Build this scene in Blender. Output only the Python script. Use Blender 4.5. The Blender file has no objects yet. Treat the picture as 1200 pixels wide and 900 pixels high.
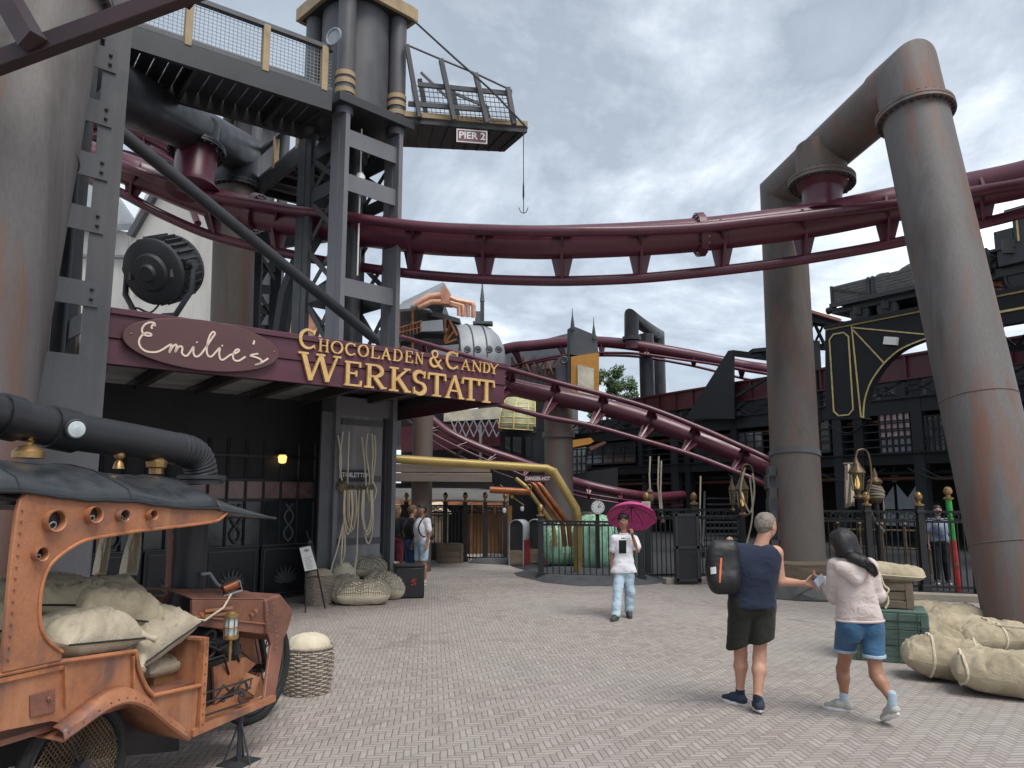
import bpy, math, random
import numpy as np
from mathutils import Vector as V, Matrix, noise
random.seed(7)
sc = bpy.context.scene
COL = sc.collection
PI = math.pi
R = math.radians
# ---------------------------------------------------------------- camera
FPX = 900.0
TH = math.atan(131 / 900)
CAM = V((0, 0, 1.92))
CF = V((0, math.cos(TH), math.sin(TH))); CU = V((0, -math.sin(TH), math.cos(TH))); CR = V((1, 0, 0))
def ray(u, v): return (u - 600) / FPX * CR + (450 - v) / FPX * CU + CF
def P(u, v, z): return CAM + z * ray(u, v)                      # point at depth z
def G(u, v, h=0.0):                                             # point at height h
    d = ray(u, v); return CAM + d * ((h - CAM.z) / d.z)
def onY(u, v, Y):
    d = ray(u, v); return CAM + d * (Y / d.y)
def onplane(u, v, p, n):
    d = ray(u, v); return CAM + d * ((p - CAM).dot(n) / d.dot(n))
cam_d = bpy.data.cameras.new('camera'); cam = bpy.data.objects.new('camera', cam_d); COL.objects.link(cam)
cam.location = CAM; cam.rotation_euler = (PI / 2 + TH, 0, 0)
cam_d.sensor_width = 36; cam_d.lens = 27; cam_d.clip_end = 3000; cam_d.clip_start = 0.05
sc.camera = cam
sc.view_settings.view_transform = 'Standard'; sc.view_settings.look = 'None'; sc.view_settings.exposure = 0

# ---------------------------------------------------------------- materials
def _nodes(name):
    m = bpy.data.materials.new(name); m.use_nodes = True
    nt = m.node_tree; b = nt.nodes['Principled BSDF']
    return m, nt, b
def _coords(nt, scale=(1, 1, 1), rnd=True):
    tc = nt.nodes.new('ShaderNodeTexCoord'); mp = nt.nodes.new('ShaderNodeMapping')
    nt.links.new(tc.outputs['Object'], mp.inputs['Vector']); mp.inputs['Scale'].default_value = scale
    if rnd:
        oi = nt.nodes.new('ShaderNodeObjectInfo'); ml = nt.nodes.new('ShaderNodeMath'); ml.operation = 'MULTIPLY'
        nt.links.new(oi.outputs['Random'], ml.inputs[0]); ml.inputs[1].default_value = 37.0
        nt.links.new(ml.outputs[0], mp.inputs['Location'])
    return mp.outputs[0]
def _noise(nt, co, scale, detail=5, rough=0.6, dist=0.0):
    n = nt.nodes.new('ShaderNodeTexNoise'); n.inputs['Scale'].default_value = scale
    n.inputs['Detail'].default_value = detail; n.inputs['Roughness'].default_value = rough; n.inputs['Distortion'].default_value = dist
    nt.links.new(co, n.inputs['Vector']); return n.outputs['Fac']
def _ramp(nt, fac, stops):
    r = nt.nodes.new('ShaderNodeValToRGB'); nt.links.new(fac, r.inputs[0])
    e = r.color_ramp.elements
    e[0].position, e[0].color = stops[0][0], (*stops[0][1], 1)
    e[1].position, e[1].color = stops[-1][0], (*stops[-1][1], 1)
    for p, c in stops[1:-1]:
        x = e.new(p); x.color = (*c, 1)
    return r.outputs[0]
def _mix(nt, fac, a, b, mode='MIX'):
    m = nt.nodes.new('ShaderNodeMix'); m.data_type = 'RGBA'; m.blend_type = mode
    for s, val in ((0, fac), (6, a), (7, b)):
        if hasattr(val, 'is_linked'): nt.links.new(val, m.inputs[s])
        elif s == 0: m.inputs[0].default_value = val
        else: m.inputs[s].default_value = (*val, 1)
    return m.outputs[2]
def _math(nt, op, a, b=None, c=None):
    m = nt.nodes.new('ShaderNodeMath'); m.operation = op
    for i, val in enumerate((a, b, c)):
        if val is None: continue
        if hasattr(val, 'is_linked'): nt.links.new(val, m.inputs[i])
        else: m.inputs[i].default_value = val
    return m.outputs[0]
def _range(nt, fac, a, b, lo=0.3, hi=0.7):
    m = nt.nodes.new('ShaderNodeMapRange'); nt.links.new(fac, m.inputs[0])
    for i, x in ((1, lo), (2, hi), (3, a), (4, b)): m.inputs[i].default_value = x
    return m.outputs[0]
def _bump(nt, b, h, strength, dist=0.01, prev=None):
    n = nt.nodes.new('ShaderNodeBump'); n.inputs['Strength'].default_value = strength; n.inputs['Distance'].default_value = dist
    nt.links.new(h, n.inputs['Height'])
    if prev is not None: nt.links.new(prev, n.inputs['Normal'])
    nt.links.new(n.outputs[0], b.inputs['Normal']); return n.outputs[0]
def mul(c, k): return tuple(min(1, x * k) for x in c)
def mat(name, c, c2=None, scale=2.0, var=0.35, rough=0.55, metal=0.0, bump=0.15, bscale=40.0, bdist=0.01, sc3=(1, 1, 1), streak=None, spec=0.5, dirt=0.0, trans=0, emit=None, coat=0):
    """base colour with broad mottling towards c2, fine grain, uneven roughness, optional vertical streaks"""
    m, nt, b = _nodes(name)
    co = _coords(nt, sc3)
    c2 = c2 or mul(c, 1 - var)
    n1 = _noise(nt, co, scale, 6, 0.62, 0.4)
    col = _ramp(nt, n1, [(0.32, c2), (0.5, c), (0.72, mul(c, 1 + var * 0.6))])
    n2 = _noise(nt, co, bscale, 3, 0.6)
    col = _mix(nt, _range(nt, n2, 0.0, 0.35, 0.4, 0.75), col, mul(c, 0.55))
    if streak:
        sco = _coords(nt, (streak[1], streak[1], streak[1] * 0.05))
        s = _noise(nt, sco, 1.0, 4, 0.6)
        col = _mix(nt, _range(nt, s, 0, streak[2], streak[3] if len(streak) > 3 else 0.48, 0.66), col, streak[0])
    if dirt:
        tc = nt.nodes.new('ShaderNodeNewGeometry'); sx = nt.nodes.new('ShaderNodeSeparateXYZ'); nt.links.new(tc.outputs['Position'], sx.inputs[0])
        g = _range(nt, sx.outputs[2], dirt, 0, 0.0, 0.5)
        col = _mix(nt, g, col, (0.09, 0.075, 0.06))
    nt.links.new(col, b.inputs['Base Color'])
    nt.links.new(_range(nt, n1, max(0.05, rough - 0.12), min(1, rough + 0.15)), b.inputs['Roughness'])
    b.inputs['Metallic'].default_value = metal; b.inputs['Specular IOR Level'].default_value = spec
    if coat: b.inputs['Coat Weight'].default_value = coat; b.inputs['Coat Roughness'].default_value = 0.2
    if bump: _bump(nt, b, n2, bump, bdist)
    if trans: b.inputs['Transmission Weight'].default_value = trans
    if emit: b.inputs['Emission Color'].default_value = (*emit[0], 1); b.inputs['Emission Strength'].default_value = emit[1]
    return m
M = {}
M['pipe'] = mat('weathered_pipe_steel', (0.138, 0.128, 0.125), (0.072, 0.060, 0.055), scale=1.3, var=.3, rough=0.58, metal=0.1, bump=0.14, sc3=(1, 1, .22), streak=((0.180, 0.083, 0.054), 2.6, 0.75, 0.47), spec=.35)
M['pipe_dull'] = mat('weathered_brown_grey_steel', (0.122, 0.106, 0.096), (0.066, 0.056, 0.050), scale=1.3, var=.3, rough=0.62, metal=0.05, bump=0.12, sc3=(1, 1, .22), streak=((0.165, 0.078, 0.052), 2.6, 0.7, 0.47), spec=.35)
M['pipe_black'] = mat('black_pipe_steel', (0.025, 0.026, 0.03), scale=1.5, rough=0.42, metal=0.2, bump=0.05)
M['post_grey'] = mat('grey_post_paint', (0.150, 0.152, 0.168), scale=1.2, var=.12, rough=.5, bump=.05, streak=((0.13, 0.125, 0.13), 3.0, .4))
M['panel_grey'] = mat('grey_panel_paint', (0.26, 0.255, 0.27), scale=1.2, var=.2, rough=.6, bump=.08, streak=((0.10, 0.09, 0.085), 3.0, .5))
M['steel'] = mat('grey_painted_steel', (0.088, 0.089, 0.098), scale=1.2, var=0.22, rough=0.5, bump=0.06, streak=((0.05, 0.045, 0.045), 3.0, 0.5), dirt=0)
M['steel_dk'] = mat('dark_painted_steel', (0.03, 0.032, 0.037), scale=1.2, var=0.3, rough=0.5, bump=0.06)
M['black'] = mat('black_iron', (0.014, 0.014, 0.016), scale=3, rough=0.45, bump=0.1)
M['blackwall'] = mat('black_wall_boards', (0.020, 0.020, 0.023), scale=2, rough=0.7, bump=0.2, bscale=12, sc3=(1, 1, 0.2))  # near-black board colour with a vertically stretched grain
M['station'] = mat('blue_black_station_steel', (0.011, 0.0125, 0.0155), scale=0.7, rough=0.62, bump=0.05, spec=.3)
M['station_lt'] = mat('slate_station_steel', (0.021, 0.024, 0.029), scale=0.7, rough=0.6, bump=0.05, spec=.3)
M['maroon'] = mat('maroon_track_paint', (0.094, 0.021, 0.036), (0.064, 0.014, 0.025), scale=0.8, var=0.25, rough=0.32, bump=0.03, spec=0.55)
M['maroon_shaded'] = mat('shaded_maroon_track_paint', (0.024, 0.008, 0.011), scale=0.8, var=0.3, rough=0.4, bump=0.03)  # darker copy of the track paint, underside shade put into the colour
M['maroon_board'] = mat('maroon_board_paint', (0.088, 0.024, 0.040), (0.062, 0.016, 0.028), scale=1.0, var=0.25, rough=0.5, bump=0.12, bscale=25, sc3=(.3, .3, 3))
M['plaque'] = mat('brown_plaque_paint', (0.10, 0.040, 0.042), scale=2.0, var=0.15, rough=0.45, bump=0.03)
M['girder'] = mat('maroon_girder_paint', (0.075, 0.013, 0.022), scale=0.6, var=0.3, rough=0.5, bump=0.05)
M['gold'] = mat('gold_letter_paint', (0.62, 0.40, 0.16), (0.50, 0.30, 0.11), scale=5, var=0.2, rough=0.4, bump=0.06)
M['cream'] = mat('cream_letter_paint', (0.75, 0.60, 0.50), scale=5, var=0.1, rough=0.5, bump=0.02)
M['bronze'] = mat('dull_bronze', (0.17, 0.115, 0.062), (0.08, 0.055, 0.035), scale=9, rough=0.42, metal=0.6, bump=0.1)
M['brass'] = mat('brass', (0.36, 0.22, 0.095), (0.2, 0.115, 0.045), scale=6, rough=0.36, metal=0.75, bump=0.06)
M['brasspipe'] = mat('dull_brass_pipe', (0.40, 0.29, 0.10), (0.27, 0.19, 0.07), scale=2, rough=0.42, metal=0.5, bump=0.06, sc3=(.5, 1, 1))
M['goldtrim'] = mat('gold_trim', (0.55, 0.42, 0.17), scale=5, rough=0.45, bump=0.03)
M['tan'] = mat('tan_rail_paint', (0.34, 0.25, 0.14), scale=3, rough=0.6, bump=0.1)
M['copper'] = mat('copper_pipe', (0.30, 0.11, 0.045), (0.17, 0.06, 0.03), scale=3, rough=0.38, metal=0.6, bump=0.06)
M['copper_lt'] = mat('pale_copper', (0.62, 0.33, 0.22), (0.45, 0.2, 0.13), scale=2, rough=0.42, metal=0.3, bump=0.05)
M['rust'] = mat('rusted_orange_plate', (0.36, 0.150, 0.074), (0.150, 0.088, 0.082), scale=3.0, var=0.55, rough=0.48, metal=0.2, bump=0.22, bscale=60, bdist=0.004, streak=((0.47, 0.24, 0.13), 6, 0.6, 0.5))
M['rust_br'] = mat('bright_rust_edge', (0.42, 0.17, 0.075), (0.22, 0.095, 0.055), scale=6, var=0.4, rough=0.6, metal=0.2, bump=0.3, bscale=60, bdist=0.004)
M['rust_dk'] = mat('brown_rust_plate', (0.24, 0.105, 0.07), (0.12, 0.07, 0.062), scale=3, var=0.4, rough=0.5, metal=0.3, bump=0.2, bscale=60, bdist=0.004)
M['leather'] = mat('black_oilcloth', (0.032, 0.036, 0.041), scale=4, var=0.25, rough=0.30, bump=0.10, bscale=18, spec=0.6)
M['rubber'] = mat('black_rubber', (0.016, 0.016, 0.017), scale=5, rough=0.75, bump=0.15)
def cloth(name, c, c2=None, weave=260, bump=0.35, rough=0.9, sheen=0.1, scale=3, var=0.2):
    m, nt, b = _nodes(name)
    co = _coords(nt)
    n1 = _noise(nt, co, scale, 5, 0.6, 0.3)
    col = _ramp(nt, n1, [(0.3, c2 or mul(c, 1 - var)), (0.55, c), (0.75, mul(c, 1 + var * 0.5))])
    vs = []
    for ax in ('X', 'Z'):
        w = nt.nodes.new('ShaderNodeTexWave'); w.bands_direction = ax; w.inputs['Scale'].default_value = weave / 6.28
        w.inputs['Distortion'].default_value = 1.2; nt.links.new(co, w.inputs['Vector']); vs.append(w.outputs['Fac'])
    wv = _math(nt, 'MULTIPLY', vs[0], vs[1])
    col = _mix(nt, _math(nt, 'MULTIPLY', wv, 0.18), col, mul(c, 0.45))
    nt.links.new(col, b.inputs['Base Color']); b.inputs['Roughness'].default_value = rough
    b.inputs['Sheen Weight'].default_value = sheen; b.inputs['Specular IOR Level'].default_value = 0.2
    n3 = _noise(nt, _coords(nt, (1, 1, 1.6)), 15, 5, 0.62, 1.0)
    p = _bump(nt, b, wv, bump, 0.002)
    _bump(nt, b, n3, 0.55, 0.016, p)
    return m
M['sack'] = cloth('jute_sack_cloth', (0.395, 0.335, 0.235), (0.255, 0.21, 0.14))
M['sack_grey'] = cloth('greyed_jute_cloth', (0.44, 0.38, 0.285), (0.30, 0.255, 0.185))
M['sack_pale'] = cloth('pale_jute_cloth', (0.62, 0.55, 0.42), (0.48, 0.415, 0.30))
M['rope'] = cloth('hemp_rope', (0.66, 0.58, 0.44), (0.48, 0.41, 0.29), weave=420)
M['rope_grey'] = cloth('worn_grey_rope', (0.30, 0.27, 0.22), weave=420)
M['wicker'] = mat('greyed_wicker', (0.34, 0.285, 0.235), (0.19, 0.15, 0.12), scale=9, var=0.5, rough=0.7, bump=0.3, bscale=90, bdist=0.003)
M['wood'] = mat('weathered_plank_wood', (0.165, 0.125, 0.085), (0.09, 0.068, 0.048), scale=3, var=0.4, rough=0.8, bump=0.4, bscale=22, sc3=(.4, 2.2, 4))
M['wood_grey'] = mat('grey_board_wood', (0.11, 0.108, 0.105), (0.06, 0.058, 0.056), scale=3, var=0.4, rough=0.8, bump=0.4, bscale=22, sc3=(.4, 2.2, 4))
M['wood_warm'] = mat('warm_brown_wood', (0.21, 0.105, 0.035), (0.12, 0.06, 0.02), scale=2, var=0.4, rough=0.7, bump=0.3, bscale=22, sc3=(3, 3, .4))
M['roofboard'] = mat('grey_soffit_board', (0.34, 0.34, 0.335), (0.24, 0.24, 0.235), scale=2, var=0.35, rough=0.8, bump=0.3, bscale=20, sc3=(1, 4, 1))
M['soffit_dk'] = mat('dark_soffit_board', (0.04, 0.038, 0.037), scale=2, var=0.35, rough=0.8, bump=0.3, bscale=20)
M['green_crate'] = mat('faded_green_crate_paint', (0.085, 0.135, 0.112), (0.05, 0.08, 0.068), scale=3, var=0.4, rough=0.75, bump=0.35, bscale=24, sc3=(.5, 2, 4))
M['green_tank'] = mat('verdigris_tank', (0.33, 0.60, 0.43), (0.19, 0.36, 0.25), scale=3.5, var=0.45, rough=0.6, bump=0.15, streak=((0.17, 0.10, 0.05), 8, 0.85, 0.5))
M['white'] = mat('white_painted_plaster', (0.60, 0.59, 0.56), scale=0.5, var=0.12, rough=0.8, bump=0.15, streak=((0.42, 0.40, 0.37), 1.5, 0.5))
M['whitepaint'] = mat('white_paint', (0.72, 0.72, 0.71), scale=4, var=0.08, rough=0.5, bump=0.02)
M['day_glow'] = mat('day_glow_pane', (0.20, 0.23, 0.26), scale=3, var=.4, rough=.3, bump=0, emit=((.7, .82, 1.0), .05))  # weak emission put into the glass in place of daylight from behind
M['slate'] = mat('grey_roof_metal', (0.27, 0.29, 0.315), (0.18, 0.19, 0.21), scale=0.5, var=0.25, rough=0.5, metal=0.2, bump=0.1)
M['slate_dk'] = mat('dark_slate_roof', (0.085, 0.09, 0.10), scale=0.8, var=0.3, rough=0.6, bump=0.2, bscale=8)
M['yellow'] = mat('ochre_panel_paint', (0.50, 0.235, 0.045), scale=1.2, var=0.2, rough=0.6, bump=0.05)
M['poster'] = mat('faded_poster_paper', (0.62, 0.57, 0.44), (0.42, 0.42, 0.36), scale=2.2, var=0.4, rough=0.7, bump=0.02)
M['glass'] = mat('dusky_window_glass', (0.03, 0.04, 0.045), scale=2, var=0.3, rough=0.08, bump=0.02, bscale=4, spec=0.8)
M['glass_lt'] = mat('bright_window_glass', (0.42, 0.45, 0.47), scale=1, var=0.3, rough=0.12, bump=0.02, bscale=4, spec=0.8)
M['pinkpane'] = mat('frosted_pink_pane', (0.24, 0.15, 0.145), scale=2, var=0.3, rough=0.25, bump=0.05)
M['lampglass'] = mat('lamp_glass', (0.5, 0.33, 0.12), scale=6, rough=0.2, bump=0, emit=((1.0, 0.62, 0.2), 1.6))
M['lensglass'] = mat('pale_lens_glass', (0.50, 0.56, 0.58), (0.36, 0.42, 0.45), scale=9, rough=0.12, bump=0.2, bscale=30, spec=0.9)
M['red'] = mat('red_paint', (0.55, 0.030, 0.025), scale=4, var=0.2, rough=0.4, bump=0.03)
M['reddk'] = mat('dark_red_paint', (0.15, 0.02, 0.022), scale=4, var=0.3, rough=0.4, bump=0.03)
M['green'] = mat('green_paint', (0.05, 0.42, 0.08), scale=4, var=0.2, rough=0.4, bump=0.03)
M['signpurple'] = mat('sign_plum_paint', (0.19, 0.075, 0.085), scale=3, var=0.12, rough=0.5, bump=0.02)
M['signmaroon'] = mat('sign_maroon_paint', (0.085, 0.012, 0.02), scale=3, var=0.15, rough=0.5, bump=0.02)
M['kerb'] = mat('kerb_stone', (0.30, 0.265, 0.215), scale=2, var=0.25, rough=0.85, bump=0.3)
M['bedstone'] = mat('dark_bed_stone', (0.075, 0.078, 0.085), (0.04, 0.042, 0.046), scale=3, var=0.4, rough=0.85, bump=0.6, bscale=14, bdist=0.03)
M['concrete'] = mat('stained_plinth_stone', (0.15, 0.155, 0.15), (0.09, 0.095, 0.09), scale=2, var=0.35, rough=0.85, bump=0.3)
M['coal'] = mat('coal', (0.02, 0.02, 0.022), (0.055, 0.055, 0.06), scale=14, var=0.6, rough=0.55, bump=0.8, bscale=16, bdist=0.05)
M['skin'] = mat('fair_skin', (0.50, 0.27, 0.185), (0.43, 0.215, 0.145), scale=9, var=0.12, rough=0.5, bump=0.03, bscale=120)
M['skin_tan'] = mat('tanned_skin', (0.34, 0.165, 0.10), (0.27, 0.125, 0.075), scale=9, var=0.12, rough=0.48, bump=0.03, bscale=120)
M['hair_blk'] = mat('black_hair', (0.010, 0.009, 0.010), scale=8, var=0.4, rough=0.55, bump=0.5, bscale=60, sc3=(2.5, 2.5, .35), bdist=0.006)
M['hair_grey'] = mat('grey_hair', (0.20, 0.17, 0.14), (0.11, 0.09, 0.075), scale=30, var=0.5, rough=0.6, bump=0.5, bscale=120, bdist=0.004)
M['hair_fair'] = mat('sandy_hair', (0.17, 0.10, 0.05), scale=20, var=0.4, rough=0.55, bump=0.4, bscale=90)
M['navy'] = cloth('navy_cotton', (0.020, 0.027, 0.050), weave=900, bump=0.1)
M['olive'] = cloth('olive_black_cotton', (0.022, 0.022, 0.018), weave=700, bump=0.15)
M['blacktee'] = cloth('black_cotton', (0.013, 0.014, 0.016), weave=900, bump=0.1)
M['pink'] = cloth('pale_pink_shell_cloth', (0.57, 0.485, 0.455), (0.49, 0.41, 0.385), weave=900, bump=0.06, rough=0.7)
M['whitetee'] = cloth('white_cotton', (0.70, 0.70, 0.74), (0.60, 0.60, 0.65), weave=900, bump=0.06)
M['denim'] = cloth('blue_denim', (0.055, 0.13, 0.23), (0.03, 0.08, 0.155), weave=800, bump=0.2)
M['denim_lt'] = cloth('washed_pale_denim', (0.40, 0.51, 0.60), (0.24, 0.33, 0.42), weave=800, bump=0.2, scale=7)
M['denim_dk'] = cloth('dark_blue_denim', (0.035, 0.07, 0.16), weave=800, bump=0.2)
M['wine'] = cloth('wine_red_cotton', (0.11, 0.015, 0.03), weave=800, bump=0.2)
M['sock_lt'] = cloth('pale_blue_sock', (0.42, 0.52, 0.62), weave=600)
M['shoe_lt'] = mat('pale_grey_shoe', (0.40, 0.39, 0.36), (0.28, 0.27, 0.25), scale=8, var=0.3, rough=0.7, bump=0.2)
M['shoe_dk'] = mat('charcoal_shoe', (0.05, 0.047, 0.048), scale=8, var=0.3, rough=0.7, bump=0.2)
M['shoe_navy'] = mat('navy_shoe', (0.02, 0.028, 0.055), scale=8, var=0.3, rough=0.7, bump=0.2)
M['nylon'] = mat('black_nylon', (0.010, 0.010, 0.012), scale=6, var=0.4, rough=0.55, bump=0.25, bscale=26)
M['orange'] = mat('orange_zip_tape', (0.65, 0.13, 0.03), scale=6, rough=0.5)
M['umbrella'] = mat('magenta_umbrella_cloth', (0.46, 0.045, 0.19), (0.26, 0.018, 0.10), scale=26, var=0.45, rough=0.5, bump=0.05)
M['eye'] = mat('eye_white', (0.6, 0.58, 0.55), rough=0.2, bump=0)
M['dark'] = mat('dark_lacquer', (0.015, 0.012, 0.012), rough=0.4, bump=0)
M['brow'] = mat('brow_hair', (0.17, 0.095, 0.065), rough=.7, bump=0)
M['lip'] = mat('lip', (0.33, 0.12, 0.09), rough=0.45, bump=0.02)

# ---------------------------------------------------------------- mesh builder
WL = {}
class MB:
    def __init__(s): s.v = []; s.f = []; s.mi = []; s.m = 0
    def add(s, vs, fs):
        o = len(s.v); s.v += [tuple(x) for x in vs]; s.f += [tuple(i + o for i in f) for f in fs]; s.mi += [s.m] * len(fs); return s
    def box(s, c, d, mx=None):
        x, y, z = d[0] / 2, d[1] / 2, d[2] / 2; c = V(c)
        vs = [V((a * x, b * y, e * z)) for e in (-1, 1) for b in (-1, 1) for a in (-1, 1)]
        if mx is not None: vs = [mx @ p for p in vs]
        return s.add([c + p for p in vs], [(0, 2, 3, 1), (4, 5, 7, 6), (0, 1, 5, 4), (2, 6, 7, 3), (0, 4, 6, 2), (1, 3, 7, 5)])
    def beam(s, a, b, w, h, up=(0, 0, 1)):
        """rectangular bar from a to b, w across, h along up"""
        a, b = V(a), V(b); d = (b - a); L = d.length; d = d / L; up = V(up)
        if abs(d.dot(up.normalized())) > 0.98: up = V((0, 1, 0)) if abs(d.y) < 0.9 else V((1, 0, 0))
        x = d.cross(up).normalized(); y = x.cross(d)
        vs = [p + x * (i * w / 2) + y * (j * h / 2) for p in (a, b) for i, j in ((-1, -1), (1, -1), (1, 1), (-1, 1))]
        return s.add(vs, [(0, 1, 2, 3), (7, 6, 5, 4), (0, 4, 5, 1), (1, 5, 6, 2), (2, 6, 7, 3), (3, 7, 4, 0)])
    def tube(s, pts, r, n=10, closed=False, cap=True, up=None):
        pts = [V(p) for p in pts]; N = len(pts)
        rr = r if isinstance(r, (list, tuple)) else [r] * N
        rings = []; prev = None
        for i, p in enumerate(pts):
            if closed: t = pts[(i + 1) % N] - pts[i - 1]
            elif i == 0: t = pts[1] - p
            elif i == N - 1: t = p - pts[i - 1]
            else: t = (pts[i + 1] - p).normalized() + (p - pts[i - 1]).normalized()
            if t.length < 1e-9: t = V((0, 0, 1))
            t.normalize()
            if prev is None:
                a = V((0, 0, 1)) if abs(t.z) < 0.9 else V((1, 0, 0))
                x = t.cross(a).normalized()
            else:
                x = (prev - t * prev.dot(t)); x = x.normalized() if x.length > 1e-6 else t.orthogonal().normalized()
            prev = x; y = t.cross(x)
            k = 1.0
            if 0 < i < N - 1 and not closed:
                d1 = (p - pts[i - 1]).normalized(); cs = max(0.35, d1.dot(t)); k = 1.0
                # stretch the mitre in the bend plane
                bend = (pts[i + 1] - p).normalized() - d1
                if bend.length > 0.25:
                    bd = bend.normalized()
                    ring = []
                    for j in range(n):
                        q = x * math.cos(2 * PI * j / n) + y * math.sin(2 * PI * j / n)
                        q = q + bd * q.dot(bd) * (1 / cs - 1)
                        ring.append(p + q * rr[i])
                    rings.append(ring); continue
            rings.append([p + (x * math.cos(2 * PI * j / n) + y * math.sin(2 * PI * j / n)) * rr[i] for j in range(n)])
        vs = [q for ring in rings for q in ring]; fs = []
        for i in range(N if closed else N - 1):
            a, b = i * n, ((i + 1) % N) * n
            fs += [(a + j, a + (j + 1) % n, b + (j + 1) % n, b + j) for j in range(n)]
        if cap and not closed:
            fs += [tuple(range(n))[::-1], tuple((N - 1) * n + j for j in range(n))]
        return s.add(vs, fs)
    def cyl(s, a, b, r, r2=None, n=20, cap=True): return s.tube([a, b], [r, r if r2 is None else r2], n, cap=cap)
    def lathe(s, prof, o, ax=(0, 0, 1), n=20, xr=None, cap=True):
        """profile of (radius, height) turned about the axis ax through o"""
        o = V(o); ax = V(ax).normalized(); x = V(xr) if xr else ax.orthogonal().normalized(); y = ax.cross(x)
        vs = []
        for r, h in prof: vs += [o + ax * h + (x * math.cos(2 * PI * j / n) + y * math.sin(2 * PI * j / n)) * max(r, 1e-4) for j in range(n)]
        fs = []
        for i in range(len(prof) - 1):
            a, b = i * n, (i + 1) * n
            fs += [(a + j, a + (j + 1) % n, b + (j + 1) % n, b + j) for j in range(n)]
        if cap: fs += [tuple(range(n))[::-1], tuple((len(prof) - 1) * n + j for j in range(n))]
        return s.add(vs, fs)
    def prism(s, poly, d):
        """planar polygon of 3-D points, extruded by the vector d"""
        n = len(poly); d = V(d); vs = [V(p) for p in poly] + [V(p) + d for p in poly]
        return s.add(vs, [tuple(range(n))[::-1], tuple(range(n, 2 * n))] + [(i, (i + 1) % n, n + (i + 1) % n, n + i) for i in range(n)])
    def quad(s, *p): return s.add(p, [tuple(range(len(p)))])
    def ribbon(s, pts, w, o, ux, uy, depth, z0=0.0):
        """flat stroke of width w (or widths) along 2-D pts in the frame (o,ux,uy), raised by depth"""
        o, ux, uy = V(o), V(ux), V(uy); nz = ux.cross(uy).normalized()
        N = len(pts); ww = w if isinstance(w, (list, tuple)) else [w] * N
        L, Rr = [], []
        for i, (x, y) in enumerate(pts):
            a = pts[max(i - 1, 0)]; b = pts[min(i + 1, N - 1)]
            tx, ty = b[0] - a[0], b[1] - a[1]; l = math.hypot(tx, ty) or 1
            nx, ny = -ty / l * ww[i] / 2, tx / l * ww[i] / 2
            L.append((x + nx, y + ny)); Rr.append((x - nx, y - ny))
        f = lambda p, h: o + ux * p[0] + uy * p[1] + nz * (z0 + h)
        vs = []
        for i in range(N): vs += [f(L[i], 0), f(Rr[i], 0), f(L[i], depth), f(Rr[i], depth)]
        fs = []
        for i in range(N - 1):
            a, b = 4 * i, 4 * i + 4
            fs += [(a + 2, a + 3, b + 3, b + 2), (a, b, b + 1, a + 1), (a, a + 2, b + 2, b), (a + 1, b + 1, b + 3, a + 3)]
        fs += [(0, 1, 3, 2), (4 * N - 4, 4 * N - 2, 4 * N - 1, 4 * N - 3)]
        return s.add(vs, fs)
    def grid(s, rows, closed=False):
        """loft through equally long rows of points"""
        n = len(rows[0]); vs = [p for r in rows for p in r]; fs = []
        for i in range(len(rows) - 1):
            for j in range(n if closed else n - 1):
                k = (j + 1) % n
                fs.append((i * n + j, i * n + k, (i + 1) * n + k, (i + 1) * n + j))
        return s.add(vs, fs)
    def sphere(s, c, r, n=14, sc=(1, 1, 1), mx=None):
        c = V(c); rows = []
        for i in range(n // 2 + 1):
            t = PI * i / (n // 2)
            row = []
            for j in range(n):
                p = V((math.sin(t) * math.cos(2 * PI * j / n) * sc[0], math.sin(t) * math.sin(2 * PI * j / n) * sc[1], math.cos(t) * sc[2])) * r
                row.append(c + (mx @ p if mx is not None else p))
            rows.append(row)
        return s.grid(rows, closed=True)
    def torus(s, c, r, t, ax=(0, 0, 1), n=28, k=8):
        c = V(c); ax = V(ax).normalized(); x = ax.orthogonal().normalized(); y = ax.cross(x)
        return s.tube([c + (x * math.cos(2 * PI * i / n) + y * math.sin(2 * PI * i / n)) * r for i in range(n)], t, k, closed=True)
    def build(s, name, mats, parent=None, angle=35, bevel=None, loc=None, smooth=True, solid=None, sub=0):
        if not isinstance(mats, (list, tuple)): mats = [mats]
        me = bpy.data.meshes.new(name)
        if parent is not None: off = WL.get(parent.name, V((0, 0, 0)))
        elif loc is not None: off = V(loc)
        else:
            a = np.array(s.v); off = V(((a[:, 0].min() + a[:, 0].max()) / 2, (a[:, 1].min() + a[:, 1].max()) / 2, a[:, 2].min()))
        me.from_pydata([V(p) - off for p in s.v], [], s.f)
        for m in mats: me.materials.append(m)
        if len(mats) > 1: me.polygons.foreach_set('material_index', s.mi)
        if smooth:
            me.polygons.foreach_set('use_smooth', [True] * len(me.polygons))
            me.set_sharp_from_angle(angle=R(angle))
        me.update()
        o = bpy.data.objects.new(name, me); COL.objects.link(o)
        if parent is not None: o.parent = parent; WL[o.name] = off
        else: o.location = off; WL[o.name] = off
        if solid: md = o.modifiers.new('solidify', 'SOLIDIFY'); md.thickness = solid; md.offset = 0
        if bevel:
            md = o.modifiers.new('bevel', 'BEVEL'); md.width = bevel; md.segments = 2; md.limit_method = 'ANGLE'; md.angle_limit = R(40)
        if sub: md = o.modifiers.new('subsurf', 'SUBSURF'); md.levels = sub; md.render_levels = sub
        return o
def tag(o, label, cat, group=None, kind=None):
    if label: o['label'] = label
    if cat: o['category'] = cat
    if group: o['group'] = group
    if kind: o['kind'] = kind
    return o
def thing(name, label, cat, loc=(0, 0, 0), group=None):
    o = bpy.data.objects.new(name, None); COL.objects.link(o); o.empty_display_size = 0.2
    o.location = loc; WL[o.name] = V(loc)
    return tag(o, label, cat, group)
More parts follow.
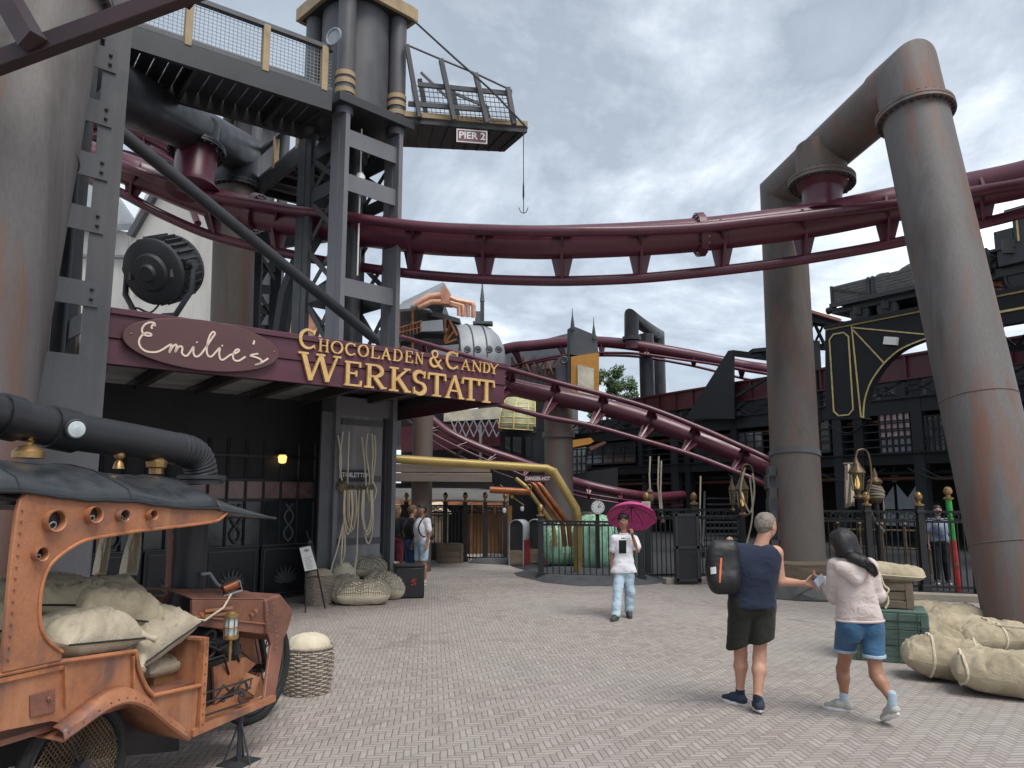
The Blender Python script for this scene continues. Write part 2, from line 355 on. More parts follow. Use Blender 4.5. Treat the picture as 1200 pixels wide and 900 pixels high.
def struct(o): o['kind'] = 'structure'; return o
def dup(root, loc, rotz=0, label=None, scale=None):
    r = root.copy(); COL.objects.link(r); r.location = loc; r.rotation_euler = (0, 0, rotz)
    if label: r['label'] = label
    if scale: r.scale = scale
    for ch in list(root.children):
        c = ch.copy(); COL.objects.link(c); c.parent = r
        for g in list(ch.children):
            d = g.copy(); COL.objects.link(d); d.parent = c
    return r
def spline(pts, k=8, closed=False):
    """Catmull-Rom through pts (any dimension), k steps each"""
    pts = [np.array(p, float) for p in pts]; out = []; N = len(pts)
    for i in range(N if closed else N - 1):
        if closed: a, b, c, d = pts[i - 1], pts[i], pts[(i + 1) % N], pts[(i + 2) % N]
        else: a, b, c, d = pts[max(i - 1, 0)], pts[i], pts[i + 1], pts[min(i + 2, N - 1)]
        for j in range(k):
            t = j / k
            out.append(0.5 * (2 * b + (c - a) * t + (2 * a - 5 * b + 4 * c - d) * t * t + (3 * b - a - 3 * c + d) * t ** 3))
    if not closed: out.append(pts[-1])
    return [tuple(float(x) for x in p) for p in out]
def text_part(body, size, o, ux, uy, name, m, parent, depth=0.006, bold=0.0, align='CENTER', xs=1.0):
    """lettering in the built-in face, raised from a flat board"""
    cu = bpy.data.curves.new('lettering', 'FONT'); cu.body = body; cu.size = size; cu.extrude = depth / 2; cu.align_x = align; cu.align_y = 'CENTER'; cu.offset = bold; cu.resolution_u = 4
    t = bpy.data.objects.new('lettering', cu); COL.objects.link(t)
    dg = bpy.context.evaluated_depsgraph_get(); me = bpy.data.meshes.new_from_object(t.evaluated_get(dg))
    ux, uy = V(ux).normalized(), V(uy).normalized(); nz = ux.cross(uy); mb = MB()
    mb.add([V(o) + ux * p.co.x * xs + uy * p.co.y + nz * (p.co.z + depth / 2) for p in me.vertices], [tuple(f.vertices) for f in me.polygons])
    bpy.data.objects.remove(t); bpy.data.curves.remove(cu); bpy.data.meshes.remove(me)
    return mb.build(name, m, parent, smooth=False)
# ---------------------------------------------------------------- implicit surfaces
def surface_nets(fn, lo, hi, h):
    lo = np.array(lo, float); hi = np.array(hi, float)
    n = np.ceil((hi - lo) / h).astype(int) + 1
    xs = [lo[i] + h * np.arange(n[i]) for i in range(3)]
    X, Y, Z = np.meshgrid(*xs, indexing='ij')
    D = fn(X, Y, Z)
    s = D < 0
    cs = [s[a:n[0] - 1 + a, b:n[1] - 1 + b, c:n[2] - 1 + c] for a in (0, 1) for b in (0, 1) for c in (0, 1)]
    tot = sum(x.astype(int) for x in cs); act = (tot > 0) & (tot < 8)
    idx = -np.ones(act.shape, int); ii = np.argwhere(act); idx[act] = np.arange(len(ii))
    acc = np.zeros((len(ii), 3)); cnt = np.zeros(len(ii))
    cor = [(a, b, c) for a in (0, 1) for b in (0, 1) for c in (0, 1)]
    for i in range(8):
        for j in range(i + 1, 8):
            A, B = cor[i], cor[j]
            if sum(abs(A[k] - B[k]) for k in range(3)) != 1: continue
            da = D[ii[:, 0] + A[0], ii[:, 1] + A[1], ii[:, 2] + A[2]]; db = D[ii[:, 0] + B[0], ii[:, 1] + B[1], ii[:, 2] + B[2]]
            x = (da < 0) != (db < 0); t = np.where(x, da / np.where(x, da - db, 1), 0)
            for k in range(3): acc[:, k] += np.where(x, A[k] + t * (B[k] - A[k]), 0)
            cnt += x
    vs = lo + h * (ii + acc / np.maximum(cnt, 1)[:, None])
    fs = []
    for ax in range(3):
        o1, o2 = [(1, 2), (2, 0), (0, 1)][ax]
        sl = [slice(1, n[k] - 1) for k in range(3)]; sl[ax] = slice(0, n[ax] - 1)
        sh = list(sl); sh[ax] = slice(1, n[ax])
        a = s[tuple(sl)]; b = s[tuple(sh)]
        e = np.argwhere(a != b); fl = a[a != b]
        base = e + np.array([1 if k != ax else 0 for k in range(3)])
        d1 = np.zeros(3, int); d1[o1] = 1; d2 = np.zeros(3, int); d2[o2] = 1
        q = [base - d1 - d2, base - d2, base, base - d1]
        q = np.stack([idx[x[:, 0], x[:, 1], x[:, 2]] for x in q], 1)
        q = np.where(fl[:, None], q, q[:, ::-1])
        fs.append(q)
    return vs, np.concatenate(fs)
def capsule(X, Y, Z, a, b, ra, rb):
    ax, ay, az = a; dx, dy, dz = b[0] - ax, b[1] - ay, b[2] - az; L = dx * dx + dy * dy + dz * dz or 1e-9
    t = np.clip(((X - ax) * dx + (Y - ay) * dy + (Z - az) * dz) / L, 0, 1)
    return np.sqrt((X - ax - t * dx) ** 2 + (Y - ay - t * dy) ** 2 + (Z - az - t * dz) ** 2) - (ra + (rb - ra) * t)
def ellipsoid(X, Y, Z, c, r):
    k = np.sqrt(((X - c[0]) / r[0]) ** 2 + ((Y - c[1]) / r[1]) ** 2 + ((Z - c[2]) / r[2]) ** 2)
    return (k - 1) * min(r)
def smin(a, b, k):
    h = np.clip(0.5 + 0.5 * (b - a) / k, 0, 1); return b + (a - b) * h - k * h * (1 - h)
# ---------------------------------------------------------------- sky, sun, ground
w = bpy.data.worlds.new('World'); sc.world = w; w.use_nodes = True
nt = w.node_tree; bg = nt.nodes['Background']
sky = nt.nodes.new('ShaderNodeTexSky'); sky.sky_type = 'NISHITA'; sky.sun_disc = False
SUN_EL, SUN_AZ = R(60), R(142)
sky.sun_elevation = SUN_EL; sky.sun_rotation = SUN_AZ; sky.air_density = 1.2; sky.dust_density = 2.0
tc = nt.nodes.new('ShaderNodeTexCoord')
sx = nt.nodes.new('ShaderNodeSeparateXYZ'); nt.links.new(tc.outputs['Generated'], sx.inputs[0])
zz = _math(nt, 'ADD', _math(nt, 'MAXIMUM', sx.outputs[2], 0.0), 0.38)
cx = nt.nodes.new('ShaderNodeCombineXYZ')
nt.links.new(_math(nt, 'DIVIDE', sx.outputs[0], zz), cx.inputs[0]); nt.links.new(_math(nt, 'DIVIDE', sx.outputs[1], zz), cx.inputs[1])
cx.inputs[2].default_value = 3.7
n1 = _noise(nt, cx.outputs[0], 1.7, 8, 0.60, 0.55)
n2 = _noise(nt, cx.outputs[0], 4.5, 6, 0.6, 0.3)
nn = _math(nt, 'ADD', _math(nt, 'MULTIPLY', n1, 0.72), _math(nt, 'MULTIPLY', n2, 0.28))
cl = _ramp(nt, nn, [(0.34, (0.375, 0.435, 0.51)), (0.44, (0.315, 0.365, 0.43)), (0.51, (0.45, 0.505, 0.575)), (0.58, (0.655, 0.71, 0.775)), (0.68, (0.90, 0.935, 0.975))])
skm = nt.nodes.new('ShaderNodeMix'); skm.data_type = 'RGBA'; skm.blend_type = 'MULTIPLY'; skm.inputs[0].default_value = 1.0
nt.links.new(sky.outputs[0], skm.inputs[6]); skm.inputs[7].default_value = (0.08, 0.08, 0.08, 1)
# cloud cover hides nearly all of the blue
col = _mix(nt, 0.93, skm.outputs[2], cl)
# brighter towards the lower sky
up = _range(nt, sx.outputs[2], 1.08, 0.82, 0.05, 0.6)
vm = nt.nodes.new('ShaderNodeVectorMath'); vm.operation = 'SCALE'; nt.links.new(col, vm.inputs[0]); nt.links.new(up, vm.inputs['Scale'])
nt.links.new(vm.outputs[0], bg.inputs['Color']); bg.inputs['Strength'].default_value = 1.7
sd = bpy.data.lights.new('sun', 'SUN'); sd.energy = 3.4; sd.angle = R(34); sd.color = (1.0, 0.96, 0.9)
so = bpy.data.objects.new('sun', sd); COL.objects.link(so); so.location = (0, -20, 40)
sdir = V((math.sin(SUN_AZ) * math.cos(SUN_EL), math.cos(SUN_AZ) * math.cos(SUN_EL), math.sin(SUN_EL)))
so.rotation_euler = sdir.to_track_quat('Z', 'Y').to_euler()

def herringbone():
    m, nt, b = _nodes('herringbone_clinker_paving')
    tc = nt.nodes.new('ShaderNodeTexCoord'); mp = nt.nodes.new('ShaderNodeMapping'); nt.links.new(tc.outputs['Object'], mp.inputs[0])
    mp.inputs['Rotation'].default_value = (0, 0, R(-6)); s = 1 / 0.0545; mp.inputs['Scale'].default_value = (s, s, s)
    wob = nt.nodes.new('ShaderNodeTexNoise'); wob.inputs['Scale'].default_value = 0.35; wob.inputs['Detail'].default_value = 2; nt.links.new(mp.outputs[0], wob.inputs[0])
    vv = nt.nodes.new('ShaderNodeVectorMath'); vv.operation = 'MULTIPLY_ADD'; nt.links.new(wob.outputs['Color'], vv.inputs[0]); vv.inputs[1].default_value = (.35, .35, 0); nt.links.new(mp.outputs[0], vv.inputs[2])
    sx = nt.nodes.new('ShaderNodeSeparateXYZ'); nt.links.new(vv.outputs[0], sx.inputs[0])
    x, y = sx.outputs[0], sx.outputs[1]
    i, j = _math(nt, 'FLOOR', x), _math(nt, 'FLOOR', y)
    fx, fy = _math(nt, 'SUBTRACT', x, i), _math(nt, 'SUBTRACT', y, j)
    n = 3.0
    mm = _math(nt, 'FLOORED_MODULO', _math(nt, 'SUBTRACT', i, j), 2 * n)
    isv = _math(nt, 'GREATER_THAN', mm, n - 0.5)
    along_h = _math(nt, 'ADD', mm, fx)
    k = _math(nt, 'SUBTRACT', 2 * n - 1, mm)
    along_v = _math(nt, 'ADD', k, fy)
    def sel(a, bb): return _math(nt, 'ADD', _math(nt, 'MULTIPLY', bb, isv), _math(nt, 'MULTIPLY', a, _math(nt, 'SUBTRACT', 1.0, isv)))
    al = sel(along_h, along_v); ac = sel(fy, fx)
    d = _math(nt, 'MINIMUM', _math(nt, 'MINIMUM', al, _math(nt, 'SUBTRACT', n, al)), _math(nt, 'MINIMUM', ac, _math(nt, 'SUBTRACT', 1.0, ac)))
    idx = sel(_math(nt, 'SUBTRACT', i, mm), i); idy = sel(j, _math(nt, 'SUBTRACT', j, k))
    cb = nt.nodes.new('ShaderNodeCombineXYZ'); nt.links.new(idx, cb.inputs[0]); nt.links.new(idy, cb.inputs[1]); nt.links.new(isv, cb.inputs[2])
    wn = nt.nodes.new('ShaderNodeTexWhiteNoise'); wn.noise_dimensions = '3D'; nt.links.new(cb.outputs[0], wn.inputs[0])
    brick = _ramp(nt, wn.outputs['Value'], [(0.0, (0.250, 0.208, 0.184)), (0.35, (0.300, 0.255, 0.228)), (0.7, (0.330, 0.286, 0.258)), (1.0, (0.368, 0.322, 0.294))])
    o2 = nt.nodes.new('ShaderNodeMapping'); nt.links.new(tc.outputs['Object'], o2.inputs[0])
    big = _noise(nt, o2.outputs[0], 0.33, 5, 0.6, 0.5)
    brick = _mix(nt, _range(nt, big, 0.0, 0.6, 0.42, 0.68), brick, (0.335, 0.322, 0.292))
    mid = _noise(nt, o2.outputs[0], 2.3, 5, 0.65)
    brick = _mix(nt, _range(nt, mid, 0.0, 0.30, 0.5, 0.75), brick, (0.20, 0.172, 0.157))
    gr = _noise(nt, o2.outputs[0], 55, 3, 0.7)
    brick = _mix(nt, _range(nt, gr, 0.0, 0.3), brick, (0.40, 0.362, 0.342))
    st = _noise(nt, o2.outputs[0], 0.9, 6, 0.7, 1.2)
    brick = _mix(nt, _range(nt, st, 0.0, 0.55, 0.56, 0.70), brick, (0.155, 0.132, 0.12))
    vo = nt.nodes.new('ShaderNodeTexVoronoi'); vo.inputs['Scale'].default_value = 2.6; nt.links.new(o2.outputs[0], vo.inputs['Vector'])
    gum = _math(nt, 'MULTIPLY', _range(nt, vo.outputs['Distance'], 0.65, 0.0, 0.045, 0.075), _math(nt, 'GREATER_THAN', _noise(nt, o2.outputs[0], 1.7, 2), 0.52))
    brick = _mix(nt, gum, brick, (0.17, 0.155, 0.15))
    j1 = _range(nt, d, 0.0, 1.0, 0.02, 0.10)
    col = _mix(nt, j1, (0.135, 0.115, 0.105), brick)
    nt.links.new(col, b.inputs['Base Color'])
    nt.links.new(_range(nt, mid, 0.55, 0.85), b.inputs['Roughness']); b.inputs['Specular IOR Level'].default_value = 0.35
    h = _math(nt, 'ADD', _range(nt, d, 0.0, 1.0, 0.0, 0.2), _math(nt, 'MULTIPLY', wn.outputs['Value'], 0.35))
    _bump(nt, b, _math(nt, 'ADD', h, _math(nt, 'MULTIPLY', gr, 0.25)), 0.55, 0.008)
    return m
M['paving'] = herringbone()
g = MB(); g.quad((-160, -40, 0), (160, -40, 0), (160, 260, 0), (-160, 260, 0))
struct(g.build('ground', M['paving'], loc=(0, 0, 0)))

# ---------------------------------------------------------------- helpers for steelwork
def bolts(mb, c, ax, r, n, br=0.02, h=0.03):
    ax = V(ax).normalized(); x = ax.orthogonal().normalized(); y = ax.cross(x)
    for i in range(n):
        q = V(c) + (x * math.cos(2 * PI * i / n) + y * math.sin(2 * PI * i / n)) * r
        mb.cyl(q, q + ax * h, br, n=6)
def flange(name, c, ax, r, t, m, parent, nb=28, up=0.0):
    """double bolted ring round a pipe"""
    ax = V(ax).normalized(); mb = MB()
    mb.lathe([(r * .8, -t), (r, -t), (r, -t * 0.15), (r * .985, -t * 0.15), (r * .985, t * 0.15), (r, t * 0.15), (r, t), (r * .8, t)], c, ax, 40, cap=False)
    o = mb.build(name, m, parent)
    b = MB(); bolts(b, V(c) - ax * (t + 0.03), ax, r * 0.92, nb, 0.03, 0.035); bolts(b, V(c) + ax * t, ax, r * 0.92, nb, 0.03, 0.035)
    b.build('bolt', M['steel_dk'], o); return o
def seam(name, c, ax, r, m, parent):
    mb = MB(); mb.torus(c, r, 0.012, ax, 40, 6); return mb.build(name, m, parent)
def ptube(uvz, r, n=24): return [P(*q) for q in uvz]

# ---------------------------------------------------------------- big bent pipe support over the plaza
base = P(1207, 735, 10.6); base.z = 0
t = thing('coaster_support', 'rust streaked bent pipe arch standing beside the sacks and holding the track', 'coaster support', base)
top1 = P(1063, 93, 13.7); top2 = P(916.5, 225, 18.3); foot2 = P(939, 692, 15.4)
ax1 = (top1 - base).normalized()
# leg runs on above the bolted ring into a rounded bend
mb = MB(); mb.cyl(base, base + (top1 - base) * 0.918, 0.535, n=48); mb.build('leg', M['pipe'], t)
fc = base + (top1 - base) * 0.918
flange('leg_flange', fc, ax1, 0.64, 0.06, M['pipe'], t, 30)
d12 = (top2 - top1).normalized()
bend = [fc, top1 - ax1 * .02, top1 + d12 * .55]
mb = MB(); mb.tube(bend, 0.53, 48); mb.build('elbow', M['pipe'], t)
mb = MB(); mb.tube([top1 + d12 * 0.5, top2, top2 + (foot2 - top2) * 0.12], 0.5, 48); mb.build('crossbeam', M['pipe_dull'], t)
f2 = V((foot2.x, foot2.y, 0.0)); ax2 = (f2 - top2).normalized()
mb = MB(); mb.cyl(top2 + (f2 - top2) * 0.12, f2, 0.50, n=48); mb.build('leg', M['pipe_dull'], t)
def axis_at(a, b, v):
    s0, s1 = 0.0, 1.0
    def pv(s): q = a.lerp(b, s) - CAM; return 450 - FPX * q.dot(CU) / q.dot(CF)
    for _ in range(40):
        s = (s0 + s1) / 2
        if pv(s) < v: s0 = s
        else: s1 = s
    return a.lerp(b, s)
c = axis_at(top2, f2, 533); mb = MB(); mb.lathe([(.49, -.06), (.525, -.06), (.525, .06), (.49, .06)], c, ax2, 40, cap=False)
o = mb.build('strap', M['steel'], t)
mb = MB(); c = axis_at(top2, f2, 672); mb.lathe([(.49, -.09), (.56, -.09), (.56, .09), (.49, .09)], c, ax2, 40, cap=False); mb.build('base_ring', M['black'], t)
for q in ((1160, 640), (1140, 455)):
    k = (P(q[0], q[1], 11.2) - base).dot(ax1); seam('weld_seam', base + ax1 * k, ax1, 0.534, M['pipe_dull'], t)
# hanging saddle that grips the track
sp = P(962, 178, 16.1); sq = P(963, 214, 15.95); sax = (sq - sp).normalized()
mb = MB(); mb.cyl(sp - sax * .1, sq, 0.5, 0.5, n=32); mb.build('saddle', M['pipe_dull'], t)
flange('saddle_flange', sq, sax, 0.66, 0.07, M['pipe_dull'], t, 26)
mb = MB(); mb.lathe([(.52, 0), (.40, .12), (.38, .38), (.44, .58), (.62, .72)], sq + sax * .07, sax, 32); mb.build('track_bracket', M['maroon'], t)
# conduit boxes strapped on the rear leg
mb = MB()
for uu, v0, v1, wd in ((905, 548, 672, 0.16), (911, 558, 574, .24), (911, 584, 600, .2), (911, 612, 634, .22)):
    a, b = axis_at(top2, f2, v0) + V((-.56, -.12, 0)), axis_at(top2, f2, v1) + V((-.56, -.12, 0)); mb.beam(a, b, wd, 0.2, (0, 1, 0))
mb.build('conduit_box', M['steel_dk'], t, bevel=0.01)
# plinth and timber footing
p = thing('pillar_plinth', 'dark stained half round stone plinth round the foot of the rear pipe leg', 'plinth', (f2.x, f2.y, 0))
mb = MB(); cc = V((f2.x, f2.y - .25, 0)); mb.lathe([(1.12, 0), (1.12, .28), (1.07, .33), (.8, .34)], cc, (0, 0, 1), 40); mb.build('stone_ring', M['concrete'], p, bevel=0.02)
mb = MB(); mb.lathe([(.9, .36), (.9, .62), (.62, .64)], cc + V((0, .2, 0)), (0, 0, 1), 28); mb.build('timber_footing', M['wood'], p)
mb = MB(); c = G(935, 727); r0 = 1.135
mb.quad(*[cc + V((r0 * math.cos(a), r0 * math.sin(a), h)) for a, h in [(R(-125 + 70 * i / 8), .02) for i in range(9)] + [(R(-55 - 70 * i / 8), .02 + .30 * math.sin(PI * i / 8)) for i in range(9)]])
mb.build('dark_slab', M['bedstone'], p)

# ---------------------------------------------------------------- left gantry (second support) and the pipe by the lattice post
foot = P(262, 690, 19.2); foot.z = 0
t = thing('coaster_support', 'black topped pipe gantry holding the track behind the shop canopy', 'coaster support', foot)
a2 = P(281, 178, 20.2); a1 = P(60, 70, 11.6)
mb = MB(); mb.tube([a1, a2, P(276, 222, 20.1)], 0.52, 40); mb.build('crossbeam', M['pipe_black'], t)
mb = MB(); mb.cyl(P(276, 222, 20.1), foot, 0.52, n=40); mb.build('leg', M['pipe_dull'], t)
flange('leg_flange', P(276, 219, 20.1), (0, 0, 1), 0.62, .07, M['pipe_black'], t, 24)
lf = P(40, 640, 11.2); lf.z = 0
mb = MB(); mb.cyl(a1, lf, 0.52, n=40); mb.build('leg', M['pipe_dull'], t)
sp = P(234, 150, 17.1); sq = P(231, 177, 16.9); sax = (sq - sp).normalized()
mb = MB(); mb.cyl(sp - sax * .1, sq, 0.42, n=28); mb.build('saddle', M['pipe_black'], t)
flange('saddle_flange', sq, sax, 0.60, .06, M['pipe_black'], t, 22)
mb = MB(); mb.lathe([(.46, 0), (.44, .1), (.43, .75), (.55, .95)], sq + sax * .06, sax, 28); mb.build('track_bracket', M['maroon'], t)

q0 = P(58, 0, 8.7); q1 = P(-22, 400, 7.35); dq = (q1 - q0); foot = q0 + dq * (-q0.z / dq.z)
t = thing('pipe_column', 'thick grey pipe column with a bolted ring, standing behind the rusty truck', 'pipe column', foot)
mb = MB(); mb.cyl(q0, foot, 0.54, n=56); mb.build('shaft', M['pipe'], t)
flange('column_flange', q0 - dq * 0.02, dq, 0.645, .06, M['pipe'], t, 32)
mb = MB(); mb.cyl(q0 - dq * 0.0, q0 - dq * 0.5, 0.54, n=56); mb.build('upper_shaft', M['pipe'], t)
seam('weld_seam', P(25, 178, 8.1), dq, 0.539, M['pipe_dull'], t)

# ---------------------------------------------------------------- coaster tracks
def track(name, label, spine, railA, railB, rs, rr, step, k=8, m='maroon', joints=(), web=None, thick=0.05, group='coaster track stretches', mA=None):
    """spine, railA, railB: matching lists of (u, v, depth)"""
    S = [P(*q) for q in spline(spine, k)]; A = [P(*q) for q in spline(railA, k)]; B = [P(*q) for q in spline(railB, k)]
    mid = S[len(S) // 2]
    t = thing(name, label, 'coaster track', (mid.x, mid.y, min(p.z for p in S)), group)
    mb = MB(); mb.tube(S, rs, 28); sp = mb.build('spine_tube', M[m], t)
    for rail in (A, B):
        mb = MB(); mb.tube(rail, rr, 14); mb.build('rail', M[mA or m], t)
    # walk along the spine dropping a V bracket every step metres
    L = 0; nxt = step * 0.4
    for i in range(1, len(S) - 1):
        L += (S[i] - S[i - 1]).length
        if L < nxt: continue
        nxt += step
        T = (S[i + 1] - S[i - 1]).normalized()
        mb = MB()
        for R_ in (A[i], B[i]):
            d = (R_ - S[i]).normalized(); sd = d.cross(T).normalized()
            w0, w1 = rs * 1.15, rr * 1.1
            # tapering plate from the tube to the rail, wide along the track at the tube
            poly = [S[i] - T * w0 * .75, S[i] + T * w0 * .75, R_ + T * w1, R_ - T * w1]
            mb.prism([q - sd * thick / 2 for q in poly], sd * thick)
            poly = [S[i] + sd * w0 * .8, R_ + sd * rr * .7, R_ - sd * rr * .7, S[i] - sd * w0 * .8]
            mb.prism([q - T * thick / 2 for q in poly], T * thick)
        mb.build('bracket', M[m], t)
    for j in joints:
        i = min(range(len(S)), key=lambda n_: (S[n_] - P(*j)).length); T = (S[min(i + 1, len(S) - 1)] - S[max(i - 1, 0)]).normalized()
        mb = MB(); mb.lathe([(rs * .9, -.07), (rs * 1.3, -.07), (rs * 1.3, .07), (rs * .9, .07)], S[i], T, 32, cap=False); bolts(mb, S[i] + T * .07, T, rs * 1.16, 20, .022, .03); bolts(mb, S[i] - T * .1, T, rs * 1.16, 20, .022, .03)
        mb.build('joint_flange', M[m], t)
    return t
us = [(262, 240, 23.5), (225, 186, 25.5), (150, 148, 26), (70, 140, 25), (10, 140, 22), (30, 155, 19), (90, 178, 17.6), (150, 199, 17.1), (190, 215, 17.2), (240, 235, 17.3), (300, 250, 17.2), (340, 258, 17.0), (390, 266, 16.7), (440, 272, 16.5), (500, 279, 16.2), (560, 282, 16.0), (625, 284, 15.8), (680, 283, 15.7), (750, 280, 15.7), (820, 275, 15.7), (890, 267, 15.7), (960, 257, 15.6), (1040, 241, 15.3), (1131, 224, 14.8), (1200, 210, 14.2), (1290, 185, 13.2), (1420, 140, 11.5)]
ra = [(262, 268, 23.5), (225, 205, 25.3), (150, 165, 25.8), (70, 157, 25), (10, 155, 21.6), (30, 155, 18.4), (90, 172, 16.9), (147, 195, 16.4), (190, 211, 16.5), (245, 229, 16.6), (300, 239, 16.5), (340, 246, 16.4), (390, 251.5, 16.1), (440, 259, 15.9), (500, 266, 15.6), (560, 269.5, 15.4), (625, 271, 15.2), (680, 271, 15.1), (750, 270, 15.1), (820, 266.5, 15.1), (890, 259, 15.1), (960, 251, 15.0), (1040, 241, 14.7), (1136, 225.5, 14.2), (1200, 215, 13.6), (1290, 196, 12.6), (1420, 155, 10.9)]
rb = [(232, 262, 24.0), (205, 208, 26), (150, 180, 26.5), (70, 172, 25.6), (10, 172, 22.6), (30, 182, 19), (90, 205, 17.4), (142, 226, 17.0), (185, 249, 17.1), (245, 275, 17.2), (300, 289.5, 17.1), (340, 298, 17.0), (390, 307.5, 16.7), (440, 315.5, 16.5), (500, 322.5, 16.2), (560, 326.8, 16.0), (625, 329, 15.8), (680, 329, 15.7), (750, 326, 15.7), (820, 319.5, 15.7), (890, 311.5, 15.7), (960, 301, 15.6), (1040, 286.5, 15.3), (1135, 265.5, 14.8), (1200, 249, 14.2), (1290, 222, 13.2), (1420, 180, 11.5)]
track('coaster_track', 'thick maroon track sweeping across the open sky above the plaza', us, ra, rb, 0.345, 0.105, 1.62, joints=((297, 250, 17.2), (821, 275, 15.7)))
sp2 = [(470, 415, 29), (530, 432, 28.5), (597, 452.5, 28), (651, 464.6, 27.6), (707, 477, 27.3), (764, 494, 27), (821, 515.5, 26.6), (863, 532, 26.2), (897, 546, 25.8), (918, 560, 26.6)]
ra2 = [(470, 395, 28.6), (530, 412, 28.1), (600, 433.6, 27.5), (651, 448, 27.1), (707, 462.5, 26.8), (764, 479.5, 26.4), (821, 502, 26), (863, 520.6, 25.6), (900, 537.6, 25.2), (920, 550, 26)]
rb2 = [(470, 440, 28.2), (530, 458, 27.7), (580, 473, 27.1), (637, 488, 26.7), (693, 499, 26.5), (750, 515, 26.2), (807, 532, 25.8), (850, 548, 25.5), (884, 562, 25.2), (905, 573, 26)]
track('coaster_track', 'maroon track dropping from behind the shop sign towards the rear pipe leg', sp2, ra2, rb2, 0.32, 0.09, 1.75)
sp3 = [(500, 470, 46), (535, 442, 46), (568, 421, 45.5), (594, 408.5, 45), (628, 404.5, 44.5), (672, 400.5, 44), (710, 401, 43.5), (752, 406, 43), (803, 415, 42.5), (838, 422, 42), (873, 429, 41.5), (899, 433, 41), (940, 440, 40.5)]
ra3 = [(520, 482, 46), (552, 455, 46), (585, 436, 45.5), (603, 428.5, 45), (640, 419.5, 44.3), (675, 414.5, 43.8), (710, 413.5, 43.2), (752, 415, 42.7), (803, 422, 42.2), (838, 427, 41.7), (873, 433.5, 41.2), (899, 438, 40.7), (940, 446, 40.2)]
rb3 = [(510, 492, 47), (545, 462, 47), (585, 441, 46.5), (603, 432, 46), (640, 422, 45.3), (675, 418, 44.8), (710, 416.5, 44.2), (752, 418.5, 43.7), (803, 427, 43.2), (838, 435, 42.7), (873, 444, 42.2), (899, 448.5, 41.7), (940, 456, 41.2)]
track('coaster_track', 'distant maroon hump of track under the dark pipe gantry', sp3, ra3, rb3, 0.31, 0.075, 2.6)
sp4 = [(470, 466, 33), (500, 487, 33), (527, 508, 33), (565, 526, 33), (602, 538.5, 33), (640, 552, 32.6), (669, 563, 32.3), (690, 569, 32), (727, 577, 32), (765, 582, 33), (800, 580, 35)]
ra4 = [(462, 474, 32.6), (494, 497, 32.6), (510, 510, 32.6), (552, 531, 32.6), (592, 548, 32.6), (635, 566, 32.2), (669, 574, 32), (690, 579, 31.7), (727, 585, 31.7), (765, 589, 33), (800, 587, 35)]
rb4 = [(462, 480, 33.4), (494, 505, 33.4), (512, 520, 33.4), (552, 541, 33.4), (600, 560, 33.4), (635, 571, 33.2), (669, 579, 33), (690, 584, 32.7), (727, 590, 32.7), (765, 594, 33.6), (800, 592, 35)]
track('coaster_track', 'low maroon track running down behind the brass pipe rail', sp4, ra4, rb4, 0.19, 0.045, 1.4, thick=0.03)
# track passing overhead, close to the camera
so_ = [(-330, 10, 7.0), (-150, -70, 6.7), (20, -120, 6.6), (180, -190, 6.8), (360, -260, 7.2)]
ro_ = [(-330, 190, 6.2), (-150, 125, 6.0), (20, 68, 6.0), (115, 36, 6.1), (230, -10, 6.4)]
rp_ = [(-330, 20, 5.0), (-150, -60, 4.8), (20, -150, 4.8), (115, -190, 4.9), (230, -240, 5.2)]
S = [P(*q) for q in spline(so_, 8)]; A = [P(*q) for q in spline(ro_, 8)]; B = [P(*q) for q in spline(rp_, 8)]
t = thing('coaster_track', 'dark maroon rail and bracket passing close overhead past the pipe column', 'coaster track', (A[16].x, A[16].y, A[16].z), 'coaster track stretches')
mb = MB(); mb.tube(S, 0.34, 24); mb.build('spine_tube', M['maroon_shaded'], t)
for rail in (A, B):
    mb = MB(); rl = [rail[0], rail[12], rail[-1]] if rail is B else [P(-90, 106, 6.0), P(260, -23, 6.35)]
    for i in range(len(rl) - 1): mb.beam(rl[i], rl[i + 1], .12, .15)
    mb.build('rail', M['maroon_shaded'], t, bevel=.012)
mb = MB(); mb.beam(P(38, 50, 6.02), P(-25, -60, 6.45), .14, .16); mb.build('bracket', M['maroon_shaded'], t)
mb = MB(); mb.beam(P(215, 0, 6.35), P(300, -200, 7.0), .14, .16); mb.build('bracket', M['maroon_shaded'], t)
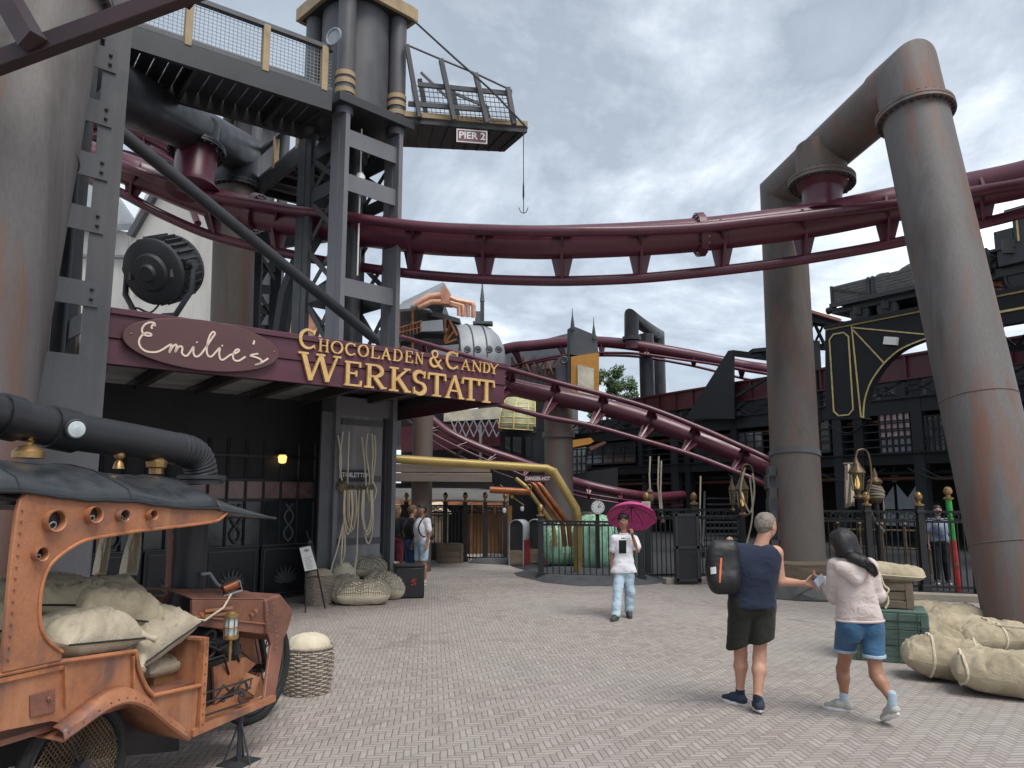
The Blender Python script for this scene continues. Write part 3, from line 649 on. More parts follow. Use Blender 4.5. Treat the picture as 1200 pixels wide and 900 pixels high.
# ---------------------------------------------------------------- serif letters as strokes in a unit box
def arc(cx, cy, rx, ry, a0, a1, n=12): return [(cx + rx * math.cos(R(a0 + (a1 - a0) * i / n)), cy + ry * math.sin(R(a0 + (a1 - a0) * i / n))) for i in range(n + 1)]
TK, TN = .17, .085
def sf(x, y, w=.2): return ([(x - w, y), (x + w, y)], .07)
def fat(n, a=TN, b=TK): return [a + (b - a) * math.sin(PI * i / n) for i in range(n + 1)]
GL = {
 'W': [([(.10, .96), (.29, .03)], TK), ([(.29, .03), (.51, .96)], TN), ([(.51, .96), (.70, .03)], TK), ([(.70, .03), (.92, .96)], TN), sf(.09, .965, .12), sf(.51, .965, .11), sf(.92, .965, .10)],
 'E': [([(.24, .0), (.24, 1)], TK), ([(.08, .035), (.88, .035)], .075), ([(.08, .965), (.84, .965)], .075), ([(.20, .52), (.66, .52)], .07), ([(.89, .0), (.93, .24)], .085), ([(.85, 1.0), (.86, .78)], .085), ([(.67, .40), (.67, .64)], .07)],
 'R': [([(.24, 0), (.24, 1)], TK), sf(.24, .035, .21), ([(.06, .965), (.5, .965)], .075), (arc(.48, .73, .32, .235, 88, -88), fat(12)), ([(.24, .495), (.5, .495)], .07), ([(.47, .48), (.84, .03)], .16), ([(.80, .03), (1.0, .06)], .07)],
 'K': [([(.24, 0), (.24, 1)], TK), sf(.24, .035, .2), sf(.24, .965, .2), ([(.27, .42), (.82, .95)], TN), sf(.82, .965, .15), ([(.42, .55), (.84, .03)], .17), sf(.86, .035, .15)],
 'S': [(arc(.5, .735, .34, .23, 35, 270), fat(12)), (arc(.5, .265, .36, .23, 90, -145), fat(12)), ([(.80, .70), (.84, .99)], .075), ([(.16, .02), (.14, .30)], .075)],
 'T': [([(.5, 0), (.5, 1)], TK), sf(.5, .035, .24), ([(.03, .95), (.97, .95)], .095), ([(.05, .98), (.02, .70)], .085), ([(.95, .98), (.98, .70)], .085)],
 'A': [([(.10, .02), (.49, .98)], TN), ([(.47, .99), (.86, .02)], TK), ([(.24, .33), (.70, .33)], .07), sf(.11, .035, .13), sf(.86, .035, .15)],
 'C': [(arc(.53, .5, .42, .46, 42, 318, 22), fat(22, .075, .16)), ([(.83, .74), (.88, .99)], .075), ([(.84, .24), (.90, .06)], .06)],
 'H': [([(.20, 0), (.20, 1)], .15), ([(.80, 0), (.80, 1)], .15), ([(.2, .5), (.8, .5)], .07), sf(.2, .035, .17), sf(.2, .965, .17), sf(.8, .035, .17), sf(.8, .965, .17)],
 'O': [(arc(.5, .5, .43, .455, 90, 270, 14), fat(14, .075, .16)), (arc(.5, .5, .43, .455, 90, -90, 14), fat(14, .075, .16))],
 'L': [([(.24, 0), (.24, 1)], .15), sf(.24, .965, .19), ([(.06, .035), (.9, .035)], .075), ([(.90, 0), (.95, .27)], .08)],
 'D': [([(.22, 0), (.22, 1)], .15), ([(.05, .965), (.45, .965)], .075), ([(.05, .035), (.45, .035)], .075), (arc(.42, .5, .45, .465, 90, -90, 16), fat(16, .075, .16))],
 'N': [([(.18, 0), (.18, .97)], .08), ([(.16, .97), (.84, .02)], .16), ([(.84, .02), (.84, 1)], .08), sf(.18, .035, .16), sf(.14, .965, .13), sf(.84, .965, .16)],
 'Y': [([(.10, .97), (.50, .45)], .15), ([(.92, .97), (.50, .45)], .075), ([(.5, 0), (.5, .47)], .15), sf(.5, .035, .2), sf(.10, .965, .14), sf(.92, .965, .12)],
 '&': [(arc(.42, .76, .2, .21, -60, 300, 16), fat(16, .07, .11)), ([(.30, .60), (.78, .04), (1.0, -.10)], [.08, .16, .10]), (arc(.40, .28, .32, .28, 100, 330, 14), fat(14, .08, .16)), ([(.66, .16), (.80, .40), (.90, .46)], .075)],
}
def glyph(mb, ch, o, ux, uy, W, H, depth):
    for i, (pts, wd) in enumerate(GL[ch]):
        wd = [x * H for x in wd] if isinstance(wd, list) else wd * H
        mb.ribbon([(x * W, y * H) for x, y in pts], wd, o, ux, uy, depth + .0009 * i, 0.0)

# ---------------------------------------------------------------- lattice posts
D45 = V((math.sqrt(.5), math.sqrt(.5), 0)); N45 = V((-math.sqrt(.5), math.sqrt(.5), 0))
def hz(u, v, Y): return onY(u, v, Y).z
FLp = V((-3.43, 14.72, 0)); TW = 1.33
cor = {'fl': FLp, 'fr': FLp + D45 * TW, 'bl': FLp + N45 * TW, 'br': FLp + D45 * TW + N45 * TW}
CT = (cor['fl'] + cor['br']) / 2
ZT = 9.75
t = thing('pier_tower', 'tall grey lattice tower with a tan capped boiler drum and pipes on top', 'tower', CT)
for k, q in cor.items():
    mb = MB(); mb.beam(q, q + V((0, 0, ZT)), .33, .10, D45); mb.beam(q + N45 * .20, q + N45 * .20 + V((0, 0, ZT)), .30, .12, D45); mb.build('corner_post', M['post_grey' if k in ('fl', 'fr') else 'steel_dk'], t)
zs = [hz(403, 160, 14.7), hz(400, 212, 14.7), hz(395, 335, 14.7), hz(392, 420, 14.7), 3.65]
off = -N45 * .055
mb = MB(); bt = MB()
for z in zs:
    bb_ = MB(); bb_.beam(cor['fl'] + V((0, 0, z)) + off, cor['fr'] + V((0, 0, z)) + off, .02, .36); bb_.build('batten_plate', M['post_grey'], t)
    for q in ('fl', 'fr'):
        for dz in (-.1, .1): bt.cyl(cor[q] + V((0, 0, z + dz)) + off * 1.0, cor[q] + V((0, 0, z + dz)) + off * 1.75, .03, n=8)
bt.build('bolt', M['steel_dk'], t)
mb = MB()
faces = [('bl', 'fl'), ('bl', 'br'), ('br', 'fr')]
for a, b in faces:
    for i, z in enumerate(zs): mb.beam(cor[a] + V((0, 0, z)), cor[b] + V((0, 0, z)), .03, .30)
    zz_ = [ZT] + zs
    for z0, z1 in zip(zz_[:-1], zz_[1:]):
        n = max(1, round((z0 - z1) / 1.4))
        for i in range(n):
            ya, yb = z0 + (z1 - z0) * i / n, z0 + (z1 - z0) * (i + 1) / n
            ex = N45 * .02 if a != 'bl' or b != 'fl' else D45 * .02
            mb.beam(cor[a] + V((0, 0, ya)), cor[b] + V((0, 0, yb)), .02, .11); mb.beam(cor[a] + V((0, 0, yb)) + ex * 1.6, cor[b] + V((0, 0, ya)) + ex * 1.6, .02, .11)
mb.build('cross_brace', M['steel_dk'], t)
mb = MB(); mb.cyl(CT + V((.05, .1, 3.6)), CT + V((.05, .1, ZT)), .17, n=16); mb.cyl(CT + V((-.3, .2, 3.6)), CT + V((-.3, .2, ZT)), .1, n=12); mb.build('riser_pipe', M['steel_dk'], t)
mb = MB(); mb.cyl(CT + V((.25, -.35, 6.4)), CT + V((.25, -.35, 9.6)), .018, n=6); mb.lathe([(.02, 0.55), (.07, .5), (.10, .45), (.10, .1), (.05, .05), (.02, 0)], CT + V((.25, -.35, 8.1)), n=12); mb.build('hanging_lantern', M['whitepaint'], t)
mb = MB(); mb.box(CT + V((0, 0, ZT + .1)), (TW + .55, TW + .55, .2), Matrix.Rotation(R(45), 3, 'Z')); mb.build('deck', M['steel_dk'], t, bevel=.01)
mb = MB(); mb.cyl(CT + V((0, 0, ZT + .2)), CT + V((0, 0, 12.7)), .74, n=48); mb.build('boiler_drum', M['steel'], t)
for k, q in cor.items():
    q = CT + (q - CT) * .98
    mb = MB(); mb.cyl(q + V((0, 0, ZT - .15)), q + V((0, 0, 12.7)), .185, n=24); pp = mb.build('corner_pipe', M['steel'], t)
    mb = MB()
    for h in (.35, .55, .72): mb.lathe([(.18, -.05), (.205, -.05), (.205, .05), (.18, .05)], q + V((0, 0, ZT + h)), n=24, cap=False)
    mb.build('collar', M['tan'], pp)
zc_ = hz(365, 28, 15.66)
mb = MB(); mb.box(CT + V((0, 0, zc_ + .22)), (1.78, 1.78, .30), Matrix.Rotation(R(45), 3, 'Z')); mb.build('cap', M['steel_dk'], t, bevel=.015)
mb = MB()
for s in (-1, 1):
    mb.beam(CT + D45 * .92 * s - N45 * .95 + V((0, 0, zc_ + .2)), CT + D45 * .92 * s + N45 * .95 + V((0, 0, zc_ + .2)), .09, .30)
    mb.beam(CT + N45 * .92 * s - D45 * .87 + V((0, 0, zc_ + .203)), CT + N45 * .92 * s + D45 * .87 + V((0, 0, zc_ + .203)), .09, .30)
mb.build('cap_trim', M['tan'], t, bevel=.01)
mb = MB(); g0 = P(391, 43, 15.4); mb.torus(g0, .17, .025, (-.5, -1, 0)); mb.cyl(g0, g0 + V((.02, .04, 0)), .165, n=20); mb.build('dial', M['slate'], t)
# panel and gear at the foot of the tower
fo = -N45 * .02
mb = MB(); a, b = cor['fl'] + D45 * .17 + N45 * .02, cor['fr'] - D45 * .17 + N45 * .02
mb.prism([a, b, b + V((0, 0, 3.5)), a + V((0, 0, 3.5))], N45 * .06)
bp = mb.build('foot_panel', M['panel_grey'], t)
mb = MB()
for z in (.18, 1.05, 2.25, 3.35): mb.beam(a + V((0, 0, z)) - N45 * .01, b + V((0, 0, z)) - N45 * .01, .03, .12)
mb.beam(cor['fl'] - D45 * .16 - N45 * .07, cor['fl'] - D45 * .16 - N45 * .07 + V((0, 0, 3.5)), .05, .3, D45)
mb.build('panel_rail', M['steel'], bp)
# hanging toilet sign with an arrowless white lettering
sc_ = onplane(415, 557, a, N45) - N45 * .05
s = thing('toilet_sign', 'small dark board with white lettering hung on the tower foot between the ropes', 'sign', sc_ - V((0, 0, .1)))
mb = MB(); mb.beam(sc_ - D45 * .33, sc_ + D45 * .33, .03, .2); mb.build('board', M['steel_dk'], s, bevel=.004)
text_part('TOILETTEN', .125, sc_ - N45 * .018, D45, (0, 0, 1), 'lettering', M['whitepaint'], s, .004, .002)

# near lattice post that carries the canopy
pf = V((-5.0, 9.02, 0)); LW = 1.33
lc = {'fr': pf, 'fl': pf - D45 * LW, 'br': pf + N45 * LW, 'bl': pf - D45 * LW + N45 * LW}
t = thing('lattice_post', 'grey bolted lattice post with batten plates at the near end of the shop canopy', 'lattice post', pf + (lc['bl'] - pf) / 2)
for k, q in lc.items():
    m_ = 'steel' if k == 'fr' else 'steel_dk'
    mb = MB(); mb.beam(q, q + V((0, 0, 9.2)), .30, .03, N45); mb.beam(q + N45 * .14 * (1 if k[0] == 'f' else -1), q + N45 * .14 * (1 if k[0] == 'f' else -1) + V((0, 0, 9.2)), .06, .25, N45); mb.build('corner_post', M[m_], t)
zl = [hz(121, v, 9.02) for v in (75, 138, 200, 262, 347)]
mb = MB(); bt = MB()
for z in zl:
    bb_ = MB(); bb_.beam(lc['fl'] + V((0, 0, z)) - N45 * .03, lc['fr'] + V((0, 0, z)) - N45 * .03, .02, .30); bb_.build('batten_plate', M['steel'], t)
    for dz in (-.06, .06):
        q = lc['fr'] - D45 * .08 + V((0, 0, z + dz)) - N45 * .02; bt.sphere(q - N45 * .03, .024, 8)
bt.build('bolt', M['steel_dk'], t)
for z in zl[::4]:
    for a_, b_, dz in (('fr', 'br', .25), ('fl', 'bl', .3)): mb = MB(); mb.beam(lc[a_] + V((0, 0, z - dz)), lc[b_] + V((0, 0, z - dz)), .02, .26); mb.build('side_plate', M['steel_dk'], t)
zz0 = hz(100, 418, 9.0); a, b = lc['fl'] - N45 * .016, lc['fr'] - D45 * .10 - N45 * .016
mb = MB(); mb.prism([a, b, b + V((0, 0, zz0)), a + V((0, 0, zz0))], N45 * -.03); mb.build('foot_panel', M['steel'], t)
# ---------------------------------------------------------------- canopy
ZB, ZP = 3.52, 4.20
A = G(124, 426, ZB); B = G(591, 473, ZB); C = G(318, 518, ZB)
fx = (B - A).normalized(); sx_ = (C - B).normalized(); Dd = A + (C - B)
fn = V((fx.y, -fx.x, 0))                                        # outward normal of the sign face
t = thing('shop_canopy', 'flat maroon shop canopy with gold lettering on its long front', 'canopy', ((A + C) / 2).xy.to_3d())
L = (B - A).length; up = V((0, 0, 1))
h1 = ZB + .31
mb = MB()
mb.prism([A, B, B + up * .32, A + up * .32], -fn * .05)
mb.prism([A + up * .325 + fn * .02, B + up * .325 + fn * .02, B + up * .62 + fn * .02, A + up * .62 + fn * .02], -fn * .05)
mb.prism([A + up * .622 + fn * .05, B + fx * .06 + up * .622 + fn * .05, B + fx * .06 + up * .70 + fn * .05, A + up * .70 + fn * .05], -fn * .10)
front = mb.build('front_board', M['maroon_board'], t, bevel=.006)
mb = MB(); e0 = B - fn * .06; e1 = C
mb.prism([e0, e1, e1 + up * .62, e0 + up * .62], sx_.cross(up) * -.05); mb.prism([e0 + up * .622, e1 + up * .622, e1 + up * .70, e0 + up * .70], sx_.cross(up) * .06)
mb.build('side_board', M['maroon_board'], t, bevel=.006)
mb = MB(); mb.prism([A - fn * .06 + up * .5, B - fn * .06 + up * .5, C + up * .5, Dd + up * .5], up * .15); mb.build('roof', M['slate_dk'], t)
sd = (C - B); ns = 6
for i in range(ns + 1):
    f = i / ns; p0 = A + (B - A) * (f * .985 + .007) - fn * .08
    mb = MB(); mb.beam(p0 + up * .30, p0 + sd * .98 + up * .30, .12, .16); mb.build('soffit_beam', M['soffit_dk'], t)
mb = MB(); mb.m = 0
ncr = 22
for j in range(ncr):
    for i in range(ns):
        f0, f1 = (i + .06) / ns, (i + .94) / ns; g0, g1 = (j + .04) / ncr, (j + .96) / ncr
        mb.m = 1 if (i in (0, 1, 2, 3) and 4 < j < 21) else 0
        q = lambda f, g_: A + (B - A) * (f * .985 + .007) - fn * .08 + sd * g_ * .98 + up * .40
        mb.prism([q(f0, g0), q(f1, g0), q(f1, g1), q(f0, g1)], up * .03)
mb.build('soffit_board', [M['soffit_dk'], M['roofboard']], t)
# tie pipe from the lattice post over the canopy
mb = MB(); mb.tube([P(112, 131, 9.9), P(146, 159, 10.1), P(440, 398, 14.4)], .092, 20); mb.build('tie_pipe', M['steel_dk'], t)
# lettering: placed on the sign face in its own metres
def face(u, v):
    q = onplane(u, v, A, fn) - A; return q.dot(fx), q.z
def place(mb, ch, x0, x1, yb, yt, depth=.03):
    X0, Y0 = face(x0, yb[0]); X1, Y1 = face(x1, yb[1]); _, Yt = face((x0 + x1) / 2, yt)
    yb_ = (Y0 + Y1) / 2
    base_z = .052 if (yb_ + Yt) / 2 > .62 else .0
    glyph(mb, ch, A + fx * X0 + up * yb_ + fn * (.03 if yb_ > .25 else .012), fx, up, X1 - X0, Yt - yb_, depth)
zu = lambda x: 320 + x / 4.138
zv = lambda y: 370 + y / 4.138
mb = MB()
place(mb, 'C', zu(113), zu(203), (zv(160), zv(166)), zv(66))
xs = [210, 271, 338, 402, 462, 516, 570, 628, 678, 728]
for ch, x0, x1 in zip('HOCOLADEN', xs[:-1], xs[1:]):
    bl = lambda x: zv(175 + (x - 210) * .1235)
    place(mb, ch, zu(x0), zu(x1 - 8), (bl(x0), bl(x1)), zv(112 + ((x0 + x1) / 2 - 210) * .1375))
place(mb, '&', zu(748), zu(812), (zv(246), zv(252)), zv(170))
place(mb, 'C', zu(825), zu(893), (zv(258), zv(264)), zv(176))
for ch, x0, x1 in (('A', 903, 946), ('N', 953, 1003), ('D', 1006, 1044), ('Y', 1040, 1082)):
    bl = lambda x: zv(264 + (x - 905) * .13)
    place(mb, ch, zu(x0), zu(x1), (bl(x0), bl(x1)), zv(212 + ((x0 + x1) / 2 - 910) * .15))
tl = mb.build('lettering', M['gold'], front, angle=25)
mb = MB()
for ch, x0, x1, y0, y1 in (('W', 116, 314, 322, 187), ('E', 330, 424, 342, 224), ('R', 430, 540, 354, 238), ('K', 550, 658, 370, 254), ('S', 664, 738, 384, 268), ('T', 742, 828, 393, 280), ('A', 828, 916, 403, 291), ('T', 908, 990, 412, 303), ('T', 988, 1064, 423, 312)):
    place(mb, ch, zu(x0), zu(x1), (zv(y0 - (x1 - x0) * .055), zv(y0 + (x1 - x0) * .055)), zv(y1), .045)
mb.build('lettering', M['gold'], front, angle=25)
# oval plaque with the name in script
X0, _ = face(141, 395); X1, _ = face(324, 410); cxp, rx = (X0 + X1) / 2, (X1 - X0) / 2; cyp = .36; ry = .335
oc = A + fx * cxp + up * cyp + fn * .055
mb = MB(); mb.prism([oc + fx * rx * math.cos(2 * PI * i / 64) + up * ry * math.sin(2 * PI * i / 64) for i in range(64)], fn * .035)
pq = mb.build('oval_plaque', M['plaque'], t, bevel=.006)
eu = lambda x: 130 + x / 5.714
ev = lambda y: 360 + y / 5.714
def script(pts):
    out = []
    for x, y in pts:
        q = onplane(eu(x), ev(y), oc + fn * .036, fn) - oc; out.append((q.dot(fx), q.z))
    return spline(out, 5)
mb = MB()
strokes = [[(276, 146), (271, 132), (282, 117), (294, 124), (288, 106), (258, 102), (225, 118), (207, 150), (217, 180), (242, 191), (268, 190), (264, 177), (235, 172), (205, 192), (187, 227), (196, 264), (226, 291), (266, 301), (312, 298), (350, 280), (380, 260), (403, 250), (400, 268), (390, 304), (410, 268), (432, 251), (440, 262), (430, 300), (450, 268), (470, 262), (478, 276), (474, 305), (490, 323), (508, 325), (530, 300), (552, 266), (551, 300), (560, 326), (578, 330), (602, 314), (640, 262), (676, 208), (696, 178), (684, 165), (664, 186), (648, 232), (640, 290), (650, 324), (672, 330), (700, 302), (728, 273), (724, 310), (731, 345), (750, 352), (778, 334), (802, 318), (840, 305), (858, 290), (845, 282), (825, 300), (816, 330), (827, 355), (856, 358), (884, 342), (900, 330)],
           [(572, 232), (577, 238)], [(741, 255), (747, 261)], [(957, 222), (957, 236), (950, 250)], [(985, 312), (955, 316), (932, 325), (962, 333), (995, 346), (1008, 362), (992, 378), (962, 386), (1002, 374), (1052, 343)]]
for i, s_ in enumerate(strokes): mb.ribbon(script(s_), .024, oc, fx, up, .006 + .001 * i, .036)
mb.build('script_lettering', M['cream'], pq, angle=25)
mb = MB()
for a_ in (-.9, .93): mb.sphere(oc + fx * rx * a_ + fn * .037 + up * .03, .012, 8)
mb.build('screw', M['brass'], pq)

# ---------------------------------------------------------------- stage spotlight on the canopy
sc0 = P(187, 317, 10.8)
t = thing('spotlight', 'big black ribbed spotlight in a yoke on top of the canopy', 'spotlight', sc0 - V((0, 0, .58)))
ax = (P(172, 320, 10.35) - P(206, 312, 10.95)).normalized(); rs = .46
mb = MB(); mb.lathe([(.02, .30), (.10, .30), (.13, .26), (.24, .24), (.27, .20), (rs * .93, .18), (rs, .16), (rs, .10), (rs * .93, .09), (rs * .93, -.30), (rs, -.32), (rs, -.37), (rs * .9, -.38), (.2, -.40)], sc0, ax, 44)
mb.build('lamp_body', M['steel_dk'], t, angle=30)
x_ = ax.orthogonal().normalized(); y_ = ax.cross(x_)
for i in range(26):
    a_ = 2 * PI * i / 26; d_ = x_ * math.cos(a_) + y_ * math.sin(a_); mb = MB() if i == 0 else mb
    q = sc0 + d_ * rs * .99; mb.beam(q + ax * .08, q - ax * .29, .02, .07, d_)
mb.build('cooling_fin', M['steel_dk'], t)
sid = ax.cross(up).normalized()
mb = MB()
for s in (-1, 1):
    k = sc0 + sid * s * .53
    mb.tube([k + up * .08, k - up * .32, sc0 + sid * s * .30 - up * .66, sc0 + sid * s * .1 - up * .66], .04, 8)
mb.beam(sc0 + sid * .3 - up * .66, sc0 - sid * .3 - up * .66, .06, .05)
mb.cyl(sc0 - sid * .56 + up * .05, sc0 - sid * .46 + up * .05, .07); mb.cyl(sc0 + sid * .56 + up * .05, sc0 + sid * .46 + up * .05, .07)
mb.build('yoke', M['steel_dk'], t)
mb = MB()
for s in (-1, 1): k = sc0 + sid * s * .33 + ax * .185; mb.beam(k - up * .09, k + up * .09, .03, .035, ax)
mb.build('clasp', M['steel'], t)
mb = MB(); mb.tube([V(q) for q in spline([sc0 - ax * .1 - up * .45, sc0 - up * .6 + sid * .1, sc0 - up * .52 + sid * .35, sc0 - up * .66 + sid * .5], 6)], .015, 6); mb.build('cable', M['black'], t)

# ---------------------------------------------------------------- dark shop front under the canopy
w1 = V((-3.95, 15.6, 0)) + D45 * 1.2; wd = -D45; wn_ = V((D45.y, -D45.x, 0))
t = thing('shop_building', 'black shop front with barred windows and ornamented gates in the shade of the canopy', 'shop front', w1 + wd * 4)
mb = MB(); mb.prism([w1, w1 + wd * 9, w1 + wd * 9 + up * 3.8, w1 + up * 3.8], -wn_ * .1); mb.build('wall', M['blackwall'], t)
def onwall(u, v, off=0.0): return onplane(u, v, w1 + wn_ * off, wn_)
def wx(u, v): q = onwall(u, v) - w1; return q.dot(wd), q.z
mb = MB(); gm = MB(); pk = MB()
zw0, zw1 = wx(330, 640)[1], wx(330, 586)[1]; zk = wx(330, 563)[1]
xr = wx(366, 600)[0]
# window wall of small panes
npn = 13; pw = .36
for i in range(npn):
    x0 = xr + i * pw
    q = lambda x, z, o=.012: w1 + wd * x + up * z + wn_ * o
    pk.quad(q(x0 + .02, zw1 + .03), q(x0 + pw - .02, zw1 + .03), q(x0 + pw - .02, zk), q(x0 + .02, zk))
    gm.quad(q(x0 + .02, zw0), q(x0 + pw - .02, zw0), q(x0 + pw - .02, zw1), q(x0 + .02, zw1))
    mb.beam(q(x0, .9, .03), q(x0, zk + .75, .03), .035, .035)
for z in (zw0, zw1, zk, zk + .45): mb.beam(w1 + wd * xr + up * z + wn_ * .035, w1 + wd * (xr + npn * pw) + up * z + wn_ * .035, .03, .05)
pk.build('frosted_pane', M['pinkpane'], t); gm.build('dark_pane', M['glass'], t); mb.build('window_bars', M['black'], t)
# upper glazing with a grey reflection
# gates: panelled leaves in front of the wall, with leaf sprays
for i in range(5):
    x0 = xr + .12 + i * 1.05; off = .10
    q = lambda x, z, o=off: w1 + wd * x + up * z + wn_ * o
    mb = MB(); mb.prism([q(x0, .04), q(x0 + 1.0, .04), q(x0 + 1.0, .98), q(x0, .98)], wn_ * .03)
    gl = mb.build('gate_leaf', M['black'], t)
    mb = MB()
    for a_, b_ in (((.06, .10), (.94, .10)), ((.94, .10), (.94, .92)), ((.94, .92), (.06, .92)), ((.06, .92), (.06, .10)), ((.0, 1.0), (1.0, 1.0)), ((0, .04), (1, .04))):
        mb.beam(q(x0 + a_[0], a_[1], off + .04), q(x0 + b_[0], b_[1], off + .04), .016, .016)
    mb.build('gate_frame', M['steel'], gl)
    mb = MB(); c0 = q(x0 + .5, .28, off + .045)
    for k in range(9):
        a_ = R(15 + 150 * k / 8); l_ = .22 + .13 * math.sin(a_); d_ = wd * math.cos(a_) + up * math.sin(a_); s_ = wd * -math.sin(a_) + up * math.cos(a_)
        mb.prism([c0, c0 + d_ * l_ * .5 + s_ * .028, c0 + d_ * l_, c0 + d_ * l_ * .5 - s_ * .028], wn_ * (.01 + .001 * k))
    for s in (-1, 1): mb.tube([c0 + wd * s * (.05 + .16 * math.sin(j * .5)) - up * (.02 - .035 * j) for j in range(7)], .010, 5)
    mb.build('leaf_ornament', M['steel'], gl)
for k in range(5):
    x0 = xr + .55 + k * 1.05; mb = MB()
    for s in (-1, 1): mb.tube([q(x0 + s * .10 * math.sin(j * .9), 1.05 + j * .09, .07) for j in range(9)], .02, 6)
    mb.build('scroll_stile', M['steel'], t)
# warm wall lamp
lp = onwall(331, 537, .12)
l = thing('wall_lamp', 'small lit wall lamp glowing yellow on the dark shop front', 'lamp', lp - up * .12)
mb = MB(); mb.lathe([(.02, .16), (.05, .13), (.11, .09), (.12, .07), (.05, .06)], lp, n=14); mb.beam(lp - wn_ * .1 + up * .12, lp + up * .12, .02, .02); mb.build('cap', M['black'], l)
mb = MB(); mb.lathe([(.05, .07), (.085, .03), (.07, -.08), (.03, -.10)], lp, n=14); mb.build('glass', M['lampglass'], l)

# ---------------------------------------------------------------- pier deck, walkways
ZD = 9.92
p0, p1, p2, p3 = G(468, 143, ZD), G(618, 155, ZD), G(591, 178, ZD), G(468, 172, ZD)
t = thing('pier_platform', 'overhead jetty platform with leaning rail posts jutting from the tower into the sky', 'platform', ((p0 + p2) / 2))
mb = MB(); mb.prism([p0, p1, p2, p3], up * .12); mb.build('deck', M['steel_dk'], t)
mb = MB(); e = (p1 - p0).normalized(); nf = V((e.y, -e.x, 0))
mb.prism([p0 + up * .125 + nf * .04, p1 + up * .125 + nf * .04, p1 + up * .25 + nf * .04, p0 + up * .25 + nf * .04], -nf * .09); mb.build('edge_trim', M['tan'], t, bevel=.008)
mb = MB()
for k in range(9):
    f = (k + .5) / 9; a, b = p0.lerp(p1, f), p3.lerp(p2, f); mb.beam(a.lerp(b, .06) - up * .02, a.lerp(b, .94) - up * .02, .06, .03)
mb.build('joist', M['steel_dk'], t)
z3 = lambda x, y, zc=16.7: P(300 + x / 3, y / 3, zc)
posts = [((530, 160), (575, 415)), ((650, 210), (697, 425)), ((772, 260), (812, 435)), ((885, 310), (908, 440))]
for a, b in posts: mb = MB(); mb.beam(z3(*a), z3(b[0], b[1], 16.62), .15, .10, e); mb.build('rail_post', M['steel'], t, bevel=.01)
zf = lambda x, y: z3(x, y, 17.9)
for a, b in (((575, 280), (600, 415)), ((692, 320), (712, 425)), ((802, 370), (822, 432))): mb = MB(); mb.beam(zf(*a), zf(*b), .13, .10, e); mb.build('rail_post', M['steel_dk'], t)
mb = MB()
mb.tube([z3(525, 155), z3(650, 208), z3(772, 258), z3(900, 318)], .025, 8)
mb.beam(z3(570, 297, 16.75), z3(900, 330, 16.75), .06, .10); mb.beam(z3(535, 365, 16.7), z3(800, 386, 16.7), .06, .10); mb.beam(zf(580, 255), zf(690, 360), .05, .05); mb.beam(zf(690, 325), zf(820, 380), .05, .06)
mb.build('rail', M['steel'], t)
mb = MB()
for i in range(24):
    f = i / 23; a = V(z3(545 + 350 * f, 300 + 32 * f, 16.9)); b = V(z3(560 + 350 * f, 408 + 22 * f, 16.8)); mb.beam(a, b, .012, .012)
for j in range(7):
    f = j / 6; mb.beam(z3(545 + 15 * f, 300 + 108 * f, 16.88), z3(895 + 15 * f, 332 + 98 * f, 16.88), .012, .012)
mb.build('wire_mesh', M['steel'], t)
mb = MB(); mb.tube([P(300 + 550 / 3, 68 / 3, 16.4), P(300 + 700 / 3, 205 / 3, 16.5), P(300 + 830 / 3, 320 / 3, 16.5), P(300 + 955 / 3, 452 / 3, 16.55)], .022, 6); mb.build('stay_cable', M['steel_dk'], t)
mb = MB(); q0 = P(613.5, 152, 16.5); q1 = P(613.5, 250, 16.5); mb.cyl(q0, q1, .010, n=6); mb.lathe([(.01, 0), (.022, .1), (.018, .3), (.01, .4)], q1 + up * .3, n=8)
for s in (-1, 1): mb.tube([q1 + up * .0, q1 + V((s * .06, 0, .03)), q1 + V((s * .10, 0, .13))], .009, 6)
mb.build('hook_line', M['steel_dk'], t)
ps = onplane(553, 160, p0 + nf * .06, nf); s = thing('pier_sign', 'plum coloured sign with white serif lettering under the overhead platform', 'sign', ps - up * .17)
ex = (onplane(571, 162, p0 + nf * .06, nf) - onplane(535, 158.5, p0 + nf * .06, nf)); ew = ex.length / 2; ex.normalize(); ex = V((ex.x, ex.y, 0)).normalized()
mb = MB(); mb.beam(ps - ex * ew, ps + ex * ew, .03, .30); mb.build('board', M['whitepaint'], s)
mb = MB(); mb.beam(ps - ex * (ew - .025) + nf * .004, ps + ex * (ew - .025) + nf * .004, .03, .25); mb.build('inset', M['signpurple'], s)
text_part('PIER 2', .22, ps + nf * .021, ex, up, 'lettering', M['whitepaint'], s, .005, .006)

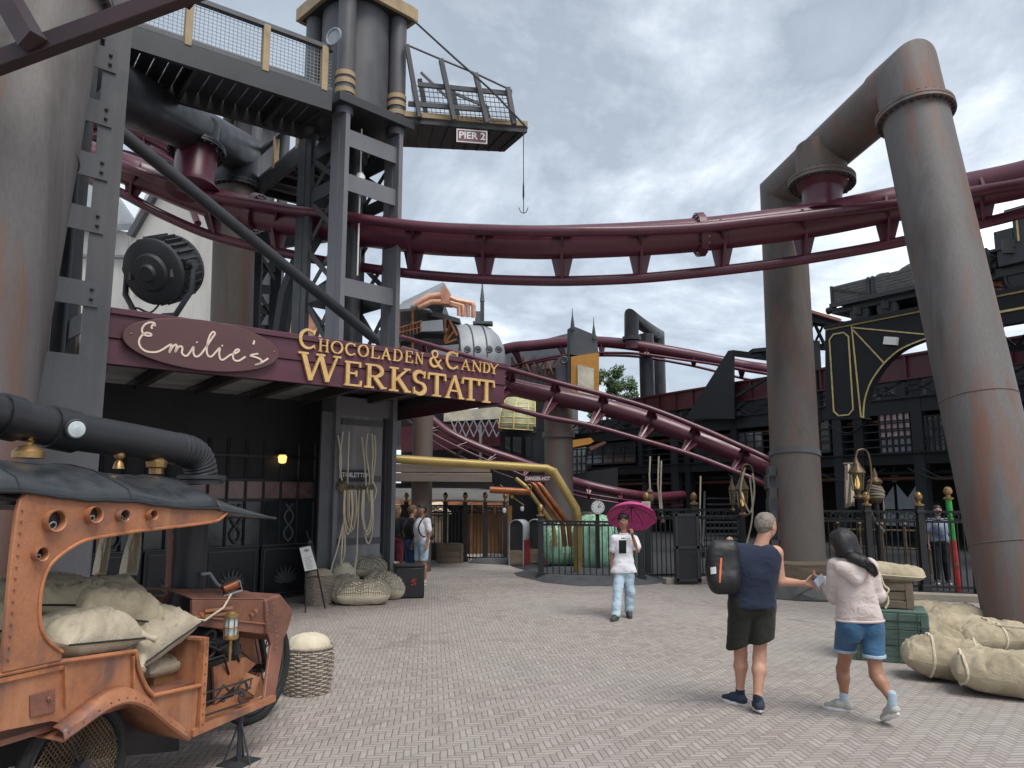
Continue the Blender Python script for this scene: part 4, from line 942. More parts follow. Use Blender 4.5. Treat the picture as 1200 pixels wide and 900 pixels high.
def walkway(label, n0, n1, wdir, width, posts, rail_h, slits=True, tanp=True, meshy=True):
    d = (n1 - n0); Lw = d.length; d.normalize()
    t = thing('walkway', label, 'walkway', (n0 + n1) / 2)
    mb = MB()
    for o in (0.0, width): mb.beam(n0 + wdir * o - up * .12, n1 + wdir * o - up * .12, .10, .42)
    mb.build('edge_beam', M['steel_dk'], t)
    mb = MB(); n = int(Lw / .24)
    for i in range(n):
        c = n0 + d * (Lw * (i + .5) / n) + wdir * width / 2 - up * (0.02)
        if slits: mb.beam(c - wdir * (width * .5 - .05), c + wdir * (width * .5 - .05), Lw / n - .022, .05)
        else: mb.beam(c - wdir * (width * .5 - .05), c + wdir * (width * .5 - .05), Lw / n - .006, .05)
    mb.build('floor_plank', M['steel_dk'], t)
    mb = MB()
    for i in range(5): c = n0 + d * (Lw * (i + .5) / 5) - up * .2; mb.beam(c + wdir * .05, c + wdir * (width - .05), .08, .2)
    mb.build('cross_joist', M['black'], t)
    for f in posts:
        q = n0 + d * Lw * f; mb = MB(); mb.beam(q + up * .05, q + up * rail_h, .13, .13, d); mb.build('rail_post', M['tan' if tanp else 'steel'], t, bevel=.01)
    for o in (0.0, width):
        mb = MB(); mb.beam(n0 + wdir * o + up * rail_h, n1 + wdir * o + up * rail_h, .12, .09); mb.beam(n0 + wdir * o + up * .13, n1 + wdir * o + up * .13, .10, .07); mb.build('hand_rail', M['steel'], t)
        if meshy:
            mb = MB(); nv = int(Lw / .075)
            for i in range(nv): q = n0 + d * (Lw * i / nv) + wdir * (o + .01); mb.beam(q + up * .15, q + up * rail_h, .008, .008)
            for j in range(11): h = .17 + (rail_h - .2) * j / 11; mb.beam(n0 + wdir * (o + .02) + up * h, n1 + wdir * (o + .02) + up * h, .008, .008)
            mb.build('wire_mesh', M['slate'], t)
    return t
n1 = G(388, 113, 9.85); n0 = G(165, 40, 9.85); dd = (n1 - n0).normalized(); n0e = n0 - dd * 5
wdir = V((-dd.y, dd.x, 0)); Lw = (n1 - n0e).length
walkway('overhead walkway with tan posts and wire mesh running from the lattice post to the tower', n0e, n1, wdir, 1.45, [1 - .02, 1 - 1.35 / Lw, 1 - 2.75 / Lw, 1 - 4.3 / Lw, 1 - 5.9 / Lw], 1.0)
m0 = G(398, 138, 10.1); m1 = G(296, 222, 10.1); d2 = (m1 - m0).normalized(); wd2 = V((-d2.y, d2.x, 0)) * (1 if V((-d2.y, d2.x, 0)).x > 0 else -1)
walkway('second overhead walkway slanting back from the tower behind the black pipe gantry', m0, m1, wd2, 1.5, [.15, .42, .7, .97], .9, slits=False, meshy=False)
# farther capped drum tower
c2 = P(300, 172, 24); c2.z = 0; zt = P(300, 143, 24).z
t = thing('drum_tower', 'farther grey drum tower with a tan cap peeking over the black pipe gantry', 'tower', c2)
mb = MB(); mb.cyl(c2 + up * 6.5, c2 + up * zt, .62, n=32); mb.build('boiler_drum', M['steel'], t)
for i in range(4):
    a_ = R(20 + 90 * i); q = c2 + V((math.cos(a_), math.sin(a_), 0)) * .85; mb = MB(); mb.cyl(q + up * 6.5, q + up * zt, .16, n=16); mb.build('corner_pipe', M['steel'], t)
mb = MB(); mb.box(c2 + up * (zt + .18), (2.0, 2.0, .36), Matrix.Rotation(R(20), 3, 'Z')); mb.build('cap', M['tan'], t, bevel=.02)
mb = MB(); mb.box(c2 + up * 6.4, (2.0, 2.0, .3), Matrix.Rotation(R(20), 3, 'Z'))
for i in range(4): a_ = R(20 + 90 * i + 25); q = c2 + V((math.cos(a_), math.sin(a_), 0)) * .9; mb.beam(q, q + up * 6.3, .2, .2)
mb.build('tower_frame', M['steel_dk'], t)
# lattice frame and curved brace seen between gantry leg and tower
t = thing('lattice_trestle', 'dark lattice trestle with a curved brace between the gantry leg and the grey tower', 'trestle', P(318, 690, 21).xy.to_3d())
mb = MB()
q = lambda u, v, z=21.0: P(u, v, z)
def vpost(u, v, z, w=.3): a = P(u, v, z); b = V((a.x, a.y, 0)); mb.beam(b, a, w, w * .5, (0, 1, 0))
vpost(302, 285, 21); vpost(326, 285, 21.6)
for v in (290, 312, 338, 362, 385): mb.beam(q(296, v), q(332, v + 3, 21.6), .05, .25)
for v0, v1 in ((290, 338), (338, 385)): mb.beam(q(300, v0), q(328, v1, 21.5), .05, .1); mb.beam(q(300, v1, 21.1), q(328, v0, 21.6), .05, .1)
mb.tube([q(328, 395, 19.5), q(336, 345, 19.5), q(350, 308, 19.5), q(372, 272, 19.5)], .22, 8)
mb.build('frame', M['steel_dk'], t)
mb = MB(); mb.beam(q(292, 285, 20.5), q(420, 268, 20.5), .12, .5); mb.build('top_beam', M['steel_dk'], t)
# ---------------------------------------------------------------- the black steel station behind the plaza
sA, sB = P(747, 560, 42), P(1181, 560, 26); sA.z = sB.z = 0
sex = (sB - sA).normalized(); sen = V((sex.y, -sex.x, 0))
def onst(u, v, back=0.0): return onplane(u, v, sA - sen * back, sen)
def stx(u, back=0.0): return (onst(u, 560, back) - sA).dot(sex)
def sp_(x, z, back=0.0): return sA + sex * x - sen * back + up * z
t = thing('station', 'long blue black steel station hall with open decks behind the plaza fence', 'station building', sp_(12, 0))
xl, xr_ = stx(600), stx(1330)
mb = MB(); mb.prism([sp_(xl, 0, 5), sp_(xr_, 0, 5), sp_(xr_, 7.1, 5), sp_(xl, 7.1, 5)], -sen * .2); mb.build('rear_wall', M['blackwall'], t)
for z0, z1, mm in ((5.05, 5.6, 'station_lt'), (3.1, 3.5, 'station')):
    mb = MB(); mb.prism([sp_(xl, z0), sp_(xr_, z0), sp_(xr_, z1), sp_(xl, z1)], -sen * .25); mb.prism([sp_(xl, z1, -.1), sp_(xr_, z1, -.1), sp_(xr_, z1 + .06, -.1), sp_(xl, z1 + .06, -.1)], -sen * .4)
    mb.build('deck_beam', M[mm], t)
    mb = MB(); mb.prism([sp_(xl, z1 - .1, .3), sp_(xr_, z1 - .1, .3), sp_(xr_, z1 - .1, 5), sp_(xl, z1 - .1, 5)], up * .08); mb.build('deck_floor', M['station'], t)
g0, g1 = stx(722), stx(1330)
mb = MB(); mb.prism([sp_(g0, 6.35), sp_(g1, 6.35), sp_(g1, 7.2), sp_(g0, 7.2)], -sen * .12)
mb.prism([sp_(g0, 7.2, -.12), sp_(g1, 7.2, -.12), sp_(g1, 7.28, -.12), sp_(g0, 7.28, -.12)], -sen * .4); mb.prism([sp_(g0, 6.3, -.12), sp_(g1, 6.3, -.12), sp_(g1, 6.35, -.12), sp_(g0, 6.35, -.12)], -sen * .4)
x = g0
while x < g1: mb.box(sp_(x, 6.77, -.05), (.07, .12, .82), Matrix.Rotation(math.atan2(sex.y, sex.x), 3, 'Z')); x += 1.25
mb.build('maroon_girder', M['girder'], t)
for u, wdt, z0, z1, mm in ((605, .35, 0, 5.1, 'station'), (640, .3, 0, 5.1, 'station'), (751, .3, 3.5, 5.1, 'station'), (791, .52, 0, 6.3, 'station_lt'), (806, .35, 0, 6.3, 'station'), (862, .35, 0, 6.3, 'station'), (984, .42, 0, 6.3, 'station_lt'), (1009, .42, 0, 6.3, 'station'), (1079, .42, 0, 6.3, 'station_lt'), (1150, .4, 0, 6.3, 'station'), (1230, .4, 0, 6.3, 'station')):
    mb = MB(); x = stx(u); mb.prism([sp_(x - wdt / 2, z0, -.02), sp_(x + wdt / 2, z0, -.02), sp_(x + wdt / 2, z1, -.02), sp_(x - wdt / 2, z1, -.02)], -sen * .35)
    mb.build('column', M[mm], t)
# truss diagonals under the maroon girder, hand rails, glazing bars
mb = MB(); x = xl + 3
while x < xr_:
    mb.beam(sp_(x, 5.62, .1), sp_(x + 1.5, 6.3, .1), .05, .07); mb.beam(sp_(x + 1.5, 5.62, .14), sp_(x, 6.3, .14), .05, .07); x += 1.5
mb.build('truss_bar', M['station_lt'], t)
mb = MB()
for z in (5.9, 6.12): mb.beam(sp_(xl, z, -.05), sp_(xr_, z, -.05), .03, .04)
for z in (3.8, 4.1, 4.4, 4.7): mb.beam(sp_(xl, z, .05), sp_(xr_, z, .05), .03, .045)
mb.build('deck_rail', M['station_lt'], t)
def pane(u0, v0, u1, v1, m, back=.08, name='window', bars=(3, 2), frame='station_lt'):
    x0, x1 = stx(u0, back), stx(u1, back); za, zb = onst(u0, v1, back).z, onst(u0, v0, back).z
    mb = MB(); mb.prism([sp_(x0, za, back), sp_(x1, za, back), sp_(x1, zb, back), sp_(x0, zb, back)], -sen * .03); w_ = mb.build('window', m, t)
    mb = MB()
    for i in range(bars[0] + 1): x = x0 + (x1 - x0) * i / bars[0]; mb.beam(sp_(x, za, back - .03), sp_(x, zb, back - .03), .05, .05)
    for j in range(bars[1] + 1): z = za + (zb - za) * j / bars[1]; mb.beam(sp_(x0, z, back - .03), sp_(x1, z, back - .03), .05, .05)
    mb.build('frame', M[frame], w_); return w_
M['pinkglow'] = mat('mottled_pink_glass', (0.36, 0.22, 0.22), (0.62, 0.58, 0.58), scale=3.5, var=.6, rough=.2, bump=0.02)
pane(1035, 485, 1072, 513, M['pinkglow'], bars=(5, 3)); pane(1035, 514, 1072, 531, M['glass'], bars=(5, 2))
pane(952, 492, 976, 531, M['glass'], bars=(2, 3)); pane(1085, 488, 1112, 531, M['glass'], bars=(4, 3)); pane(1160, 484, 1230, 528, M['glass'], bars=(6, 3))
pane(866, 508, 896, 540, M['glass'], bars=(3, 3)); pane(815, 513, 856, 542, M['glass'], bars=(4, 3)); pane(672, 524, 745, 546, M['glass'], bars=(6, 2)); pane(1036, 454, 1056, 464, M['glass_lt'], back=1.0, bars=(2, 1)); pane(949, 428, 962, 434, M['glass_lt'], back=2, bars=(1, 1))
# openings of the passage below; their glow stands in for daylight beyond
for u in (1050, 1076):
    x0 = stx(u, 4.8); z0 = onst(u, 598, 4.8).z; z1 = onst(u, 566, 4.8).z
    mb = MB(); mb.prism([sp_(x0 - .75, .6, 4.75), sp_(x0 + .75, .6, 4.75), sp_(x0 + .55, z1 - .7, 4.75), sp_(x0, z1, 4.75), sp_(x0 - .55, z1 - .7, 4.75)], sen * .03); w_ = mb.build('window', M['day_glow'], t)
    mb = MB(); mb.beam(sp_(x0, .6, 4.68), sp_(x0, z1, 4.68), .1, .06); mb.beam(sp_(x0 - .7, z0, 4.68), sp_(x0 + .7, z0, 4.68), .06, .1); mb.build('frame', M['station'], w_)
for u, v in ((1048, 560), (1083, 563)):
    q_ = onst(u, v, 3.0); l = thing('globe_lamp', 'white globe lamp hanging in the dark station passage, ' + ('over the taller bright opening' if u < 1060 else 'farther along by the second bright opening'), 'lamp', q_ - up * .2, 'globe lamps in the station passage')
    mb = MB(); mb.sphere(q_, .15, 16, (1, 1, 1.25)); mb.build('globe', M['whitepaint'], l)
    mb = MB(); mb.cyl(q_ + up * .15, q_ + up * (3.1 - q_.z), .02, n=6); mb.lathe([(.08, .16), (.06, .22), (.02, .24)], q_, n=12); mb.build('hanger', M['brass'], l)
# stair and machinery bits seen in the dark behind the fence
mb = MB()
for i in range(9): a = P(826 + i * .2, 640 - i * 7, 24 + i * .3); mb.beam(a, a + V((1.1, 0, 0)), .28, .05)
mb.beam(P(824, 650, 24), P(826, 578, 26.5), .06, .2); mb.beam(P(864, 650, 24), P(868, 578, 26.5), .06, .2); mb.build('stair', M['station_lt'], t)
rnd = random.Random(21)
for k in range(26):
    x = rnd.uniform(xl + 6, xr_ - 1); z, h_ = rnd.choice(((3.6, .9), (3.6, .6), (5.65, .5), (.1, 1.6), (.1, 1.1))); w_ = rnd.uniform(.4, 1.3); bk = rnd.uniform(.6, 3.5)
    mb = MB(); mb.prism([sp_(x, z, bk), sp_(x + w_, z, bk), sp_(x + w_, z + h_, bk), sp_(x, z + h_, bk)], -sen * .5); mb.beam(sp_(x + w_ * .3, z + h_ * .7, bk - .02), sp_(x + w_ * .8, z + h_ * .7, bk - .02), .02, .05)
    mb.build('equipment_box', M[rnd.choice(('station_lt', 'girder', 'steel_dk', 'rust_dk', 'station_lt'))], t, bevel=.01)
for z, bk, m_ in ((4.85, .5, 'copper'), (2.8, .6, 'station_lt'), (2.6, .9, 'rust_dk')):
    mb = MB(); mb.cyl(sp_(xl + 5, z, bk), sp_(xr_, z, bk), .09, n=12); mb.build('service_pipe', M[m_], t)
for k in range(9):
    x0 = rnd.uniform(xl + 6, xr_ - 4); z = rnd.choice((4.9, 2.95)); x1 = x0 + rnd.uniform(1.5, 4); mb = MB(); mb.tube([sp_(x0 + (x1 - x0) * i / 8, z - .45 * math.sin(PI * i / 8), -.05) for i in range(9)], .018, 5); mb.build('cable', M['black'], t)
t = thing('queue_railing', 'dull brass queue railing behind the iron fence by the station passage', 'railing', G(1050, 672))
ga, gb = G(985, 668), G(1092, 673)
for k in range(5): q_ = ga.lerp(gb, k / 4); mb = MB(); mb.cyl(q_, q_ + up * 1.15, .03, n=10); mb.sphere(q_ + up * 1.2, .06, 10); mb.build('post', M['bronze'], t)
for z in (.6, 1.05): mb = MB(); mb.cyl(ga + up * z, gb + up * z, .024, n=10); mb.build('rail', M['bronze'], t)
# dark wedge plate and its outrigger
t = thing('wedge_plate', 'big blue black triangular plate rising above the station deck', 'steel plate', onst(840, 490, -.6))
mb = MB(); mb.prism([onst(803, 491, -.6), onst(853, 411, -.6), onst(859, 410, -.6), onst(859, 491, -.6)], sen * -.12); mb.build('plate', M['station_lt'], t, bevel=.01)
mb = MB(); mb.beam(onst(860, 414, -.5), onst(915, 421, -.5), .2, .3); mb.beam(onst(862, 465, -.4), onst(905, 440, -.4), .1, .14); mb.build('outrigger', M['station'], t)

# ---------------------------------------------------------------- gold lined bridge with train
bA, bB = P(968, 500, 25.5), P(1200, 500, 20.6); bA.z = bB.z = 0
bex = (bB - bA).normalized(); ben = V((bex.y, -bex.x, 0))
def onbr(u, v, back=0.0): return onplane(u, v, bA - ben * back, ben)
bu = lambda x: 880 + x / 3.75
bv = lambda y: 200 + y / 3.75
HB = onbr(968, 386).z
def lift(q): return V((q.x, q.y, q.z))
t = thing('railway_bridge', 'blue black plate bridge lined in gold with a quarter arch, carrying the coal wagon', 'bridge', onbr(1060, 440))
arcp = [(1012, 489), (1013.5, 470), (1019, 452), (1027, 438), (1040, 422), (1058, 408), (1086, 396.5)]
ac = spline(arcp, 4)
poly = [onbr(967, 386), onbr(967, 491.5), onbr(1015, 491)] + [onbr(*p) for p in ac] + [onbr(1135, 386), onbr(1135, 355)]
poly[-1].z = HB
poly = poly[:-2] + [V((onbr(1140, 380).x, onbr(1140, 380).y, onbr(1086, 396.5).z)), V((onbr(1140, 355).x, onbr(1140, 355).y, HB))]
mb = MB(); mb.prism(poly, -ben * .35); br = mb.build('spandrel_plate', M['station'], t)
xx = lambda u: (onbr(u, 400) - bA).dot(bex)
bp_ = lambda x, z, o=0: bA + bex * x + up * z + ben * o
x1 = xx(1158); x2 = xx(1300)
hz2 = onbr(1165, 367).z
mb = MB(); mb.prism([bp_(xx(1140), onbr(1086, 396.5).z + .02), bp_(x2, onbr(1086, 396.5).z + .02), bp_(x2, HB), bp_(xx(1140), HB)], -ben * .35)
mb.build('girder_plate', M['station'], t)
gm = MB()
def gl(pts, wdt=.045, o=.02):
    for a, b in zip(pts[:-1], pts[1:]): gm.beam(V(a) + ben * o, V(b) + ben * o, .02, wdt, up if abs((V(b) - V(a)).normalized().z) < .9 else bex)
zi = HB - .02
gl([bp_(xx(968), zi), bp_(xx(1140), zi)], .05); gl([bp_(x1, zi), bp_(x2, zi)], .06); gl([bp_(x1, hz2), bp_(x2, hz2)], .06, .02); gl([bp_(x1 + .1, zi), bp_(x1 + .1, hz2)], .12, .022)
xo0, xo1 = xx(972.5), xx(995); zo1, zo0 = HB - .22, onbr(985, 487).z; k = .16
gl([bp_(xo0 + k, zo1), bp_(xo1 - k, zo1), bp_(xo1, zo1 - k), bp_(xo1, zo0 + k), bp_(xo1 - k, zo0), bp_(xo0 + k, zo0), bp_(xo0, zo0 + k), bp_(xo0, zo1 - k), bp_(xo0 + k, zo1)], .045)
gl([bp_(xx(999.5), zi), bp_(xx(1003.5), onbr(1003, 489).z)], .045); gl([bp_(xx(1003.5), onbr(1003, 489).z), onbr(1013, 489)], .045)
gl([onbr(*p) for p in ac], .045, .021); gl([bp_(xx(1001), HB - .12), onbr(1086, 392)], .04, .018); gl([bp_(xx(1001), HB - .2), onbr(1036, 425)], .04, .017); 
gm.build('gold_lining', M['goldtrim'], t)
mb = MB(); mb.prism([bp_(xx(968), HB + .002, .1), bp_(x2, HB + .002, .1), bp_(x2, HB + .12, .1), bp_(xx(968), HB + .12, .1)], -ben * 2.6); mb.build('track_deck', M['station'], t)
mb = MB()
for o in (-2.0,): mb.prism([bp_(xx(968), onbr(968, 470).z, o), bp_(x2, onbr(968, 470).z, o), bp_(x2, HB, o), bp_(xx(968), HB, o)][0:4], -ben * .2) if False else None
for u in (1150, 1245): mb.beam(bp_(xx(u), 0, -.3), bp_(xx(u), HB - .8, -.3), .5, .4, bex)
for i in range(10): x = xx(1085) + i * .9; mb.beam(bp_(x, HB - 1.3, -1.5), bp_(x + .9, HB - .2, -1.5), .08, .1); mb.beam(bp_(x + .9, HB - 1.3, -1.55), bp_(x, HB - .2, -1.55), .08, .1)
mb.beam(bp_(xx(1070), HB - 1.3, -1.5), bp_(x2, HB - 1.3, -1.5), .2, .16)
mb.build('trestle', M['station_lt'], t)
mb = MB(); mb.beam(onbr(1037, 399, -.05), onbr(1052, 400, -.05), .16, .24); mb.build('flood_lamp', M['whitepaint'], t)
# wagon: boards, frame, wheels, coal
wb = HB + .12
def wp(x, z, o): return bp_(x, z, -o)
wx0, wx1 = xx(970), xx(1160)
hw = onbr(970, 338, .4).z
t = thing('coal_wagon', 'weathered board wagon heaped with coal on top of the gold lined bridge', 'wagon', wp((wx0 + wx1) / 2, wb, 1.2))
mb = MB(); nb_ = 6; z0 = wb + .78; hb = (hw - z0) / nb_
for j in range(nb_):
    for o in (.35, 2.05): mb.prism([wp(wx0, z0 + hb * j + .012, o), wp(wx1, z0 + hb * j + .012, o), wp(wx1, z0 + hb * (j + 1), o), wp(wx0, z0 + hb * (j + 1), o)], -ben * .06)
    for x in (wx0 + .002, wx1 - .06): mb.prism([wp(x, z0 + hb * j + .012, .42), wp(x, z0 + hb * j + .012, 2.04), wp(x, z0 + hb * (j + 1) - .003, 2.04), wp(x, z0 + hb * (j + 1) - .003, .42)], bex * .055)
mb.build('side_board', M['wood_grey'], t)
mb = MB()
for f in (.0, .27, .30, .62, .66, 1): x = wx0 + .04 + (wx1 - wx0 - .08) * f; mb.beam(wp(x, z0, .33), wp(x, hw + .02, .33), .09, .05, ben)
mb.beam(wp(wx0 + .1, hw - .1, .335), wp(wx0 + (wx1 - wx0) * .27, z0 + .1, .335), .03, .07); mb.beam(wp(wx0 - .05, z0 - .05, .33), wp(wx1 + .05, z0 - .05, .33), .1, .14); mb.build('iron_strap', M['steel_dk'], t)
mb = MB(); mb.prism([wp(wx0 - .1, wb + .48, .5), wp(wx1 + .1, wb + .48, .5), wp(wx1 + .1, z0 - .12, .5), wp(wx0 - .1, z0 - .12, .5)], -ben * 1.5)
for s in (wx0 - .18, wx1 + .18): mb.cyl(wp(s - .15, wb + .65, .6), wp(s + .15, wb + .65, .6), .12, n=14)
mb.build('underframe', M['black'], t)
for f in (.17, .36, .66, .85):
    x = wx0 + (wx1 - wx0) * f
    mb = MB(); mb.cyl(wp(x, wb + .34, .55), wp(x, wb + .34, .68), .34, n=26); mb.cyl(wp(x, wb + .34, 1.75), wp(x, wb + .34, 1.88), .34, n=26); mb.cyl(wp(x, wb + .34, .5), wp(x, wb + .34, 1.9), .06, n=8); mb.box(wp(x, wb + .4, .44), (.22, .12, .26)); mb.build('wheel', M['steel_dk'], t)
rows = []; nx, ny = 46, 14
for i in range(nx + 1):
    r_ = []
    for j in range(ny + 1):
        fx_, fy_ = i / nx, j / ny
        z = hw - .18 + .55 * (math.sin(PI * fy_) ** .6) * (math.sin(PI * min(1, fx_ * 1.02)) ** .5) * (.55 + .55 * abs(math.sin(fx_ * 7.5 + .3))) + .10 * noise.noise((fx_ * 22, fy_ * 7, 1)) + .05 * noise.noise((fx_ * 60, fy_ * 20, 5))
        if fx_ < .24: z = min(z, hw - .1)
        r_.append(wp(wx0 + .08 + (wx1 - wx0 - .16) * fx_, z, .44 + 1.58 * fy_))
    rows.append(r_)
mb = MB(); mb.grid(rows); mb.build('coal_load', M['coal'], t, angle=20)
# engine
lx0, lx1 = xx(1167), xx(1330)
ht = onbr(1180, 256, .9).z
t = thing('steam_engine', 'dark grey gold lined steam engine at the edge of the picture beyond the wagon', 'locomotive', wp((lx0 + lx1) / 2, wb, 1.2))
h_ = ht - wb
mb = MB(); mb.prism([wp(lx0 + .1, wb + .75, .3), wp(lx1, wb + .75, .3), wp(lx1, wb + h_ * .56, .3), wp(lx0 + .1, wb + h_ * .56, .3)], -ben * 1.9); mb.build('side_tank', M['steel_dk'], t, bevel=.03)
mb = MB(); mb.prism([wp(lx0 + .55, wb + h_ * .56, .35), wp(lx0 + 2.6, wb + h_ * .56, .35), wp(lx0 + 2.6, wb + h_ * .97, .35), wp(lx0 + .55, wb + h_ * .97, .35)], -ben * 1.8); mb.prism([wp(lx0 + .4, wb + h_ * .97, .25), wp(lx0 + 2.8, wb + h_ * .97, .25), wp(lx0 + 2.8, wb + h_ * 1.02, .25), wp(lx0 + .4, wb + h_ * 1.02, .25)], -ben * 2.0)
cab = mb.build('cab', M['steel_dk'], t, bevel=.02)
mb = MB(); mb.prism([wp(lx0 + .02, wb + h_ * .57, .4), wp(lx0 + .53, wb + h_ * .57, .4), wp(lx0 + .53, wb + h_ * .80, .4), wp(lx0 + .02, wb + h_ * .80, .4)], -ben * 1.7); mb.prism([wp(lx0 - .08, wb + h_ * .53, .26), wp(lx0 + .6, wb + h_ * .53, .26), wp(lx0 + .6, wb + h_ * .57, .26), wp(lx0 - .08, wb + h_ * .57, .26)], -ben * 2); mb.build('bunker', M['steel_dk'], t, bevel=.02)
mb = MB(); mb.beam(wp(lx0 + .68, wb + h_ * .6, .33), wp(lx0 + .68, wb + h_ * .88, .33), .05, .02, ben); mb.tube([wp(lx0 + .68, wb + h_ * .88, .33), wp(lx0 + .8, wb + h_ * .93, .33), wp(lx0 + 2.4, wb + h_ * .93, .33)], .025, 8); mb.torus(wp(lx0 + 1.15, wb + h_ * .80, .33), .19, .03, ben); mb.torus(wp(lx0 + 1.1, wb + h_ * .42, .28), .26, .03, ben); mb.torus(wp(lx0 + 1.1, wb + h_ * .42, .275), .17, .02, ben); mb.build('gold_lining', M['goldtrim'], t)
mb = MB(); mb.cyl(wp(lx0 + 2.6, wb + h_ * .72, 1.2), wp(lx1, wb + h_ * .72, 1.2), .72, n=30); mb.build('boiler', M['steel_dk'], t)
mb = MB(); mb.lathe([(.28, 0), (.24, .2), (.22, .8), (.34, .9), (.34, 1.0)], wp(lx1 - .7, wb + h_ * .9, 1.2), n=24); mb.build('chimney', M['steel_dk'], t)
mb = MB(); mb.prism([wp(lx0 - .05, wb + .5, .45), wp(lx1 + .1, wb + .5, .45), wp(lx1 + .1, wb + .74, .45), wp(lx0 - .05, wb + .74, .45)], -ben * 1.6); mb.cyl(wp(lx0 - .35, wb + .85, .6), wp(lx0, wb + .85, .6), .16, n=14); mb.box(wp(lx0 + .5, wb + 1.25, .28), (.5, .1, .4)); mb.build('underframe', M['black'], t)
for f in (.18, .42, .66, .88): x = lx0 + (lx1 - lx0) * f; mb = MB(); mb.cyl(wp(x, wb + .42, .5), wp(x, wb + .42, .62), .42, n=28); mb.torus(wp(x, wb + .42, .48), .36, .03, ben); mb.build('wheel', M['black'], t)
t = thing('copper_drum', 'small copper coloured drum between the coal wagon and the steam engine', 'drum', wp(lx0 - .6, wb, 1.0))
mb = MB(); mb.lathe([(.3, 0), (.34, .06), (.34, .5), (.36, .52), (.36, .58), (.33, .62), (.33, 1.0), (.25, 1.1)], wp(lx0 - .45, wb, .9), n=22); mb.build('shell', M['copper'], t)
mb = MB(); mb.torus(wp(lx0 - .45, wb + .3, .9), .35, .03); mb.torus(wp(lx0 - .45, wb + .8, .9), .345, .03); mb.build('hoop', M['steel_dk'], t)
# steelwork far right behind the near leg
t = thing('conveyor_gantry', 'dark lattice conveyor gantry with a plank roof left of the bridge end', 'gantry', P(935, 640, 33).xy.to_3d())
mb = MB(); q = lambda u, v, z=33: P(u, v, z)
mb.beam(q(925, 372), q(990, 382), .5, .25); mb.beam(q(925, 405, 33.2), q(990, 408, 33.2), .2, .25)
for i in range(5): mb.beam(q(930 + i * 12, 378), q(942 + i * 12, 404), .1, .1); mb.beam(q(942 + i * 12, 378, 33.2), q(930 + i * 12, 404, 33.2), .1, .1)
mb.build('truss', M['station'], t)
mb = MB(); mb.beam(q(940, 366), q(980, 378), .9, .12); mb.build('plank_roof', M['rust_dk'], t)
mb = MB(); mb.beam(q(880, 412, 34), q(935, 407, 34), .6, .16); mb.beam(q(900, 408, 34), q(900, 418, 34), .5, .2); a = q(955, 400); mb.beam(V((a.x, a.y, 5)), a, .3, .3); mb.build('leg', M['station'], t)

# ---------------------------------------------------------------- far gantry, pillars
t = thing('coaster_support', 'distant dark pipe gantry standing over the maroon hump of track', 'coaster support', P(762, 560, 46).xy.to_3d())
mb = MB(); a = P(763, 395, 45); mb.tube([P(740, 398, 42.5), P(740, 372, 42.5), P(771, 393, 47), V((P(771, 393, 47).x, P(771, 393, 47).y, 0))], .40, 24)
mb.build('pipe', M['pipe_black'], t)
mb = MB(); x = P(757, 392, 44); mb.cyl(x, V((x.x, x.y, 0)), .42, n=24); mb.build('leg', M['pipe_black'], t)
mb = MB(); mb.lathe([(.3, -.1), (.5, -.1), (.5, .1), (.3, .1)], P(740, 397, 42.5), n=28); mb.build('saddle_flange', M['pipe_black'], t)
mb = MB(); mb.cyl(P(740, 399, 42.5), P(740, 408, 42.5), .36, n=20); mb.build('track_bracket', M['maroon'], t)
def pillar(u, v0, v1, z, r, label, ring=None, m='pipe_dull'):
    a = P(u, v0, z); a0 = V((a.x, a.y, 0)); t = thing('pipe_pillar', label, 'pillar', a0, 'upright pipe pillars behind the shop canopy')
    mb = MB(); mb.cyl(a0, a, r, n=32); mb.build('shaft', M[m], t)
    if ring:
        mb = MB(); c = onY(u, ring, a.y); mb.lathe([(r * .9, -.1), (r * 1.14, -.1), (r * 1.14, .1), (r * .9, .1)], V((a.x, a.y, c.z)), n=32, cap=False); mb.build('collar', M[m], t)
    return t
pillar(654, 455, 0, 28.4, .52, 'thick brown grey pipe pillar under the descending track behind the brass rail', 510)
pillar(496, 470, 0, 20.4, .27, 'slimmer grey pipe pillar rising through the lintel of the passage')
pillar(690, 600, 0, 21, .24, 'short grey pipe stub standing behind the green tanks')
# ---------------------------------------------------------------- works building with barrel roof and copper pipes
def slab(mb, pts, z, th): return mb.prism([P(u, v, z) for u, v in pts], V((0, th, 0)))
s45 = lambda x, y: (450 + x / 4.5, 320 + y / 4.5)
ZW = 43.0
pz = lambda x, y, z=ZW: P(*s45(x, y), z)
t = thing('works_building', 'steampunk works with a grey barrel roof, balcony and pale copper pipes above the sign', 'building', P(530, 600, 45).xy.to_3d())
a, b = pz(325, 455, 42), pz(640, 455, 44.5); a.z = 0; b.z = 0
ctr0 = pz(350, 470, 43); ctr1 = pz(492, 472, 43.5); rad = (ctr0.z - pz(345, 245, 42).z) * -1
axb = (ctr1 - ctr0).normalized(); lat = V((-axb.y, axb.x, 0))
rows = []
for i in range(15):
    f = i / 14
    if f < .62: c = ctr0.lerp(ctr1, f / .62); r_ = rad
    else: g_ = (f - .62) / .38; c = ctr1 + axb * rad * .72 * math.sin(g_ * PI / 2); r_ = rad * math.cos(g_ * PI / 2) + .01
    rows.append([c + lat * r_ * math.cos(R(-90 + 270 * j / 24)) * -1 + up * r_ * math.sin(R(-90 + 270 * j / 24)) for j in range(25)])
mb = MB(); mb.grid(rows); mb.build('barrel_roof', M['slate'], t)
mb = MB(); mb.add([p - axb * .02 for p in rows[0]], [tuple(range(25))]); mb.build('gable', M['slate_dk'], t)
mb = MB()
